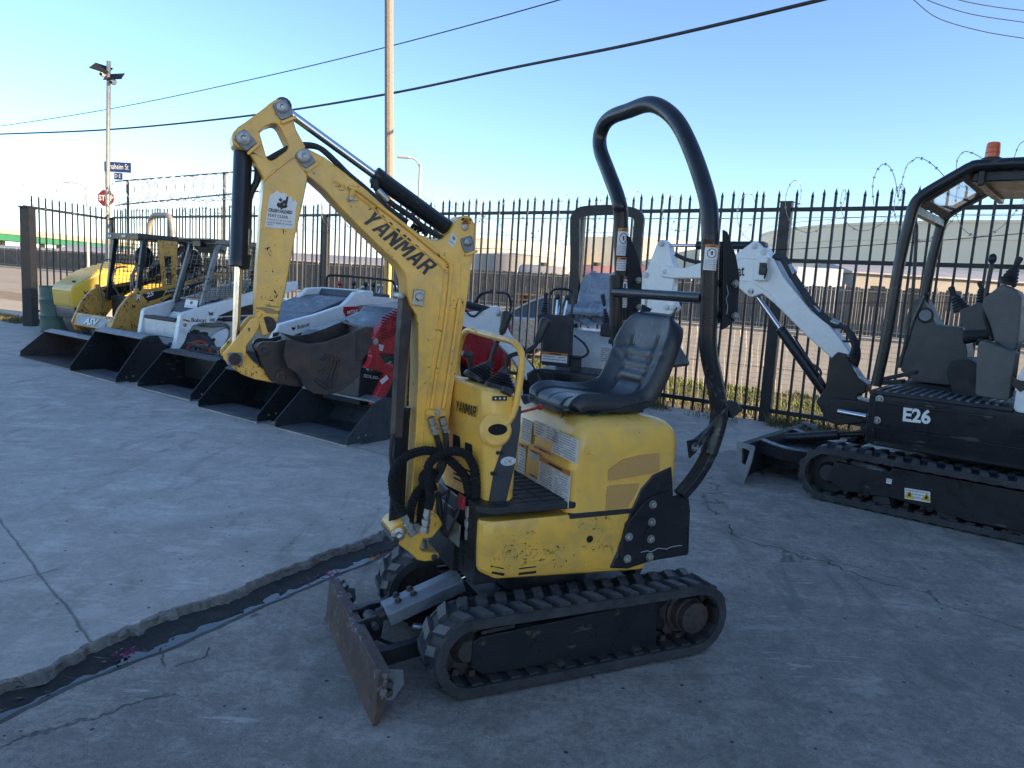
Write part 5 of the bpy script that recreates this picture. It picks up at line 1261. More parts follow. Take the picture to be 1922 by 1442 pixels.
decal(sp2, A.P(708, 657, .336), A.P(722, 660, .336) - A.P(708, 657, .336), A.P(711, 646, .336) - A.P(708, 657, .336), .065, .055, lines=4, seed=41)
m = MB(); m.loft([[(x, y, z) for y, z in ((-.36, z0), (.24, z0), (.27, z0 + .03), (.26, z1 - .01), (.20, z1), (-.32, z1), (-.37, z1 - .02))] for x, z0, z1 in ((1.28, .78, .84), (1.20, .78, .93), (.80, .80, 1.02), (.55, .86, 1.10), (.48, .86, 1.15), (.0, .96, 1.20), (-.08, .96, 1.18))]); m.build('engine_hood', M['charcoal'], T_, bevel=.012)
m = MB(); m.bx(-.55, .0, -.30, .30, .70, 1.16); m.prism([(-.1, .7), (-.1, 1.10), (-.95, 1.02), (-1.0, .55), (-.6, .4)], .27, .40); m.prism([(-.1, .7), (-.1, 1.10), (-.95, 1.02), (-1.0, .55), (-.6, .4)], -.40, -.27); m.build('rear_body', M['red'], T_, bevel=.02)
arm2 = [(694, 668), (692, 640), (696, 633), (704, 633), (707, 640), (709, 668), (720, 682), (745, 686), (760, 690), (750, 700), (735, 712), (722, 740), (712, 762), (700, 764), (695, 758), (712, 722), (722, 702), (700, 694), (682, 690), (690, 680)]
for Y in (.42,):
    m = MB(); m.prism(A.TT(arm2, .42), Y - .03, Y + .03); la = m.build('lift_arm', M['red'], T_, bevel=.008)
    u, z = A.T(700, 641, .42); m = MB(); m.lathe((u, Y - .035, z), (0, 1, 0), [(0, .03), (.07, .03)], 14); m.build('pivot_pin', M['zinc'], la)
decal(T_, A.P(717, 722, .455), A.P(728, 712, .455) - A.P(717, 722, .455), A.P(713, 716, .455) - A.P(717, 722, .455), .09, .045, lines=2, seed=43)
m = MB(); o = A.P(681, 712, .32); m.prism(fillet(A.TT([(672, 745), (676, 700), (712, 700), (716, 720), (700, 760), (676, 762)], .31), .02), -.2, .31); fr2 = m.build('front_plate', M['matte'], T_, bevel=.01)
mark('model_lettering', 'SDL00-', A.P(682, 708, .3115), A.P(712, 713, .3115) - A.P(682, 708, .3115), A.P(683, 702, .3115) - A.P(682, 708, .3115), M['signwhite'], fr2, bold=.01)
m = MB()
for k, (px, py) in enumerate(((706, 684), (713, 684), (721, 683), (733, 680))): p = A.P(px, py, .36); m.cyl(p, p + V((.09, .01, -.03)), .013, 10); m.cyl(p + V((.09, .01, -.03)), p + V((.11, .01, -.035)), .018, 8)
m.build('hose_coupling', M['zinc'], T_)
m = MB(); m.tube(smooth_path([A.P(x, y, .40) for x, y in ((718, 690), (722, 676), (735, 672), (745, 680), (758, 690))], 4), .009, 8); m.build('hose', M['hose'], T_)
m = MB(); m.cyl(A.P(678, 690, .05), A.P(652, 744, .05), .016, 10); m.cyl(A.P(694, 640, .05), A.P(676, 694, .05), .026, 12); m.tube(smooth_path([A.P(x, y, .2) for x, y in ((664, 744), (672, 735), (684, 738), (690, 748))], 4), .009, 6); m.build('tilt_cylinder', M['black'], T_)
m = MB(); m.cyl(A.P(663, 716, .06), A.P(659, 726, .06), .019, 10); m.build('cylinder_sticker', M['signwhite'], T_)
m = MB(); m.tube(smooth_path([(-.9, .3, .95), (-1.05, .3, 1.15), (-1.0, .3, 1.32), (-.8, .3, 1.34)]) , .014, 8); m.tube(smooth_path([(-.7, .0, 1.1), (-.75, .1, 1.3), (-.7, .3, 1.35)]), .02, 8); m.build('hand_rail', M['black'], T_)
# ---- yellow tandem roller at the far end of the row
A = Rq(-14.57, 7.0)
T_ = thing('road_roller', 'bright yellow road roller with a smooth steel drum at the far end of the row', 'roller', A.o, A.rz)
for x, nm in ((.55, 1), (-1.15, 0)):
    m = MB(); m.lathe((x, -.40, .36), (0, 1, 0), [(0, .30), (.004, .36), (.80 - .004, .36), (.80, .30)], 40); dr = m.build('drum', M['drum'], T_)
    m = MB(); m.lathe((x, -.402, .36), (0, 1, 0), [(0, .29), (.03, .27), (.03, .1), (.0, .08)], 24); m.build('drum_hub', M['black'], dr)
m = MB(); m.prism(fillet([(1.02, .36), (1.03, .58), (.2, .62), (.0, .72), (-.2, .55), (-1.5, .6), (-1.6, .9), (-.2, .95), (.9, .57), (.86, .38)], .03), -.40, .40); m.build('frame', M['charcoal'], T_, bevel=.02)
m = MB(); m.bx(.93, .97, -.40, .40, .42, .48); m.prism([(.97, .48), (.97, .54), (.93, .58), (.90, .48)], -.06, .06); m.build('scraper_bar', M['dullsteel'], T_, bevel=.004)
hdp = [(1.06, .56), (1.09, .88), (1.04, .96), (.66, 1.22), (.20, 1.38), (-.05, 1.38), (-.12, 1.0), (-.10, .6), (.3, .56)]
m = MB(); m.prism(fillet(hdp, .06), -.42, .42); hd2 = m.build('engine_hood', M['roller'], T_, bevel=.05, seg=4)
m = MB()
for k in range(5):
    x = .60 - k * .10; m.bar((x, -.34, 1.245 + k * .036), (x, .35, 1.245 + k * .036), .030)
m.build('hood_rib', M['roller'], hd2, bevel=.006)
m = MB(); m.box((1.078, 0, .72), (.012, .60, .20), Matrix.Rotation(.09, 3, 'Y')); m.build('front_recess', M['roller'], hd2, bevel=.01)
o = V((.90, .4215, .80)); mark('maker_lettering', 'WACKER', o, (-.60, 0, 0), (0, 0, .075), M['ink'], hd2, bold=.05)
mark('maker_lettering', 'NEUSON', o - V((0, 0, .10)), (-.60, 0, 0), (0, 0, .075), M['ink'], hd2, bold=.05)
mark('model_lettering', 'RD12', (.18, .4215, 1.24), (-.26, 0, .01), (0, 0, .05), M['ink'], hd2, bold=.03)
m = MB(); mesh_panel(m, (-.15, .425, 1.0), (.10, .425, 1.0), (.06, .425, 1.2), (-.12, .425, 1.2), 8, 6, .008); m.build('side_grille', M['ink'], hd2)
m = MB(); m.add([(.95, .02 + .07 * cos(t * pi / 8), 1.155 + .0 - (0) + .0) for t in range(16)], [tuple(range(16))]) if False else None
m.ball((.93, .18, 1.03), .055, sz=.35); m.build('round_badge', M['signblue'], hd2)
m = MB(); m.bx(-.9, -.2, -.38, .38, .75, 1.05); m.build('operator_platform', M['roller'], T_, bevel=.03)
m = MB(); m.bx(-.65, -.3, -.2, .2, 1.05, 1.15); m.bx(-.72, -.62, -.2, .2, 1.1, 1.5); m.build('seat', M['matte'], T_, bevel=.03)
hp2 = smooth_path([(-.75, -.46, .9), (-.75, -.46, 1.7), (-.75, -.43, 2.15), (-.75, -.34, 2.33), (-.75, -.2, 2.38)], 4) + smooth_path([(-.75, .2, 2.38), (-.75, .34, 2.33), (-.75, .43, 2.15), (-.75, .46, 1.7), (-.75, .46, .9)], 4)
m = MB(); m.tube(hp2, .05, 12); m.build('roll_hoop', M['galv'], T_)
# ---- parked cars beyond the fence
def car(label, o, rz, grp='silver cars parked beyond the fence'):
    t = thing('parked_car', label, 'car', o, rz, grp)
    L = 2.25; body = fillet([(L, .28), (L + .02, .55), (L - .1, .70), (L - .75, .90), (L - 1.1, .96), (-1.4, 1.0), (-L + .1, .95), (-L, .6), (-L + .03, .28)], [.06, .1, .1, .1, .05, .05, .12, .1, .06])
    m = MB(); m.prism(body, -.86, .86); bo_ = m.build('body', M['carpaint'], t, bevel=.07, seg=4)
    ca = [(1.15, .93), (.35, 1.36), (-.1, 1.43), (-.8, 1.40), (-1.35, 1.2), (-1.75, .95)]
    rings = []
    m = MB(); C = smooth_path([V((x, 0, z)) for x, z in ca], 4)
    m.loft([[(p.x, y * (1 - .23 * (p.z - .93) / .5), p.z) for y in (-.80, -.4, 0, .4, .80)] for p in C], closed=False, caps=False)
    rf = [(p.x, p.z) for p in C]
    m = MB(); vs = []; n = len(rf)
    for s in (-1, 1): vs += [(x, s * .82 * (1 - .24 * (z - .93) / .5), z) for x, z in rf]
    m.add(vs, [(i, i + 1, n + i + 1, n + i) for i in range(n - 1)] + [tuple(range(n)), tuple(range(2 * n - 1, n - 1, -1))]); m.build('cabin', M['carglass'], t)
    m = MB(); R3 = [p for p in rf if p[1] > 1.33]; vs = []
    for (k, dz) in ((0, .004), (1, .03)):
        pass
    m.loft([[(x, y * .83 * (1 - .24 * (z - .93) / .5), z + .010) for y in (-1, -.5, 0, .5, 1)] for x, z in R3], closed=False, caps=False)
    for s in (-1, 1):
        edge = [V((x, s * .825 * (1 - .24 * (z - .93) / .5), z)) for x, z in rf]; m.tube(edge, .03, 6)
        for x in (-.35,): m.tube([V((x + .05, s * .83, .95)), V((x, s * .82 * .77, 1.40))], .03, 4, square=True)
    m.build('roof', M['carpaint'], t, recalc=False)
    for x in (1.4, -1.35):
        for s in (1, -1): wheel(t, (x, s * .78, .32), .32, .2, M['zinc'], s, tread=False)
    m = MB()
    for s in (1, -1): m.box((L - .02, s * .6, .66), (.1, .35, .12))
    m.build('headlight', M['signwhite'], t, bevel=.02)
    return t
car('silver saloon car seen through the pickets behind the control levers', Wq(-9.1, 14.1, -.24), atan2(-.596, .803) + pi)
car('silver car behind the concrete pole and the white mini loader', Wq(-14.9, 14.3, -.24), atan2(-.596, .803) + pi)
# ------------------------------------------------------------------ black and white excavator at the right
Q = Frame((2.835, 5.848, 0), (-.776, .631))
E2 = thing('compact_excavator', 'large black and white tracked excavator with canopy and amber beacon, cut by the right edge', 'excavator', Q.o, Q.rz)
for sd in (1, -1):
    y0, y1 = (.45, .75) if sd > 0 else (-.75, -.45)
    rubber_track(E2, [(.06, .205), (-1.62, .205)], [.185, .185], y0, y1, .03, .10, .06, .020)
    y = .71 * sd; ya, yb = sorted((y, .52 * sd))
    fr = fillet([(.02, .30), (-.35, .29), (-.36, .335), (-1.55, .33), (-1.6, .12), (-1.2, .075), (-.85, .07), (-.60, .10), (-.38, .12), (-.06, .10), (.06, .16)], .015)
    m = MB(); m.prism(fr, ya, yb); tf = m.build('track_frame', M['black'], E2, bevel=.008)
    m = MB(); m.lathe((.06, .5 * sd, .205), (0, sd, 0), [(0, .05), (.005, .15), (.15, .15), (.16, .08), (.2, .06)], 28); m.build('front_idler', M['matte'], E2)
    m = MB(); m.lathe((-1.62, .5 * sd, .205), (0, sd, 0), [(0, .13), (.10, .15), (.12, .1), (.24, .09)], 28); m.build('drive_sprocket', M['matte'], E2)
    for x in (-.32, -.72, -1.12): m = MB(); m.lathe((x, .5 * sd, .075), (0, sd, 0), [(0, .055), (.06, .055), (.07, .035), (.14, .035), (.15, .055), (.2, .055)], 16); m.build('track_roller', M['matte'], E2)
    m = MB()
    for x, z in ((-.22, .115), (-.62, .105)): m.cyl((x, y, z), (x, y + .02 * sd, z), .022, 10)
    m.cyl((-.74, y - .01 * sd, .30), (-.74, y + .012 * sd, .30), .035, 14); m.build('frame_bolt', M['black'], tf)
    if sd > 0:
        n_ = lambda px, py: Q.P(px, py, .7115)
        o = n_(1698, 936); decal(tf, o, n_(1746, 944) - o, n_(1698, 922) - o, (n_(1746, 944) - o).length, .075, lines=3, seed=51, name='warning_decal')
        r_ = (n_(1746, 944) - o); u_ = V((0, 0, 1)); m = MB()
        for k in (.17, .83): c = o + r_ * k + V((0, .0025, .008)); m.add([c + V((.032, 0, 0)), c + V((-.032, 0, 0)), c + V((0, 0, .056))], [(0, 1, 2)])
        hz2 = m.build('hazard_triangle', M['roller'], tf, recalc=False)
        m = MB()
        for k in (.17, .83): c = o + r_ * k + V((0, .003, .018)); m.add([c + V((.010, 0, 0)), c + V((-.010, 0, .004)), c + V((-.004, 0, .03)), c + V((.006, 0, .026))], [(0, 1, 2, 3)])
        m.build('hazard_print', M['ink'], hz2, recalc=False)
        o = n_(1663, 907); decal(tf, o, (-1, 0, 0), (0, 0, 1), .035, .035, lines=2, seed=52, name='small_decal')
m = MB(); m.bx(-1.3, .0, -.40, .40, .16, .34); m.cyl((-.78, 0, .34), (-.78, 0, .46), .38, 32); m.build('carriage', M['black'], E2, bevel=.01)
# blade
bp2 = [(.70, .30), (.74, .31), (.735, .20), (.75, .08), (.79, .0), (.75, .0), (.70, .07), (.68, .2)]
m = MB(); m.prism(bp2, -.74, .74); b2 = m.build('dozer_blade', M['matte'], E2, bevel=.004)
ep = fillet([(.60, .31), (.745, .325), (.74, .20), (.755, .08), (.80, -.005), (.66, -.005), (.63, .10), (.61, .2)], .015); hole = fillet([(.635, .27), (.70, .285), (.69, .16), (.66, .15)], .01)
for y in (.735, -.755): m = MB(); m.prism(ep, y, y + .018, [hole]); m.build('blade_end_plate', M['dullsteel'], b2, bevel=.003)
m = MB(); m.tube(smooth_path([(.70, .38, .26), (.5, .36, .22), (.25, .30, .22), (.0, .26, .24)]), .05, 4, square=True); m.tube(smooth_path([(.70, -.38, .26), (.5, -.36, .22), (.25, -.30, .22), (.0, -.26, .24)]), .05, 4, square=True)
m.bx(.3, .68, -.3, .3, .10, .20); m.cyl((.62, 0, .28), (.2, 0, .38), .04, 14); m.cyl((.2, 0, .38), (.02, 0, .42), .022, 12); m.build('blade_arm', M['black'], E2, bevel=.005)
# house
plan = fillet([(-.13, .60), (-.13, -.60), (-.25, -.70), (-1.6, -.70), (-1.9, -.45), (-1.9, .45), (-1.6, .70), (-.22, .70)], .06)
m = MB(); m.loft([[(x * (1 - (z < .5) * .02), y * (1 - (z < .52) * .03), z) for x, y in plan] for z in (.46, .50, .54, .82)]); hs = m.build('side_cover', M['black'], E2, bevel=.012)
m = MB(); m.tube([(-.22, .7, .52), (-.20, .712, .60), (-.20, .712, .775), (-.9, .712, .775)], .006, 6); m.tube([(-.24, .706, .60), (-1.7, .706, .60)], .006, 6); m.build('pressed_edge', M['black'], hs)
m = MB()
for px in ((1651, 749), (1646, 789)): q = Q.P(*px, .702); m.lathe(q + V((0, -.006, 0)), (0, 1, 0), [(0, .026), (.008, .026), (.009, .018), (.002, .014)], 14)
m.build('cover_bolt', M['zinc'], hs)
m = MB()
for k in range(2): m.box(Q.P(1925, 812 + k * 15, .70), (.14, .02, .025), Matrix.Rotation(.1, 3, 'Y'))
m.build('cooling_slot', M['shade_scuff'], hs)
n_ = lambda px, py: Q.P(px, py, .7035)
o = n_(1694, 791); mark('model_lettering', 'E26', o, n_(1746, 797) - o, n_(1696, 764) - o, M['signwhite'], hs, bold=.035)
m = MB(); m.bx(-1.0, -.14, -.66, .66, .82, .845); fl2 = m.build('floor', M['matte'], E2, bevel=.004)
m = MB()
for k in range(14): m.bx(-.20 - k * .055, -.178 - k * .055, .15, .62, .845, .851)
m.build('floor_tread', M['dullsteel'], fl2)
# canopy: two bent side tubes with a slanted front window and roof
ct_ = [Q.P(x, y, .60) for x, y in ((1644, 724), (1660, 653), (1676, 565), (1690, 485), (1706, 420), (1713, 393), (1722, 376), (1738, 363), (1770, 344), (1805, 324), (1822, 315), (1845, 310))]
zt = ct_[-1].z; ct_ += [V((ct_[-1].x - .35, .60, zt)), V((-1.45, .60, zt)), V((-1.62, .60, zt - .06)), V((-1.66, .60, zt - .2)), V((-1.66, .60, 1.2))]
fy = -.42
for Y in (.60, fy): m = MB(); m.tube([V((p.x, Y, p.z)) for p in smooth_path(ct_, 4)], .038, 14); m.build('canopy_tube', M['blackclean'], E2)
m = MB(); m.bar((ct_[5].x, fy, ct_[5].z), (ct_[5].x, .60, ct_[5].z), .05); m.build('canopy_crossbar', M['black'], E2)
xr = ct_[11].x
m = MB(); m.bx(-1.55, xr + .06, fy + .04, .56, zt - .10, zt - .02); m.bx(xr - .02, xr + .02, fy, .60, zt - .13, zt - .03); m.build('canopy_roof', M['black'], E2, bevel=.01)
a_, b_ = ct_[6], ct_[10]; a_ = a_ + V((0, 0, -.02)); b_ = b_ + V((0, 0, -.02))
m = MB(); up_n = (b_ - a_).normalized().cross(V((0, 1, 0))); 
for t0, t1, nm in ((0, .16, 0), (.80, 1.0, 0)):
    p, q = a_.lerp(b_, t0), a_.lerp(b_, t1); m.loft([[V((r.x, fy + .05, r.z)) + up_n * s for s in (-.012, .012)] + [V((r.x, .55, r.z)) + up_n * s for s in (.012, -.012)] for r in (p, q)])
for y0, y1 in ((fy + .04, fy + .10), (.50, .56)):
    p, q = a_, b_; m.loft([[V((r.x, y0, r.z)) + up_n * s for s in (-.015, .015)] + [V((r.x, y1, r.z)) + up_n * s for s in (.015, -.015)] for r in (p, q)])
m.build('window_frame', M['matte'], E2)
m = MB(); p, q = a_.lerp(b_, .16), a_.lerp(b_, .80); m.loft([[V((r.x, fy + .10, r.z)) + up_n * s for s in (-.003, .003)] + [V((r.x, .50, r.z)) + up_n * s for s in (.003, -.003)] for r in (p, q)]); m.build('roof_window', M['glass'], E2)
bc = V((xr - .06, .02, zt + .01)); bq = Q.P(1860, 300, .02); bq = Q.P(1861, 303, .50); bc = V((bq.x, .50, zt + .025))
m = MB(); m.lathe(bc, (0, 0, 1), [(0, .055), (.012, .06), (.03, .058), (.035, .05)], 20); be_ = m.build('beacon_base', M['matte'], E2)
m = MB(); m.lathe(bc + V((0, 0, .035)), (0, 0, 1), [(0, .043), (.026, .043), (.028, .040), (.031, .043), (.058, .041), (.06, .039), (.063, .041), (.085, .039), (.095, .034), (.10, .016)], 24); m.build('beacon_lens', M['beacon'], be_)
# hand rail, lever, travel controls
m = MB(); m.tube(smooth_path([Q.P(x, y, .42) for x, y in ((1688, 690), (1700, 640), (1712, 560), (1718, 480), (1720, 425), (1712, 418))], 4), .012, 8); m.tube(smooth_path([Q.P(x, y, .30) for x, y in ((1684, 690), (1700, 650), (1716, 600), (1728, 575), (1738, 553))], 4), .012, 8); m.ball(Q.P(1738, 552, .30), .018); m.build('grab_rail', M['black'], E2)
m = MB(); m.box(Q.P(1690, 705, .3), (.22, .14, .03), Matrix.Rotation(.35, 3, 'Y')); m.box(Q.P(1668, 718, .42), (.20, .12, .03), Matrix.Rotation(.2, 3, 'Y')); m.build('travel_pedal', M['matte'], E2, bevel=.006)
def shape(name, pts, Y, y0, y1, mat, bev=.02, f=.02, par=E2): m = MB(); m.prism(fillet(Q.TT(pts, Y), f), y0, y1); return m.build(name, mat, par, bevel=bev)
fc = shape('right_console', [(1693, 695), (1703, 600), (1712, 566), (1733, 558), (1760, 610), (1808, 615), (1818, 660), (1812, 726), (1720, 716)], -.35, -.62, -.30, M['greyplastic'])
q = Q.P(1737, 592, -.30); m = MB(); m.lathe(q, (0, 1, 0), [(0, .062), (.01, .062), (.012, .05), (.006, .045)], 20); gd_ = m.build('gauge_bezel', M['matte'], fc)
m = MB(); m.cyl(q + V((0, .005, 0)), q + V((0, .009, 0)), .044, 20); m.build('gauge_face', M['dullsteel'], gd_)
shape('seat_base', [(1788, 700), (1795, 675), (1830, 672), (1862, 690), (1862, 745), (1800, 738)], .0, -.30, .25, M['matte'])
m = MB(); m.tube([Q.P(1808, 633, .05), Q.P(1858, 628, .05)], [.055, .04], 12); m.build('armrest', M['matte'], E2, bevel=.01)
shape('arm_console', [(1800, 583), (1835, 569), (1858, 575), (1866, 610), (1830, 640), (1805, 610)], -.2, -.35, -.2, M['greyplastic'])
shape('seat_back', [(1852, 575), (1858, 560), (1890, 535), (1918, 548), (1925, 560), (1920, 640), (1914, 658), (1898, 656), (1876, 640), (1868, 610)], .15, .10, .40, M['greyplastic'])
shape('left_console', [(1840, 650), (1846, 637), (1912, 662), (1905, 700), (1898, 750), (1836, 740)], .45, .35, .58, M['greyplastic'])
def joy(base, top, Y, r=.02):
    a, b = Q.P(*base, Y), Q.P(*top, Y); ax = (b - a); m = MB(); m.lathe(a, ax, [(0, .055), (.02, .058)] + [z for k in range(4) for z in ((.03 + k * .022, .05 - k * .006), (.041 + k * .022, .056 - k * .007))] + [(.13, .02)], 14); jb = m.build('lever_boot', M['boot'], E2)
    m = MB(); grip(m, a + ax * .55, b, r); m.build('joystick', M['matte'], jb)
joy((1806, 583), (1784, 538), -.28); joy((1890, 535), (1915, 482), .20); joy((1850, 572), (1838, 528), -.45, .016)
m = MB(); m.tube(smooth_path([Q.P(x, y, .35) for x, y in ((1866, 640), (1850, 600), (1849, 570), (1855, 530), (1862, 495))], 4), .014, 8); m.ball(Q.P(1863, 486, .35), .026, sz=1.4); m.build('blade_lever', M['black'], E2)
m = MB(); m.tube(smooth_path([Q.P(x, y, .1) for x, y in ((1834, 640), (1850, 646), (1856, 660), (1862, 670))], 3), .03, 8); m.build('lever_bellows', M['boot'], E2)
m = MB(); m.prism(fillet([(-1.0, .82), (-1.0, 1.05), (-1.08, 1.28), (-1.85, 1.25), (-1.9, .82)], .04), -.66, .69); rh = m.build('rear_hood', M['white'], E2, bevel=.02)
m = MB(); o = Q.P(1917, 723, .692); m.add([o + V((-x * .06, .0012, z * .05)) for x, z in hd], [tuple(range(12))]); m.build('cat_head_emblem', M['ink'], rh, recalc=False)
# swing post, boom, arm
shape('swing_post', [(1562, 676), (1578, 660), (1594, 664), (1606, 690), (1618, 709), (1633, 720), (1630, 735), (1610, 742), (1628, 760), (1626, 775), (1600, 790), (1566, 792), (1552, 778), (1538, 752), (1555, 728)], 0, -.09, .09, M['black'], bev=.008)
shape('swing_bracket', [(1556, 752), (1580, 745), (1640, 752), (1640, 790), (1580, 795), (1556, 785)], 0, -.14, .14, M['black'], bev=.01)
m = MB(); m.cyl(Q.P(1573, 772, .3), Q.P(1626, 782, .3), .022, 14); m.build('swing_rod', M['chrome'], E2)
bm2 = [(1236, 500), (1248, 498), (1283, 503), (1314, 493), (1369, 485), (1386, 473), (1409, 456), (1414, 452), (1420, 453), (1428, 460), (1450, 481), (1472, 522), (1500, 556), (1521, 582), (1555, 608), (1580, 640), (1596, 664), (1582, 672), (1566, 678), (1517, 634), (1454, 571), (1431, 552), (1410, 558), (1402, 555), (1382, 537), (1367, 530), (1314, 523), (1262, 523), (1240, 520)]
m = MB(); m.prism(Q.TT(bm2, .07), -.07, .07); bo2 = m.build('boom', M['white'], E2, bevel=.012)
n_ = lambda px, py: Q.P(px, py, .0725)
o = n_(1352, 523); mark('maker_lettering', 'Bobcat', o, n_(1397, 518) - o, n_(1352.5, 502) - o, M['ink'], bo2, bold=.02)
m = MB()
for px in ((1416, 462), (1409, 547), (1433, 474)): q = Q.P(*px, .07); m.lathe(q + V((0, -.15, 0)), (0, 1, 0), [(0, .02), (.005, .028), (.155, .028), (.16, .018)], 14)
m.build('boom_pin', M['whitedirty'], bo2)
m = MB(); m.tube([Q.P(x, y, .0715) for x, y in ((1372, 493), (1392, 484), (1432, 487), (1444, 500))], .004, 6); m.tube([Q.P(x, y, .0715) for x, y in ((1376, 526), (1410, 528), (1440, 548), (1456, 566))], .004, 6); m.build('weld_line', M['white'], bo2)
q = Q.P(1430, 505, .09); m = MB(); m.box(q, (.10, .05, .20)); wl = m.build('lamp_box', M['white'], bo2, bevel=.01); m = MB(); m.box(q + V((-.02, .03, 0)), (.06, .02, .10)); m.tube(smooth_path([q + V((0, .03, .03)), q + V((-.06, .05, 0)), q + V((-.04, .03, -.08))]), .008, 6); m.build('work_lamp', M['ink'], wl, bevel=.005)
ar2 = [(1224, 480), (1232, 458), (1240, 449), (1248, 452), (1256, 461), (1262, 490), (1268, 505), (1264, 530), (1262, 555), (1268, 574), (1266, 585), (1258, 590), (1240, 596), (1222, 592), (1213, 580), (1216, 552), (1206, 525), (1206, 514), (1214, 505)]
m = MB(); m.prism(Q.TT(ar2, .05), -.05, .05); ar_ = m.build('dipper_arm', M['white'], E2, bevel=.01)
m = MB()
for px in ((1242, 458), (1212, 516), (1249, 510), (1251, 577), (1263, 578)): u, z = Q.T(*px, .05); m.lathe((u, -.075, z), (0, 1, 0), [(0, .018), (.005, .026), (.145, .026), (.15, .016)], 14)
m.build('arm_pin', M['whitedirty'], ar_)
u0, z0 = Q.T(1212, 516, 0)
m = MB(); m.prism([(u0 - .05, z0 - .02), (u0 + .03, z0 + .02), (u0 + .05, z0 - .5), (u0 + .02, z0 - .75), (u0 - .07, z0 - .74), (u0 - .02, z0 - .5)], -.04, .04); m.build('tipping_link', M['white'], E2, bevel=.006)
ram(E2, Q.P(1244, 461, 0), Q.P(1432, 461, 0), .36, .016, .036, name='arm_cylinder')
ram(E2, Q.P(1415, 548, 0), Q.P(1556, 746, 0), .36, .020, .044, name='boom_cylinder')
u1, z1 = Q.T(1240, 592, 0)
m = MB(); m.prism(fillet([(u1 - .03, z1 + .02), (u1 + .06, z1), (u1 + .30, z1 - .16), (u1 + .32, z1 - .42), (u1 + .05, z1 - .52), (u1 - .25, z1 - .46), (u1 - .12, z1 - .3), (u1 - .02, z1 - .14)], .04), -.24, .24); m.build('digging_bucket', M['matte'], E2, bevel=.008)
for k, Y in enumerate((-.05, -.015, .02, .055)):
    pts = [(1455, 478), (1475, 486), (1487, 510), (1510, 545), (1535, 580), (1562, 604), (1590, 617), (1606, 638 + 3 * k), (1612 - 3 * k, 665), (1606 - 3 * k, 690), (1598, 712)]
    m = MB(); m.tube(smooth_path([Q.P(x - k * 1.5, y + k * 1.5 * (i < 6), Y) for i, (x, y) in enumerate(pts)], 4), .0165, 8); m.build('boom_hose', M['hose'], E2)
m = MB(); m.tube(smooth_path([Q.P(x, y, .04) for x, y in ((1541, 592), (1545, 612), (1558, 630), (1580, 640), (1600, 642), (1606, 652))], 4), .009, 8)
m.tube(smooth_path([Q.P(x, y, .05) for x, y in ((1400, 488), (1360, 492), (1320, 493), (1290, 488), (1268, 478))], 4), .018, 8); m.tube(smooth_path([Q.P(x, y, .05) for x, y in ((1325, 502), (1312, 510), (1300, 518), (1285, 515))], 4), .012, 8); m.build('auxiliary_hose', M['hose'], E2)
m = MB()
for (a, b) in (((1521, 577), (1536, 590)), ((1560, 604), (1575, 611)), ((1478, 500), (1490, 515))): m.cyl(Q.P(*a, .02), Q.P(*b, .02), .034, 10)
m.build('hose_clamp', M['zinc'], E2)
m = MB(); m.tube(smooth_path([Q.P(x, y, .05) for x, y in ((1524, 684), (1535, 690), (1541, 700), (1538, 712), (1546, 722))], 4), .010, 8); m.tube([Q.P(1490, 630, .04), Q.P(1502, 650, .05), Q.P(1545, 715, .055)], .008, 6); m.build('cylinder_hose', M['hose'], E2)
# ------------------------------------------------------------------ small white excavator with a plastic-wrapped seat, behind
B3 = Frame((.86, 8.05, 0), (-.38, -.925))
X3 = thing('mini_excavator', 'small white excavator with plastic-wrapped seat and black roll frame, parked close to the fence', 'excavator', B3.o, B3.rz)
for sd in (1, -1):
    y0, y1 = sorted((.28 * sd, .46 * sd)); rubber_track(X3, [(.50, .17), (-.50, .17)], [.15, .15], y0, y1, .025, .09, .05, .017)
m = MB(); m.bx(-.45, .45, -.3, .3, .12, .3); m.cyl((0, 0, .3), (0, 0, .42), .25, 24); m.build('carriage', M['black'], X3, bevel=.01)
m = MB(); m.prism(fillet([(.50, .42), (.50, .58), (-.55, .60), (-.66, .5), (-.62, .42)], .03), -.45, .45); m.build('base_frame', M['black'], X3, bevel=.015)
m = MB(); m.loft(rounded_box_rings(-.66, .0, -.44, .44, .05, [(.58, 0, 0), (.86, 0, 0), (.94, .01, .02), (.98, .05, .03)])); h3 = m.build('engine_hood', M['white'], X3, ang=50)
decal(h3, (.0022, .08, .66), (0, 1, 0), (0, 0, 1), .20, .16, lines=7, seed=61, split=1)
m = MB(); m.box((.003, .20, .89), (.006, .08, .05)); m.build('switch_plate', M['ink'], h3)
s3 = seat(X3, M['cover'], (-.02, -.12, .06), 1.12, grooves=True, name='wrapped_seat')
m = MB(); rn = random.Random(6); R3 = []
for i in range(9):
    R3.append([(.10 - i * .02 + rn.uniform(-.01, .01), y + rn.uniform(-.01, .01), 1.05 + .012 * i + .02 * sin(y * 30 + i)) for y in [k * .05 - .26 for k in range(11)]])
m.loft(R3, closed=False, caps=False); m.build('loose_wrap', M['cover'], X3, recalc=False)
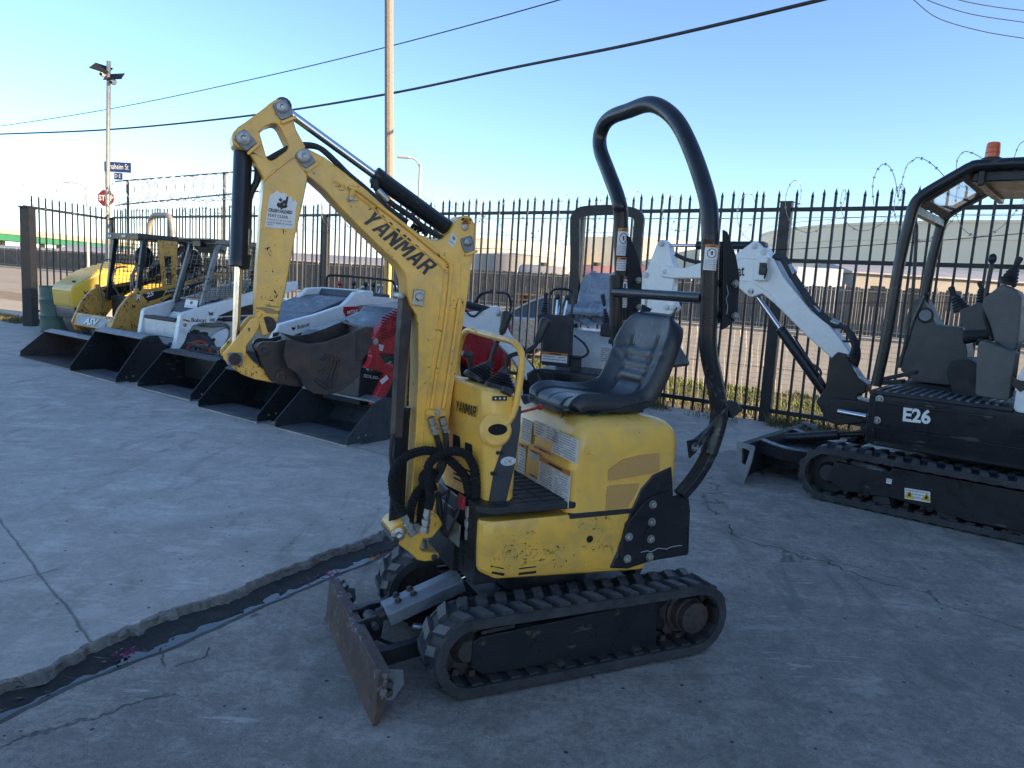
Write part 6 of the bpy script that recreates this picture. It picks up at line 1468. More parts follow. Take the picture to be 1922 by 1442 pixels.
# control tower in front with a looped guard and two levers
pt = B3.Z(1046, 700, .60)
c0 = B3.U(1046, 640, .42)
m = MB(); y = c0.y; m.prism(fillet([(y - .15, .62), (y + .16, .62), (y + .15, 1.10), (y + .12, 1.15), (y - .12, 1.15), (y - .15, 1.10)], .02), .36, .46, plane='yz'); tw = m.build('control_tower', M['matte'], X3, bevel=.01)
decal(tw, (.4615, y - .145, .66), (0, 1, 0), (0, 0, 1), .28, .10, head=.3, lines=2, seed=62)
m = MB(); m.tube(smooth_path([(.40, y - .12, 1.14), (.38, y - .13, 1.33), (.38, y - .08, 1.41), (.38, y + .08, 1.41), (.38, y + .13, 1.34), (.40, y + .12, 1.14)], 5), .014, 8); m.build('tower_guard', M['black'], X3)
for dy in (-.04, .05): m = MB(); m.cyl((.41, y + dy, 1.14), (.36, y + dy * 1.2, 1.32), .009, 8); lv = m.build('travel_lever', M['chrome'], X3); m = MB(); m.ball((.36, y + dy * 1.2, 1.33), .03); m.build('lever_knob', M['matte'], lv)
m = MB(); m.tube(smooth_path([(.42, y + .18, .95), (.45, y + .30, .88), (.48, y + .36, .80), (.46, y + .30, .74), (.42, y + .18, .72)], 4), .012, 8); m.bx(.36, .42, y + .16, y + .26, .5, .74); m.build('tower_bracket', M['matte'], X3)
for (px, py, Y0, top) in ((1140, 610, -.22, (1131, 552)), (1022, 590, -.22, (1025, 549))):
    q = B3.U(px, py, Y0 + .40); 
    m = MB(); m.bx(q.x - .07, q.x + .06, q.y - .06, q.y + .06, .95, q.z); tb = m.build('lever_stand', M['matte'], X3, bevel=.02)
    a = V((q.x, q.y, q.z)); b = B3.U(*top, q.x + .02); m = MB(); m.lathe(a, b - a, [(0, .055)] + [z for k in range(5) for z in ((.02 + k * .026, .052 - k * .006), (.033 + k * .026, .040 - k * .006))] + [(.17, .02)], 14); m.build('lever_boot', M['boot'], tb)
    m = MB(); grip(m, a.lerp(b, .6), b, .022); m.build('joystick', M['matte'], tb)
# roll frame
fr3 = [B3.U(x, y, -.50) for x, y in ((1076, 640), (1078, 560), (1080, 480), (1080, 420), (1082, 407), (1092, 398), (1120, 395), (1160, 395), (1192, 401), (1200, 412), (1198, 440), (1193, 520), (1190, 620))]
m = MB(); m.tube(smooth_path(fr3, 4), .034, 4, square=True, aspect=1.6, up=(1, 0, 0)); m.build('roll_frame', M['black'], X3, bevel=.006)
m = MB(); p = B3.U(1082, 470, -.46); m.bar((-.50, p.y, .6), (-.50, p.y, 1.3), .09); m.build('frame_post', M['black'], X3, bevel=.006)
# white boom, elbow towards the left
yb = .0
G3 = Frame(B3.o + B3.F * .62, (-.93, -.37))
bm3 = [(1006, 735), (990, 715), (960, 670), (930, 640), (900, 622), (860, 610), (850, 600), (870, 588), (905, 585), (925, 576), (936, 575), (944, 582), (946, 600), (958, 625), (985, 668), (1015, 710), (1022, 730)]
m = MB(); m.prism(G3.TT(bm3, .05), -.05, .05); o = m.build('boom', M['white'], None, bevel=.008); o.parent = X3
o.matrix_parent_inverse = Matrix.Identity(4)
rel = Matrix.Rotation(G3.rz - B3.rz, 4, 'Z'); o.matrix_local = Matrix.Translation(((G3.o - B3.o).dot(B3.F), (G3.o - B3.o).dot(B3.L), 0)) @ rel
bx3 = o
m = MB(); q = G3.P(936, 588, .05); m.lathe(q + V((0, -.11, 0)), (0, 1, 0), [(0, .02), (.005, .03), (.115, .03), (.12, .018)], 14); m.build('boom_pin', M['zinc'], bx3)
m = MB(); m.cyl(G3.P(968, 655, 0), G3.P(1005, 700, 0), .03, 12); m.cyl(G3.P(1000, 700, .06), G3.P(1012, 735, .06), .06, 12); m.prism(G3.TT([(985, 700), (1000, 690), (1030, 700), (1040, 740), (1020, 770), (990, 760)], 0), -.1, .1); m.build('swing_post', M['black'], bx3, bevel=.01)
m = MB(); m.cyl(G3.P(920, 583, 0), G3.P(850, 566, 0), .035, 14); m.cyl(G3.P(850, 566, 0), G3.P(800, 556, 0), .016, 12); m.build('arm_cylinder', M['black'], bx3)
m = MB(); m.tube(smooth_path([G3.P(x, y, .06) for x, y in ((870, 575), (880, 590), (890, 594), (898, 588), (906, 582))], 4), .01, 8); m.build('boom_hose', M['hose'], bx3)
m = MB(); m.prism(G3.TT([(850, 600), (860, 585), (845, 570), (820, 590), (812, 640), (806, 690), (818, 694), (835, 640)], 0), -.045, .045); m.build('dipper_arm', M['white'], bx3, bevel=.008)
# ------------------------------------------------------------------ camera, sun, sky
cam = bpy.data.cameras.new('camera'); co = bpy.data.objects.new('camera', cam); COL.objects.link(co)
cam.sensor_width = 36; cam.lens = FPX / 1922 * 36; cam.clip_end = 3000; cam.clip_start = .05
c_, s_ = cos(ROLL), sin(ROLL); R0 = V((1, 0, 0)); U0 = V((0, sin(PITCH), cos(PITCH))); Fw = V((0, cos(PITCH), -sin(PITCH)))
X_ = R0 * c_ + U0 * s_; Y_ = U0 * c_ - R0 * s_; Z_ = -Fw
co.matrix_world = Matrix(((X_.x, Y_.x, Z_.x, 0), (X_.y, Y_.y, Z_.y, 0), (X_.z, Y_.z, Z_.z, HCAM), (0, 0, 0, 1)))
bpy.context.scene.camera = co
SUN_EL, SUNH = radians(15), V((.934, -.419, 0)).normalized()
S_ = V((SUNH.x * cos(SUN_EL), SUNH.y * cos(SUN_EL), sin(SUN_EL)))
ld = bpy.data.lights.new('sun', 'SUN'); ld.energy = 5.0; ld.angle = radians(.6); ld.color = (1, .75, .48)
lo = bpy.data.objects.new('sun', ld); COL.objects.link(lo); lo.rotation_euler = S_.to_track_quat('Z', 'Y').to_euler()
sc = bpy.context.scene
w = bpy.data.worlds.new('World'); sc.world = w; w.use_nodes = True; nt = w.node_tree
sky = nt.nodes.new('ShaderNodeTexSky'); sky.sky_type = 'NISHITA'; sky.sun_disc = False; sky.sun_elevation = SUN_EL; sky.sun_rotation = atan2(SUNH.x, SUNH.y)
sky.air_density = .85; sky.dust_density = .15; sky.ozone_density = 4.0; sky.altitude = 0
tn = nt.nodes.new('ShaderNodeMix'); tn.data_type = 'RGBA'; tn.blend_type = 'MULTIPLY'; tn.inputs[0].default_value = 1; tn.inputs[7].default_value = (1.08, .96, .90, 1)
nt.links.new(sky.outputs[0], tn.inputs[6]); nt.links.new(tn.outputs[2], nt.nodes['Background'].inputs[0]); nt.nodes['Background'].inputs[1].default_value = .15
sc.view_settings.view_transform = 'Standard'; sc.view_settings.look = 'None'; sc.view_settings.exposure = EXPO; sc.view_settings.gamma = 1
sc.cycles.max_bounces = 6; sc.cycles.use_adaptive_sampling = True; sc.cycles.adaptive_threshold = .02; sc.cycles.caustics_reflective = False
EV, BV = V((.803, -.596, 0)), V((.596, .803, 0))
def W(e, b, z=0): return EV * e + BV * b + V((0, 0, z))
def Rf(e, b): return Frame(W(e, b), (-.596, -.803))
def wz(p, z): return V((p[0], p[1], z))
def eb(px, py, bv):   # point of the photo on the upright plane b = bv -> (e, z)
    d = ray(px, py); t = bv / d.dot(BV); q = d * t; return q.dot(EV), HCAM + q.z
# ------------------------------------------------------------------ ground
Up = [gnd(*q) for q in ((0, 1285), (89, 1254), (173, 1206), (289, 1160), (458, 1100), (570, 1054), (724, 998))]
Lp = [gnd(*q) for q in ((0, 1346), (135, 1281), (308, 1216), (524, 1119), (635, 1073), (740, 1029))]
d0 = (Up[1] - Up[0]).normalized(); dU = (Up[-1] - Up[-3]).normalized()
Up = [V((-3.2, -.6, 0)), V((-2.3, 1.0, 0))] + Up + [Up[-1] + dU * .9, V((.42, 5.95, 0))]
Lp = [V((-3.0, -.7, 0)), V((-2.1, .95, 0))] + Lp + [Lp[-1] + dU * 1.0, V((.50, 5.90, 0))]
def resample(P, n):
    P = [V(p) for p in P]; L = [0]
    for i in range(1, len(P)): L.append(L[-1] + (P[i] - P[i - 1]).length)
    out = []; i = 0
    for k in range(n + 1):
        d = L[-1] * k / n
        while i < len(P) - 2 and L[i + 1] < d: i += 1
        out.append(P[i].lerp(P[i + 1], min(1, (d - L[i]) / (L[i + 1] - L[i]))))
    return out
NG = 840
UU = resample(Up, NG); LL = resample(Lp, NG)
def nz(p, s, k=0): return noise.noise(V((p.x * s + k, p.y * s, k * 1.7)))
def frac(p, s, k=0): return noise.fractal(V((p.x * s + k, p.y * s, k)), 1.0, 2.0, 5)
lip = []; cols_ = []
for i in range(NG + 1):
    u, l = UU[i], LL[i]; ac = (u - l); wd = ac.length; ac = ac / wd
    fade = min(1, (NG - i) / 50)
    j = (frac(u, 4) * .032 + frac(u, 17, 3) * .018) * fade; j2 = (frac(l, 4, 9) * .018) * fade
    ue = u + ac * j; le = l + ac * j2
    depth = .040 * fade + .002
    ch = max(0, noise.noise(V((u.x * 9, u.y * 9, 4.0))) - .16) * .05 + (.006 if noise.noise(V((u.x * 21, u.y * 21, 7.0))) > .22 else 0)   # broken-out pieces
    br = (.002 + .007 * abs(nz(u, 6, 5)) + ch) * fade
    rr_ = lambda k, a: frac(u, 30, k) * a * fade
    pr = [ue + ac * .016, ue + ac * (.006 + rr_(11, .010)) + V((0, 0, -.001)), ue - ac * rr_(12, .012) + V((0, 0, (-.005 + rr_(13, .004)) * fade)), ue - ac * (.003 + ch * .8 + rr_(14, .014)) + V((0, 0, (-.016 + rr_(15, .010)) * fade)), ue - ac * (.006 + br + rr_(16, .014)) + V((0, 0, (-.030 + rr_(17, .010)) * fade)),
          ue - ac * (.010 + br) + V((0, 0, -depth * .8))]
    inner = [ue.lerp(le, t) + V((0, 0, -zz * fade - .002 + frac(ue.lerp(le, t), 9, 2) * .006 * fade)) for t, zz in ((.16, .036), (.30, .040), (.45, .043), (.60, .046), (.70, .060), (.80, .054), (.90, .034))]
    end = [le + V((0, 0, -.010 * fade)), le - ac * .04 + V((0, 0, -.002))]
    cols_.append((pr, inner, end, ue + ac * .016, le - ac * .04))
m = MB(); m.loft([c[0] for c in cols_], closed=False, caps=False); o = m.build('ground', M['lip'], ang=60, recalc=False, kind='structure')
o.name = 'slab_edge'
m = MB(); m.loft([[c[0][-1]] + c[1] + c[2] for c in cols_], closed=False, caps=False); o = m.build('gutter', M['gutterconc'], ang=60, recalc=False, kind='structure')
# water lying in the gutter
m = MB(); ws = []
m.loft([[c[0][-1].lerp(c[2][0], .42), c[0][-1].lerp(c[2][0], .96)] for c in cols_[:600]], closed=False, caps=False)
for k, v in enumerate(m.v): m.v[k] = (v[0], v[1], -.0475)
o = m.build('water', M['water'], recalc=False, kind='structure')
def poly_ground(name, pts, mat, z=0, kind='structure'):
    tri = tessellate_polygon([[V((p.x, p.y, 0)) for p in pts]]); m = MB(); m.add([V((p.x, p.y, z)) for p in pts], [tuple(t) for t in tri])
    me_o = m.build(name, mat, recalc=False, kind=kind)
    me = me_o.data
    if me.polygons and me.polygons[0].normal.z < 0: me.flip_normals()
    return me_o
leftE = [c[3] for c in cols_]; rightE = [c[4] for c in cols_]; PT = W(-3.3, 8.75)
endp = V((.46, 5.93, 0)); tip = W(-1.6, 8.75)
# left slab: everything on the fence side of the gutter; right slab: the rest of the yard
poly_ground('yard_slab', leftE[::2] + [leftE[-1], tip, W(-17.9, 8.75), W(-17.9, 6.35), W(-70, 6.35), W(-70, -30), V((-12, -22, 0))], M['slab'])
poly_ground('yard_concrete', [rightE[0], V((-5, -20, 0)), W(40, -40), W(40, 8.75), tip, leftE[-1]] + [rightE[-1]] + rightE[::-2][1:], M['slab2'], -.0)
def strip(name, e0, e1, b0, b1, z0, z1, mat, kind='structure', n=1):
    m = MB(); m.loft([[W(e0 + (e1 - e0) * i / n, b0, z0), W(e0 + (e1 - e0) * i / n, b1, z1)] for i in range(n + 1)], closed=False, caps=False)
    o = m.build(name, mat, recalc=False, kind=kind)
    if o.data.polygons[0].normal.z < 0: o.data.flip_normals()
    return o
strip('ground', -1500, 1500, 42, 2600, -.21, -.21, M['land'])
strip('dirt_verge', -17.9, 40, 8.75, 10.2, -.004, -.06, M['dirt'])
strip('turf_verge', -17.9, 40, 10.2, 12.7, -.06, -.12, M['turf'])
strip('turf_verge', -70, -17.9, 6.35, 7.1, -.004, -.03, M['turf'])
strip('pavement', -70, -17.9, 7.1, 10.0, -.03, -.07, M['pavement'])
strip('dirt_verge', -70, -17.9, 10.0, 12.7, -.07, -.12, M['dirt'])
m = MB()
for e0, e1 in ((-70, 40),):
    m.add([W(e0, 12.7, -.12), W(e1, 12.7, -.12), W(e1, 12.88, -.115), W(e0, 12.88, -.115), W(e1, 12.9, -.24), W(e0, 12.9, -.24)], [(0, 1, 2, 3), (3, 2, 4, 5)])
m.build('kerb', M['pavement'], recalc=False, kind='structure', flat=True)
strip('street', -400, 300, 12.9, 36.6, -.24, -.22, M['street'])
m = MB()
for k in range(-60, 40):
    e0 = k * 6.0; m.add([W(e0, 24.6, -.222), W(e0 + 2.6, 24.6, -.222), W(e0 + 2.6, 24.74, -.222), W(e0, 24.74, -.222)], [(0, 1, 2, 3)])
for b in (18.2, 18.4, 31.0): m.add([W(-300, b, -.222), W(200, b, -.222), W(200, b + .12, -.222), W(-300, b + .12, -.222)], [(0, 1, 2, 3)])
m.build('road_markings', M['pavement'], recalc=False, kind='structure')
strip('far_pavement', -400, 300, 36.6, 42, -.10, -.16, M['pavement'])
m = MB(); m.add([W(-400, 36.6, -.24), W(300, 36.6, -.24), W(300, 36.6, -.10), W(-400, 36.6, -.10)], [(0, 1, 2, 3)]); m.build('kerb', M['pavement'], kind='structure')
# unseen building inferred from the yard's shade; placed and sized to cast it
wh = thing('shade_building', 'grey stuccoed warehouse with roller doors standing along the right side of the yard', 'building', W(7, 0), 0)
bd = MB(); H = 8.6
pts = [W(6.2, 10.8), W(22, 10.8), W(22, 1.2), W(6.2, 1.2)]
bd.prism([(p.x, p.y) for p in [q - W(7, 0) for q in pts]], 0, H, plane='xy'); bd.build('wall', M['stucco'], wh)
m = MB(); pr = [q - W(7, 0) for q in pts]; m.tube([V((p.x, p.y, H + .1)) for p in pr], .25, 4, closed=True, square=True); m.build('parapet', M['stucco'], wh)
for k in range(2):
    m = MB(); p = W(6.13, 8 - k * 4.4) - W(7, 0); m.box(V((p.x, p.y, 2)), (.1, 4, 4), Matrix.Rotation(atan2(BV.y, BV.x) - pi / 2, 3, 'Z')); m.build('roller_door', M['roofmetal'], wh)
# ------------------------------------------------------------------ picket fence
FB = 8.83
posts_e = [-18.85, -16.19, -13.55, -10.90, -8.2, -5.54, -2.79]
RZ = {'e': atan2(EV.y, EV.x)}
_pk = MB(); _pk.bar((0, 0, -.02), (0, 0, 2.60), .024); _pk.lathe((0, 0, 2.60), (0, 0, 1), [(0, .010), (.012, .021), (.08, .001)], 4)
def post_mesh(h, w=.085):
    m = MB(); m.bar((0, 0, -.1), (0, 0, h), w); m.box((0, 0, h + .006), (w + .012, w + .012, .012)); return m
ORD = ['first', 'second', 'third', 'fourth', 'fifth', 'sixth', 'seventh', 'eighth']
PLAB = ['black fence post at the corner beside the tall camera pole', 'black fence post behind the caged tan loader, inside the silver roll hoop', 'black fence post behind the excavator dipper arm and bucket ram',
        'tall black fence post between the dipper arm and the concrete pole', 'black fence post hidden behind the excavator boom column', 'black fence post behind the black roll frame of the plastic-wrapped seat', 'wide black fence post behind the white boom of the right-hand excavator']
pz = [2.45, 2.50, 2.45, 2.46, 2.45, 2.50, 2.54]
first = None
for i, e in enumerate(posts_e):
    if first is None: first = post_mesh(2.45).build('fence_post', M['fence'], loc=W(e, FB), rz=RZ['e']); o = first
    else: o = first.copy(); COL.objects.link(o); o.location = W(e, FB); o.scale.z = pz[i] / 2.45
    o.scale.x = 1.5 if i == 6 else (1.25 if i == 5 else 1)
    tag(o, PLAB[i], 'fence post', 'black posts of the picket fence')
ends = posts_e + [1.6]
PNL = ['fence panel nearest the camera pole, razor coil frame above it', 'black picket panel with spear tips behind the skid steer cages', 'black picket panel seen behind the excavator dipper arm',
       'black picket panel behind the white hooded mini loader and concrete pole', 'black picket panel behind the upright excavator boom', 'black picket panel behind the plastic-wrapped seat and roll bar', 'black picket panel with an extra middle rail, behind the right-hand excavator']
pk0 = None
for i in range(len(posts_e)):
    a, b = ends[i] + .045, ends[i + 1] - .045
    if i == 6: a = ends[i] + .065
    t = thing('picket_fence', PNL[i], 'fence', W(a, FB), RZ['e'], 'black picket fence panels')
    zs = [2.46, .13] + ([1.885] if i == 6 else [])
    for z in zs:
        m = MB(); m.bar((0, 0, z), (b - a, 0, z), .045 if z > 1 else .05); m.build('rail', M['fence'], t, bevel=.003)
    n = round((b - a) / .134)
    for k in range(n):
        x = (k + .5) * (b - a) / n
        if pk0 is None: pk0 = _pk.build('picket', M['fence'], t); o = pk0
        else: o = pk0.copy(); COL.objects.link(o); o.parent = t
        o.location = (x, -.004, 0); o.rotation_euler = (random.uniform(-.006, .006), random.gauss(0, .006), random.uniform(-.15, .15)); o.scale.z = random.uniform(.992, 1.006)
# slide gate end, running towards the yard at the left
GA, GB = W(-18.85, 8.83), W(-17.24, 6.40); gd = GB - GA; ga = atan2(gd.y, gd.x); GL = gd.length
t = thing('gate_leaf', 'black picket gate leaf between the camera pole and the thick rusty end post', 'gate', GA, ga)
for z in (2.42, .3): m = MB(); m.bar((0.05, 0, z), (GL + .1 * (z > 1), 0, z), .05); m.build('rail', M['fence'], t, bevel=.003)
for k in range(13):
    o = pk0.copy(); COL.objects.link(o); o.parent = t; o.location = (.22 + k * (GL - .33) / 12, 0, 0); o.rotation_euler = (0, random.uniform(-.008, .008), 0)
pm = MB(); pm.bar((0, 0, -.1), (0, 0, 2.40), .20); pm.box((-.01, 0, 2.415), (.30, .22, .03)); go = pm.build('gate_post', M['fence'], loc=GB, rz=ga)
tag(go, 'thick black gate post with a capped top and small white tag at the yard entrance', 'gate post')
m = MB(); m.box((.03, -.101, 1.05), (.09, .004, .10)); m.build('tag_plate', M['signwhite'], go)
# razor wire
def razor(name, P, label, parent=None, r=.0032, seed=1, grp='razor wire along the fence top'):
    rn = random.Random(seed); m = MB(); m.tube(P, r, 5); L = 0
    for i in range(1, len(P) - 1):
        L += (P[i] - P[i - 1]).length
        if L > .085:
            L = 0; tg = (P[i + 1] - P[i]).normalized(); s = tg.orthogonal().normalized(); s.rotate(Matrix.Rotation(rn.uniform(0, 6.28), 3, tg)) if False else None
            s = (Matrix.Rotation(rn.uniform(0, 6.28), 3, tg) @ s); c = P[i]; q = tg.cross(s) * .0018
            for sg in (-1, 1): m.add([c - q, c + q, c + s * .016 * sg + tg * .014, c + s * .014 * sg - tg * .014], [(0, 1, 2), (0, 1, 3), (0, 2, 3)])
    o = m.build(name, M['wire'], parent, recalc=False)
    if label: tag(o, label, 'razor wire', grp)
    return o
def helix(e0, e1, z, R, pitch, seed=0, b=FB, rv=.2, sag=0, flat=.45):
    rn = random.Random(seed); n = int((e1 - e0) / pitch * 26); P = []; ph = 0; Rr = R; e = e0
    for i in range(n):
        a = i / 26 * 2 * pi; k = i // 26; rn2 = random.Random(seed * 100 + k); rn3 = random.Random(seed * 100 + k + 1); f = (i % 26) / 26
        Rr = R * (1 + (rn2.uniform(-rv, rv)) * (1 - f) + rn3.uniform(-rv, rv) * f); oz = rn2.uniform(-rv, rv) * (1 - f) * R + rn3.uniform(-rv, rv) * f * R
        ee = e0 + (e1 - e0) * i / n + flat * Rr * sin(a * 1.0 + 1.2) * .9
        P.append(W(ee, b + Rr * cos(a) * .8, z + oz * .6 + Rr * sin(a) - sag))
    return P
cf = thing('coil_rack', 'raised steel frame holding a tight razor coil above the fence behind the camera pole', 'fence frame', W(-18.8, FB + .06), RZ['e'])
for z0, z1 in ((3.32, 3.34), (2.76, 2.92)): m = MB(); m.bar((0, 0, z0), (6.2, 0, z1 + (z1 - z0) * .2), .028); m.build('rail', M['fence'], cf)
for x in (.6, 4.6): m = MB(); m.bar((x, 0, 1.2), (x, 0, 3.33), .045); m.build('upright', M['fence'], cf)
razor('razor_coil', helix(-18.7, -12.4, 3.06, .27, .36, 3, FB + .06, .08, flat=.25), 'tight razor wire coil strung between the two rails of the raised frame', r=.0085)
razor('razor_coil', helix(-18.6, -12.8, 2.62, .17, .9, 4, FB, .3), 'loose razor wire loops lying on the picket tips under the raised frame', seed=3, r=.006)
razor('razor_coil', [GA.lerp(GB, 1.12 - i / 120) + V((0, 0, 2.62 + .24 * sin(i / 13 * 2) + .03 * sin(i * .37))) + EV * (.20 * cos(i / 13 * 2)) for i in range(135)], 'unravelled razor wire loops over the gate leaf beside the capped post', seed=4, r=.006)
razor('razor_coil', helix(-12.2, -7.0, 2.50, .25, .60, 7, FB, .35, .06), 'sagging razor wire loops behind the excavator dipper arm and boom', seed=5, r=.0048)
razor('razor_coil', helix(-6.9, -2.9, 2.42, .27, .50, 9, FB, .4, .05), 'razor wire hanging in loops below the top rail behind the roll bar', seed=6)
razor('razor_coil', helix(-2.9, .2, 2.50, .27, .55, 12, FB, .35, .04), 'razor wire loops between the wide fence post and the excavator canopy', seed=7)
for k, pts in enumerate((((1640, 385), (1638, 350), (1644, 325), (1656, 309), (1668, 312), (1678, 330), (1683, 352), (1686, 372)), ((1686, 368), (1692, 345), (1702, 312), (1716, 300), (1722, 296), (1740, 302), (1760, 318), (1775, 335)),
                          ((1795, 320), (1797, 300), (1808, 286), (1820, 286), (1836, 293), (1848, 302)), ((1896, 320), (1903, 298), (1912, 274), (1922, 265)))):
    P = []
    for p in smooth_path([W(*[eb(x, y, FB)[0], FB, eb(x, y, FB)[1]]) for x, y in pts], 8): P.append(p)
    razor('razor_coil', P, ['sunlit razor wire arch just left of the canopy corner, smaller of the two', 'taller sunlit razor wire arch rising behind the canopy corner', 'short razor wire arch directly left of the amber beacon', 'razor wire arch right of the amber beacon at the picture edge'][k], seed=20 + k, r=.0042)
m = MB()
for (z0, z1, e0, e1) in ((2.40, 2.38, -12.8, -5.6), (2.37, 2.40, -5.6, 1.2), (2.42, 2.36, -9.0, -2.8)):
    m.tube([W(e0 + (e1 - e0) * i / 40, FB - .03, z0 + (z1 - z0) * i / 40 - .02 * sin(pi * i / 40) + .004 * sin(i * 2.1)) for i in range(41)], .0035, 5)
tag(m.build('tension_wire', M['wire'], recalc=False), 'thin strained wires running just under the top rail of the fence', 'wire')
m = MB()
m.tube([W(-3.6 + 4.6 * i / 30, FB - .05, 1.98 + .42 * (i / 30) ** 1.6) for i in range(31)], .004, 5)
m.tube([W(-4.5 + 5.5 * i / 30, FB - .04, 1.28 + .012 * i) for i in range(31)], .003, 5)
tag(m.build('slack_wire', M['cable'], recalc=False), 'slack black wire sloping up across the fence toward the excavator canopy', 'wire')
# wire netting at the foot of the fence (individual crimped strands)
m = MB()
rn = random.Random(11)
for k in range(18):
    z = .12 + k * .055; m.tube([W(-5.2 + 5.6 * i / 60, FB + .05 + .01 * sin(i), z * 1.0 + .012 * sin(i * .7 + k)) for i in range(61)], .0016, 3)
for k in range(70):
    e = -5.2 + k * .08; m.tube([W(e + .012 * sin(j + k), FB + .05, .05 + j * .1) for j in range(11)], .0014, 3)
tag(m.build('wire_netting', M['wire'], recalc=False), 'crumpled wire netting on the street side at the foot of the fence', 'netting')
# weeds, turf and leaf litter
def blades(name, mat, n, area, h, seed, w=.006, spread=.5):
    rn = random.Random(seed); m = MB()
    for _ in range(n):
        e, b, dens = area(rn)
        if noise.noise(V((e * 1.3, b * 1.3, seed))) < dens: continue
        hh = h * rn.uniform(.4, 1.3); a = rn.uniform(0, 6.28); p = W(e, b, -.01 if b < 10 else -.09); d = V((cos(a), sin(a), 0)); s = V((-d.y, d.x, 0)) * w
        q = p + V((0, 0, hh * .6)) + d * hh * spread * .35; t = p + V((0, 0, hh)) + d * hh * spread
        m.add([p - s, p + s, q + s * .7, q - s * .7, t], [(0, 1, 2, 3), (3, 2, 4)])
    return m.build(name, mat, recalc=False, kind='stuff')
blades('weeds', M['weed'], 9000, lambda r: (r.uniform(-5.5, .6), FB + r.gauss(-.12, .16), -.05), .13, 3, .0035, 1.0)
blades('grass', M['grassgreen'], 26000, lambda r: (r.uniform(-9, 2), r.uniform(9.2, 12.6), .02), .055, 5, .009, .9)
blades('dry_grass', M['weed'], 16000, lambda r: (r.uniform(-9, 2), r.uniform(8.9, 12.6), -.02), .06, 6, .008, 1.1)
blades('grass', M['weed'], 5000, lambda r: (r.uniform(-26, -17.6), r.uniform(6.3, 7.0), -.2), .09, 8, .008, .8)
# debris in the gutter
rn = random.Random(21); m = MB()
for k in range(320):
    i = int(rn.gauss(300, 30)) if k < 230 else rn.randrange(220, 600)
    c = cols_[max(120, min(i, 760))]; p = c[0][-1].lerp(c[2][0], rn.uniform(.35, .98)); p = V((p.x, p.y, -.046 + rn.uniform(0, .012)))
    a = rn.uniform(0, 6.28); l = rn.uniform(.005, .017); q = V((cos(a), sin(a), rn.uniform(-.3, .3))) * l; s = V((-sin(a), cos(a), rn.uniform(-.4, .4))) * l * rn.uniform(.2, .6)
    m.add([p - q, p + s, p + q, p - s, p + V((0, 0, .004))], [(0, 1, 4), (1, 2, 4), (2, 3, 4), (3, 0, 4), (0, 3, 2, 1)])
m.build('leaf_litter', M['litter'], recalc=False, kind='stuff')
for (px, py, nn, lab) in ((236, 1217, 22, 'crumpled magenta bougainvillea petals by the puddle in the gutter'), (624, 1072, 26, 'magenta petals lying in the gutter near the excavator blade')):
    m = MB(); c = gnd(px, py); rn = random.Random(px)
    for k in range(nn):
        p = c + V((rn.gauss(0, .018), rn.gauss(0, .018), -.040 + rn.uniform(0, .03))); a = rn.uniform(0, 6.28); l = rn.uniform(.006, .012); q = V((cos(a), sin(a), rn.uniform(-.5, .9))) * l; s = V((-sin(a), cos(a), rn.uniform(-.5, .5))) * l
        m.add([p - q, p + s, p + q, p - s], [(0, 1, 2), (0, 2, 3)])
    tag(m.build('petals', M['petal'], recalc=False), lab, 'petals')
# ------------------------------------------------------------------ poles, signs, lamps, cables
pc = far(728, 560, 15.0); pc.z = -.1
lp = thing('light_pole', 'tall speckled concrete pole with a yellow painted base beyond the fence', 'pole', (pc.x, pc.y, pc.z))
tp = far(728, 0, 15.0); hz = tp.z - pc.z
m = MB(); m.cyl((0, 0, 1.9), ((tp.x - pc.x) * (hz + 3.2) / hz, 0, hz + 3.2), .092, 10, .078); m.build('shaft', M['concpole'], lp)
m = MB(); m.cyl((0, 0, 0), (0, 0, 1.9), .098, 10, .094); m.build('base', M['yellowpole'], lp)
m = MB(); m.cyl((.0, .0, 1.86), (.0, .0, 1.92), .104, 10); m.build('band', M['galv'], lp)
cp_ = W(-18.75, 8.62); ct = far(204, 115, cp_.y); 
cm = thing('camera_pole', 'tall pale metal pole with two solar cameras at its top by the gate', 'pole', (cp_.x, cp_.y, 0))
off = V((ct.x - cp_.x, 0, 0)); m = MB(); m.cyl((0, 0, 0), (off.x, 0, ct.z), .050, 12, .045); m.build('shaft', M['galv'], cm)
for px, py, sx, rz_, r_ in ((190, 128, .42, .1, .25), (214, 144, .42, -.15, -.1)):
    q = far(px, py, cp_.y) - V((cp_.x, cp_.y, 0)); m = MB(); m.box(q, (sx, .26, .02), Matrix.Rotation(r_, 3, 'Y') @ Matrix.Rotation(.7, 3, 'X')); m.bar(q, V((off.x * .97, 0, q.z - .1)), .02); m.build('solar_panel', M['cable'], cm)
for px, py in ((194, 139), (213, 154)):
    q = far(px, py, cp_.y) - V((cp_.x, cp_.y, 0)); m = MB(); m.ball(q, .075); m.cyl(q, q + V((.0, -.10, -.03)), .04, 10); m.bar(q, V((off.x * .97, 0, q.z)), .03); c1 = m.build('camera_body', M['signwhite'], cm)
    m = MB(); m.cyl(q + V((0, -.09, -.028)), q + V((0, -.115, -.035)), .036, 10); m.build('camera_lens', M['ink'], c1)
D = 27.0
sg = far(199, 372, D); st_ = thing('stop_sign', 'red octagonal stop sign partly hidden behind the camera pole', 'sign', (sg.x, sg.y, -.2))
hz_ = sg.z + .2; R_ = 31 / 2 * D / 1400 / cos(pi / 8)
m = MB(); m.prism([(R_ * cos(pi / 8 + k * pi / 4), hz_ + R_ * sin(pi / 8 + k * pi / 4)) for k in range(8)], -.004, .004); pl_ = m.build('sign_plate', M['signwhite'], st_)
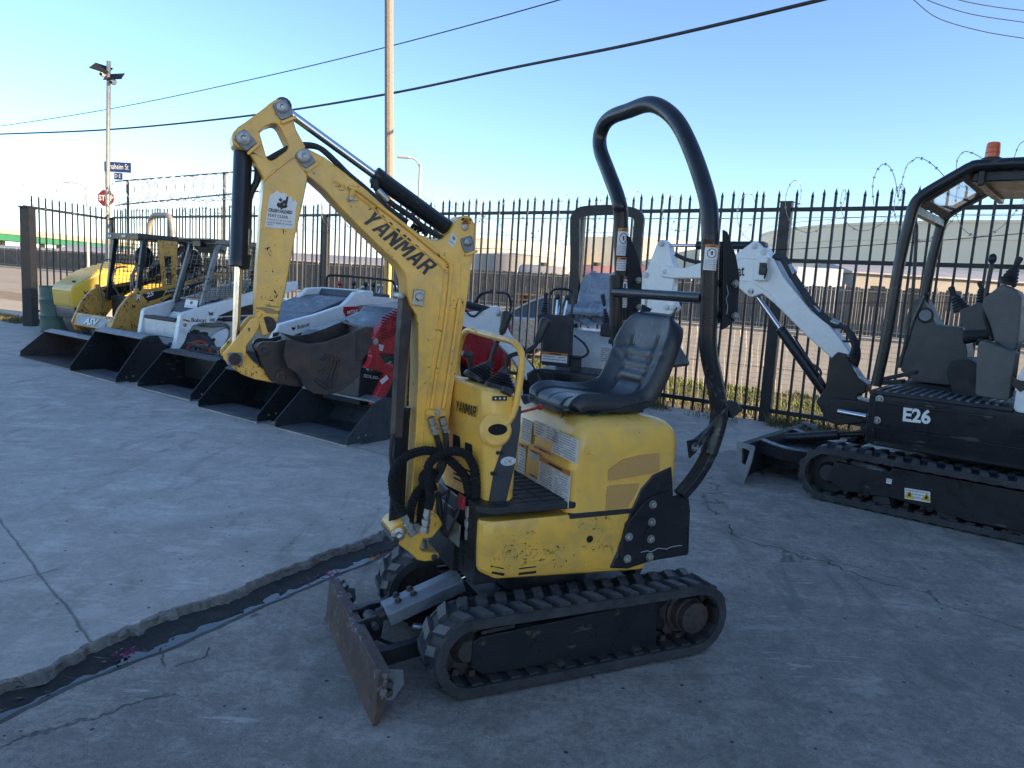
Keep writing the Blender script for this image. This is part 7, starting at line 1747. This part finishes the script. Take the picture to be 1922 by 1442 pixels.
m = MB(); m.prism([(R_ * .93 * cos(pi / 8 + k * pi / 4), hz_ + R_ * .93 * sin(pi / 8 + k * pi / 4)) for k in range(8)], -.008, -.005); m.build('sign_face', M['signred'], pl_)
mark('stop_lettering', 'STOP', (-R_ * .78, -.0095, hz_ - R_ * .30), (R_ * 1.56, 0, 0), (0, 0, R_ * .60), M['signwhite'], pl_, bold=.02)
m = MB(); tz = far(199, 306, D).z + .2; m.bar((-.0, .03, 0), (-.0, .03, tz), .06); m.build('post', M['galv'], st_)
ss = far(246, 306, D); a0 = far(196, 309, D); nm = thing('street_name_sign', 'dark blue street name plate above the stop sign', 'sign', (sg.x, sg.y, a0.z))
z1 = ss.z - a0.z; z0 = far(246, 325, D).z - a0.z; x1 = ss.x - sg.x; x0 = a0.x - sg.x
m = MB(); m.bx(x0, x1, -.02, .0, z0, z1); bp = m.build('name_plate', M['signblue'], nm)
mark('street_lettering', 'Anaheim St', (x0 + .08, -.0215, z0 + .10), (x1 - x0 - .16, 0, 0), (0, 0, (z1 - z0) * .55), M['signwhite'], bp, bold=.0)
m = MB(); m.bx(x0 + .35, x0 + .60 + (x1 - x0) * .05, -.03, -.015, z0 - .26, z0 - .02); b2 = m.build('number_plate', M['signblue'], nm); mark('block_lettering', 'D E', (x0 + .38, -.0315, z0 - .19), (.2, 0, 0), (0, 0, .12), M['signwhite'], b2, bold=.0)
for (px, py, ex, ey, base, D_, lab) in ((789, 308, 757, 295, 570, 38, 'pale street lamp with a short curved arm beyond the fence, right of the concrete pole'), (163, 352, 127, 343, 512, 58, 'distant pale street lamp with curved arm between the gate pickets')):
    t0 = far(px, py, D_); r0 = V((t0.x, t0.y, -.2)); L_ = thing('street_lamp', lab, 'street lamp', r0, 0, 'street lamps across the road')
    h = t0.z + .2; e_ = far(ex, ey, D_) - r0
    m = MB(); m.cyl((0, 0, 0), (0, 0, h), .11, 10, .07); m.build('lamp_post', M['lamp'], L_)
    m = MB(); m.tube(smooth_path([(0, 0, h - .2), V((e_.x * .25, 0, h * .995 + (e_.z - h) * .7)), V((e_.x * .7, 0, e_.z)), V((e_.x, 0, e_.z))], 5), .045, 8); m.build('arm', M['lamp'], L_)
    m = MB(); m.box(V((e_.x, 0, e_.z)), (.62, .26, .12)); m.build('lamp_head', M['lamp'], L_, bevel=.03)
def cable(pts, r, lab):
    P = smooth_path([far(x, y, d) for x, y, d in pts], 8); P = [P[0] + (P[0] - P[1]).normalized() * 45] + P + [P[-1] + (P[-1] - P[-2]).normalized() * 30]; m = MB(); m.tube(P, r, 6); return tag(m.build('overhead_cable', M['cable'], recalc=False), lab, 'cable', 'overhead cables')
cable([(-140, 257, 34), (0, 252, 30), (210, 243, 26), (470, 217, 22), (720, 178, 18.5), (960, 128, 15.5), (1200, 80, 13), (1540, 0, 10.5), (1900, -92, 9)], .028, 'thick black cable sloping across the whole sky, lower of the two')
cable([(-140, 254, 42), (0, 237, 38), (210, 204, 33), (460, 152, 28), (720, 90, 24), (1050, 0, 20), (1400, -110, 18)], .017, 'thin black cable high in the left half of the sky')
cable([(1690, -20, 14), (1715, 0, 14), (1760, 34, 14), (1840, 58, 14), (1922, 72, 14), (2000, 82, 14)], .008, 'lowest of the three thin wires in the top right corner')
cable([(1700, -25, 14), (1740, 0, 14), (1820, 26, 14), (1922, 42, 14), (2000, 52, 14)], .008, 'middle of the three thin wires in the top right corner')
cable([(1740, -20, 14), (1800, 0, 14), (1860, 12, 14), (1922, 20, 14), (2000, 28, 14)], .008, 'topmost of the three thin wires in the top right corner')
# barrel by the gate
bp_ = W(-15.72, 6.3); m = MB(); pr_ = [(0, .285), (.01, .29)]
for k in range(11): pr_ += [(.06 + k * .075, .286 + (.006 if k in (3, 7) else 0)), (.095 + k * .075, .2905 + (.012 if k in (3, 7) else 0))]
pr_ += [(.88, .288), (.885, .29), (.886, .28), (.87, .278)]
m.lathe((0, 0, 0), (0, 0, 1), pr_, 24); tag(m.build('barrel', M['green'], loc=bp_), 'green ribbed steel barrel beside the gate post', 'barrel')
# ------------------------------------------------------------------ far side of the street
ff = thing('slatted_fence', 'long grey fence with vertical privacy slats across the street', 'fence', W(-60, 40.2, -.16), RZ['e'])
m = MB(); rn = random.Random(8); x = -140
while x < 150:
    w_ = rn.uniform(.10, .2); h_ = 2.35 + rn.uniform(-.05, .05); m.bx(x, x + w_ * .86, -.012, .012, .04, h_); x += w_
m.build('slat_panel', M['darkslat'] if 'darkslat' in M else M['wood'], ff)
m = MB()
for z in (.25, 2.2): m.bar((-140, -.03, z), (150, -.03, z), .05)
m.build('rail', M['galv'], ff)
for k in range(70):
    m = MB() if k == 0 else m
    if k == 0: m.cyl((0, 0, 0), (0, 0, 2.5), .04, 8); p0 = m.build('post', M['galv'], ff, loc=(-138, -.05, 0))
    else: o = p0.copy(); COL.objects.link(o); o.parent = ff; o.location = (-138 + k * 4.1, -.05, 0)
def tank(px, ytop, halfpx, D_, mat, lab, rim=True, dome=.10, stair=False, base_y=None):
    c = far(px, ytop, D_); R_ = halfpx * D_ / 1400; h = c.z + .2
    t = thing('storage_tank', lab, 'tank', (c.x, c.y + R_ * .0, -.2), 0, 'storage tanks beyond the railway')
    m = MB(); m.lathe((0, 0, 0), (0, 0, 1), [(0, R_), (h * .97, R_), (h * .972, R_ * 1.004), (h, R_ * 1.004)], 96); m.build('tank_wall', mat, t)
    m = MB(); m.lathe((0, 0, h), (0, 0, 1), [(0, R_ * 1.0), (R_ * dome * .4, R_ * .8), (R_ * dome * .75, R_ * .5), (R_ * dome, R_ * .1)], 64); m.build('tank_roof', mat, t)
    for k in range(3):
        m = MB(); m.lathe((0, 0, h * (.3 + .25 * k)), (0, 0, 1), [(0, R_ * 1.002), (.15, R_ * 1.003), (.3, R_ * 1.002)], 96); m.build('wind_girder', mat, t)
    m = MB(); m.tube([V((R_ * cos(a), R_ * sin(a), h + 1.0)) for a in [k * pi / 32 for k in range(64)]], .06, 4, closed=True); m.build('roof_railing', M['galv'], t)
    return t
tank(930, 457, 140, 190, M['tank'], 'cream oil storage tank behind the upright boom, sunlit', dome=.04)
tank(965, 482, 78, 150, M['tankgrey'], 'low grey tank in front of the sunlit cream tank', dome=.07)
tank(1198, 454, 112, 200, M['tank'], 'cream storage tank framed between the roll bar posts', dome=.03)
tank(1890, 458, 430, 175, M['tank'], 'very wide cream storage tank filling the right background', dome=.035)
# rail cars, roofs and sheds between the far fence and the tanks
for k, px in enumerate((1020, 1120, 1225)):
    D_ = 72; c = far(px, 512, D_); L_ = 95 * D_ / 1400; t = thing('rail_tank_car', ['faded pink rail tank car just left of the tall black roll frame', 'faded pink rail tank car behind the plastic-wrapped seat', 'faded pink rail tank car behind the white dipper arm'][k], 'rail car', (c.x, c.y, -.2), -.2, 'faded rail tank cars')
    z = c.z + .2; r_ = 1.0
    m = MB(); m.lathe((-L_ / 2, 0, z - .3), (1, 0, 0), [(0, r_ * .4), (.15, r_ * .85), (.4, r_), (L_ - .4, r_), (L_ - .15, r_ * .85), (L_, r_ * .4)], 20); m.build('tank_body', M['redwagon'] if k else M['roofmetal'], t)
    m = MB(); m.cyl((0, 0, z + .6), (0, 0, z + .95), .45, 14); m.bar((-L_ / 2, 0, z - 1.3), (L_ / 2, 0, z - 1.3), .3); m.build('dome_and_frame', M['darkwall'], t)
    m = MB()
    for sx in (-.38, -.28, .28, .38): m.cyl((L_ * sx, -.8, .45), (L_ * sx, .8, .45), .42, 12)
    m.build('wheel_set', M['darkwall'], t)
def shed(px0, px1, y_roof, y_eave, D_, wm, lab, dz=8):
    a = far(px0, y_eave, D_); b = far(px1, y_eave, D_ + (px1 - px0) * .004); r = far((px0 + px1) / 2, y_roof, D_); L_ = (b - a).length
    t = thing('shed', lab, 'building', (a.x, a.y, -.2), atan2(b.y - a.y, b.x - a.x)); e_ = a.z + .2; rf = r.z + .2 - 0
    m = MB(); m.bx(0, L_, 0, dz, 0, e_); wl = m.build('wall', wm, t)
    m = MB(); m.prism([(-.4, e_), (dz / 2, max(rf, e_ + .4)), (dz + .4, e_), (dz + .4, e_ - .12), (-.4, e_ - .12)], -.4, L_ + .4, plane='yz'); m.build('roof', M['roofmetal'], t)
    m = MB(); k = 1.5
    while k < L_ - 1.5: m.bx(k, k + 1.2, -.03, .02, e_ * .35, e_ * .75); k += 3.2
    m.build('window', M['shade_scuff'], wl)
    return t
shed(1478, 1600, 497, 508, 62, M['bluewall'], 'low shed with blue walls and grey roof behind the white boom')
shed(1604, 1990, 500, 510, 60, M['stucco'], 'long grey roofed shed behind the excavator canopy posts')
shed(1310, 1462, 512, 520, 66, M['stucco'], 'small grey shed behind the bolted roll bar hinge')
shed(520, 760, 478, 486, 80, M['darkwall'], 'long dark low shed behind the slatted fence, left of the boom')
shed(-60, 110, 461, 467, 120, M['darkwall'], 'dark container row below the green overpass')
shed(110, 215, 460, 469, 110, M['bluewall'], 'blue roofed shed seen through the gate leaf')
tr = far(1530, 522, 55); t = thing('box_trailer', 'small white box trailer in front of the blue shed', 'trailer', (tr.x, tr.y, -.2), -.1)
m = MB(); m.bx(-1.6, 1.6, -1, 1, .8, tr.z + .9); m.build('body', M['white'], t, bevel=.05); m = MB(); m.cyl((-.8, -1.02, .4), (-.8, 1.02, .4), .4, 14); m.cyl((.8, -1.02, .4), (.8, 1.02, .4), .4, 14); m.build('wheel', M['rubber'], t)
# timber stack
tc = far(1010, 562, 38); t = thing('timber_stack', 'stack of orange sawn boards lying in front of the slatted fence', 'timber', (tc.x, tc.y, -.16), RZ['e'] + .1)
rn = random.Random(4)
for k in range(4):
    m = MB(); z = .25 + k * .26
    for j in range(5): m.bx(-1.5 + rn.uniform(-.3, .3) + k * .1, 1.3 + rn.uniform(-.4, .3), -.5 + j * .2, -.33 + j * .2, z, z + .07)
    m.build('board_layer', M['wood'], t)
for x in (-.9, .8):
    m = MB(); m.bx(x, x + .1, -.5, .5, 0, .25)
    for k in range(3): m.bx(x, x + .1, -.5, .5, .32 + k * .26, .51 + k * .26)
    m.build('bearer', M['wood'], t)
# overpass with green girder
ov = thing('overpass', 'long concrete overpass with a bright green girder at the far left', 'bridge', (0, 0, -.2))
A = far(-120, 430, 170); B = far(230, 466, 300); A2 = A + (A - B) * 1.2
m = MB(); dirv = (B - A2).normalized(); sd_ = V((-dirv.y, dirv.x, 0)).normalized() * 5
def beam(mb, a, b, h0, h1, s0=0.0, s1=1.0):
    vs = []
    for p in (a, b):
        for s in (s0, s1):
            for h in (h0, h1): vs.append(p + sd_ * 2 * (s - .5) + V((0, 0, h)))
    mb.add(vs, [(0, 1, 3, 2), (4, 6, 7, 5), (0, 4, 5, 1), (2, 3, 7, 6), (0, 2, 6, 4), (1, 5, 7, 3)])
zA = A2.z + .2; B.z = far(230, 460, 300).z
beam(m, V((A2.x, A2.y, A2.z)), V((B.x, B.y, B.z)), -.2, 1.3); m.build('deck', M['bridge'], ov)
m = MB(); beam(m, V((A2.x, A2.y, A2.z)), V((B.x, B.y, B.z)), -1.9, -.2, .03, .97); m.build('girder', M['bridgegreen'], ov)
for k in range(24):
    p = A2.lerp(B, k / 23); m = MB(); m.cyl((p.x, p.y, 0), (p.x, p.y, p.z - 1.9), .8, 10); m.build('pier', M['bridge'], ov)
for (px, py, D_, h_px) in ((20, 434, 260, 7), (33, 432, 260, 5)):
    pass
SPLIT = {"bolt", "panel_stud", "cover_bolt", "frame_bolt", "roof_bolt", "edge_bolt", "floor_bolt", "hinge_pin", "gusset", "foot_pedal", "hydraulic_pipe", "arm_pin", "boom_pin", "air_slot", "control_lever", "hazard_triangle", "weed", "hose_coupling", "hose_clamp", "hose_fitting", "scraper_bar", "travel_pedal", "tilt_bracket", "emblem_eyes", "camera_body", "bearer", "louvre"}
# ------------------------------------------------------------------ every bolt an object of its own
def split_islands(o, gap):
    me = o.data; n = len(me.vertices); par = list(range(n))
    def find(a):
        while par[a] != a: par[a] = par[par[a]]; a = par[a]
        return a
    for e in me.edges:
        a, b = find(e.vertices[0]), find(e.vertices[1])
        if a != b: par[a] = b
    isl = {}
    for i in range(n): isl.setdefault(find(i), []).append(i)
    cen = {k: sum((me.vertices[i].co for i in v), V()) / len(v) for k, v in isl.items()}
    groups = []
    for k in isl:
        for g in groups:
            if any((cen[k] - cen[q]).length < gap for q in g): g.append(k); break
        else: groups.append([k])
    if len(groups) < 2: return
    bm0 = bmesh.new(); bm0.from_mesh(me)
    for gi, g in enumerate(groups):
        keep = set(i for k in g for i in isl[k]); bm = bm0.copy(); bm.verts.ensure_lookup_table()
        bmesh.ops.delete(bm, geom=[v for v in bm.verts if v.index not in keep], context='VERTS')
        if gi == 0: first = bpy.data.meshes.new(me.name); bm.to_mesh(first)
        else:
            m2 = bpy.data.meshes.new(me.name); bm.to_mesh(m2)
            for mt in me.materials: m2.materials.append(mt)
            c = o.copy(); c.data = m2; COL.objects.link(c)
        bm.free()
    for mt in me.materials: first.materials.append(mt)
    bm0.free(); o.data = first
for o in list(bpy.data.objects):
    if o.type == 'MESH' and o.parent is not None and o.name.split('.')[0] in SPLIT: split_islands(o, .035 if 'bolt' in o.name else .02)
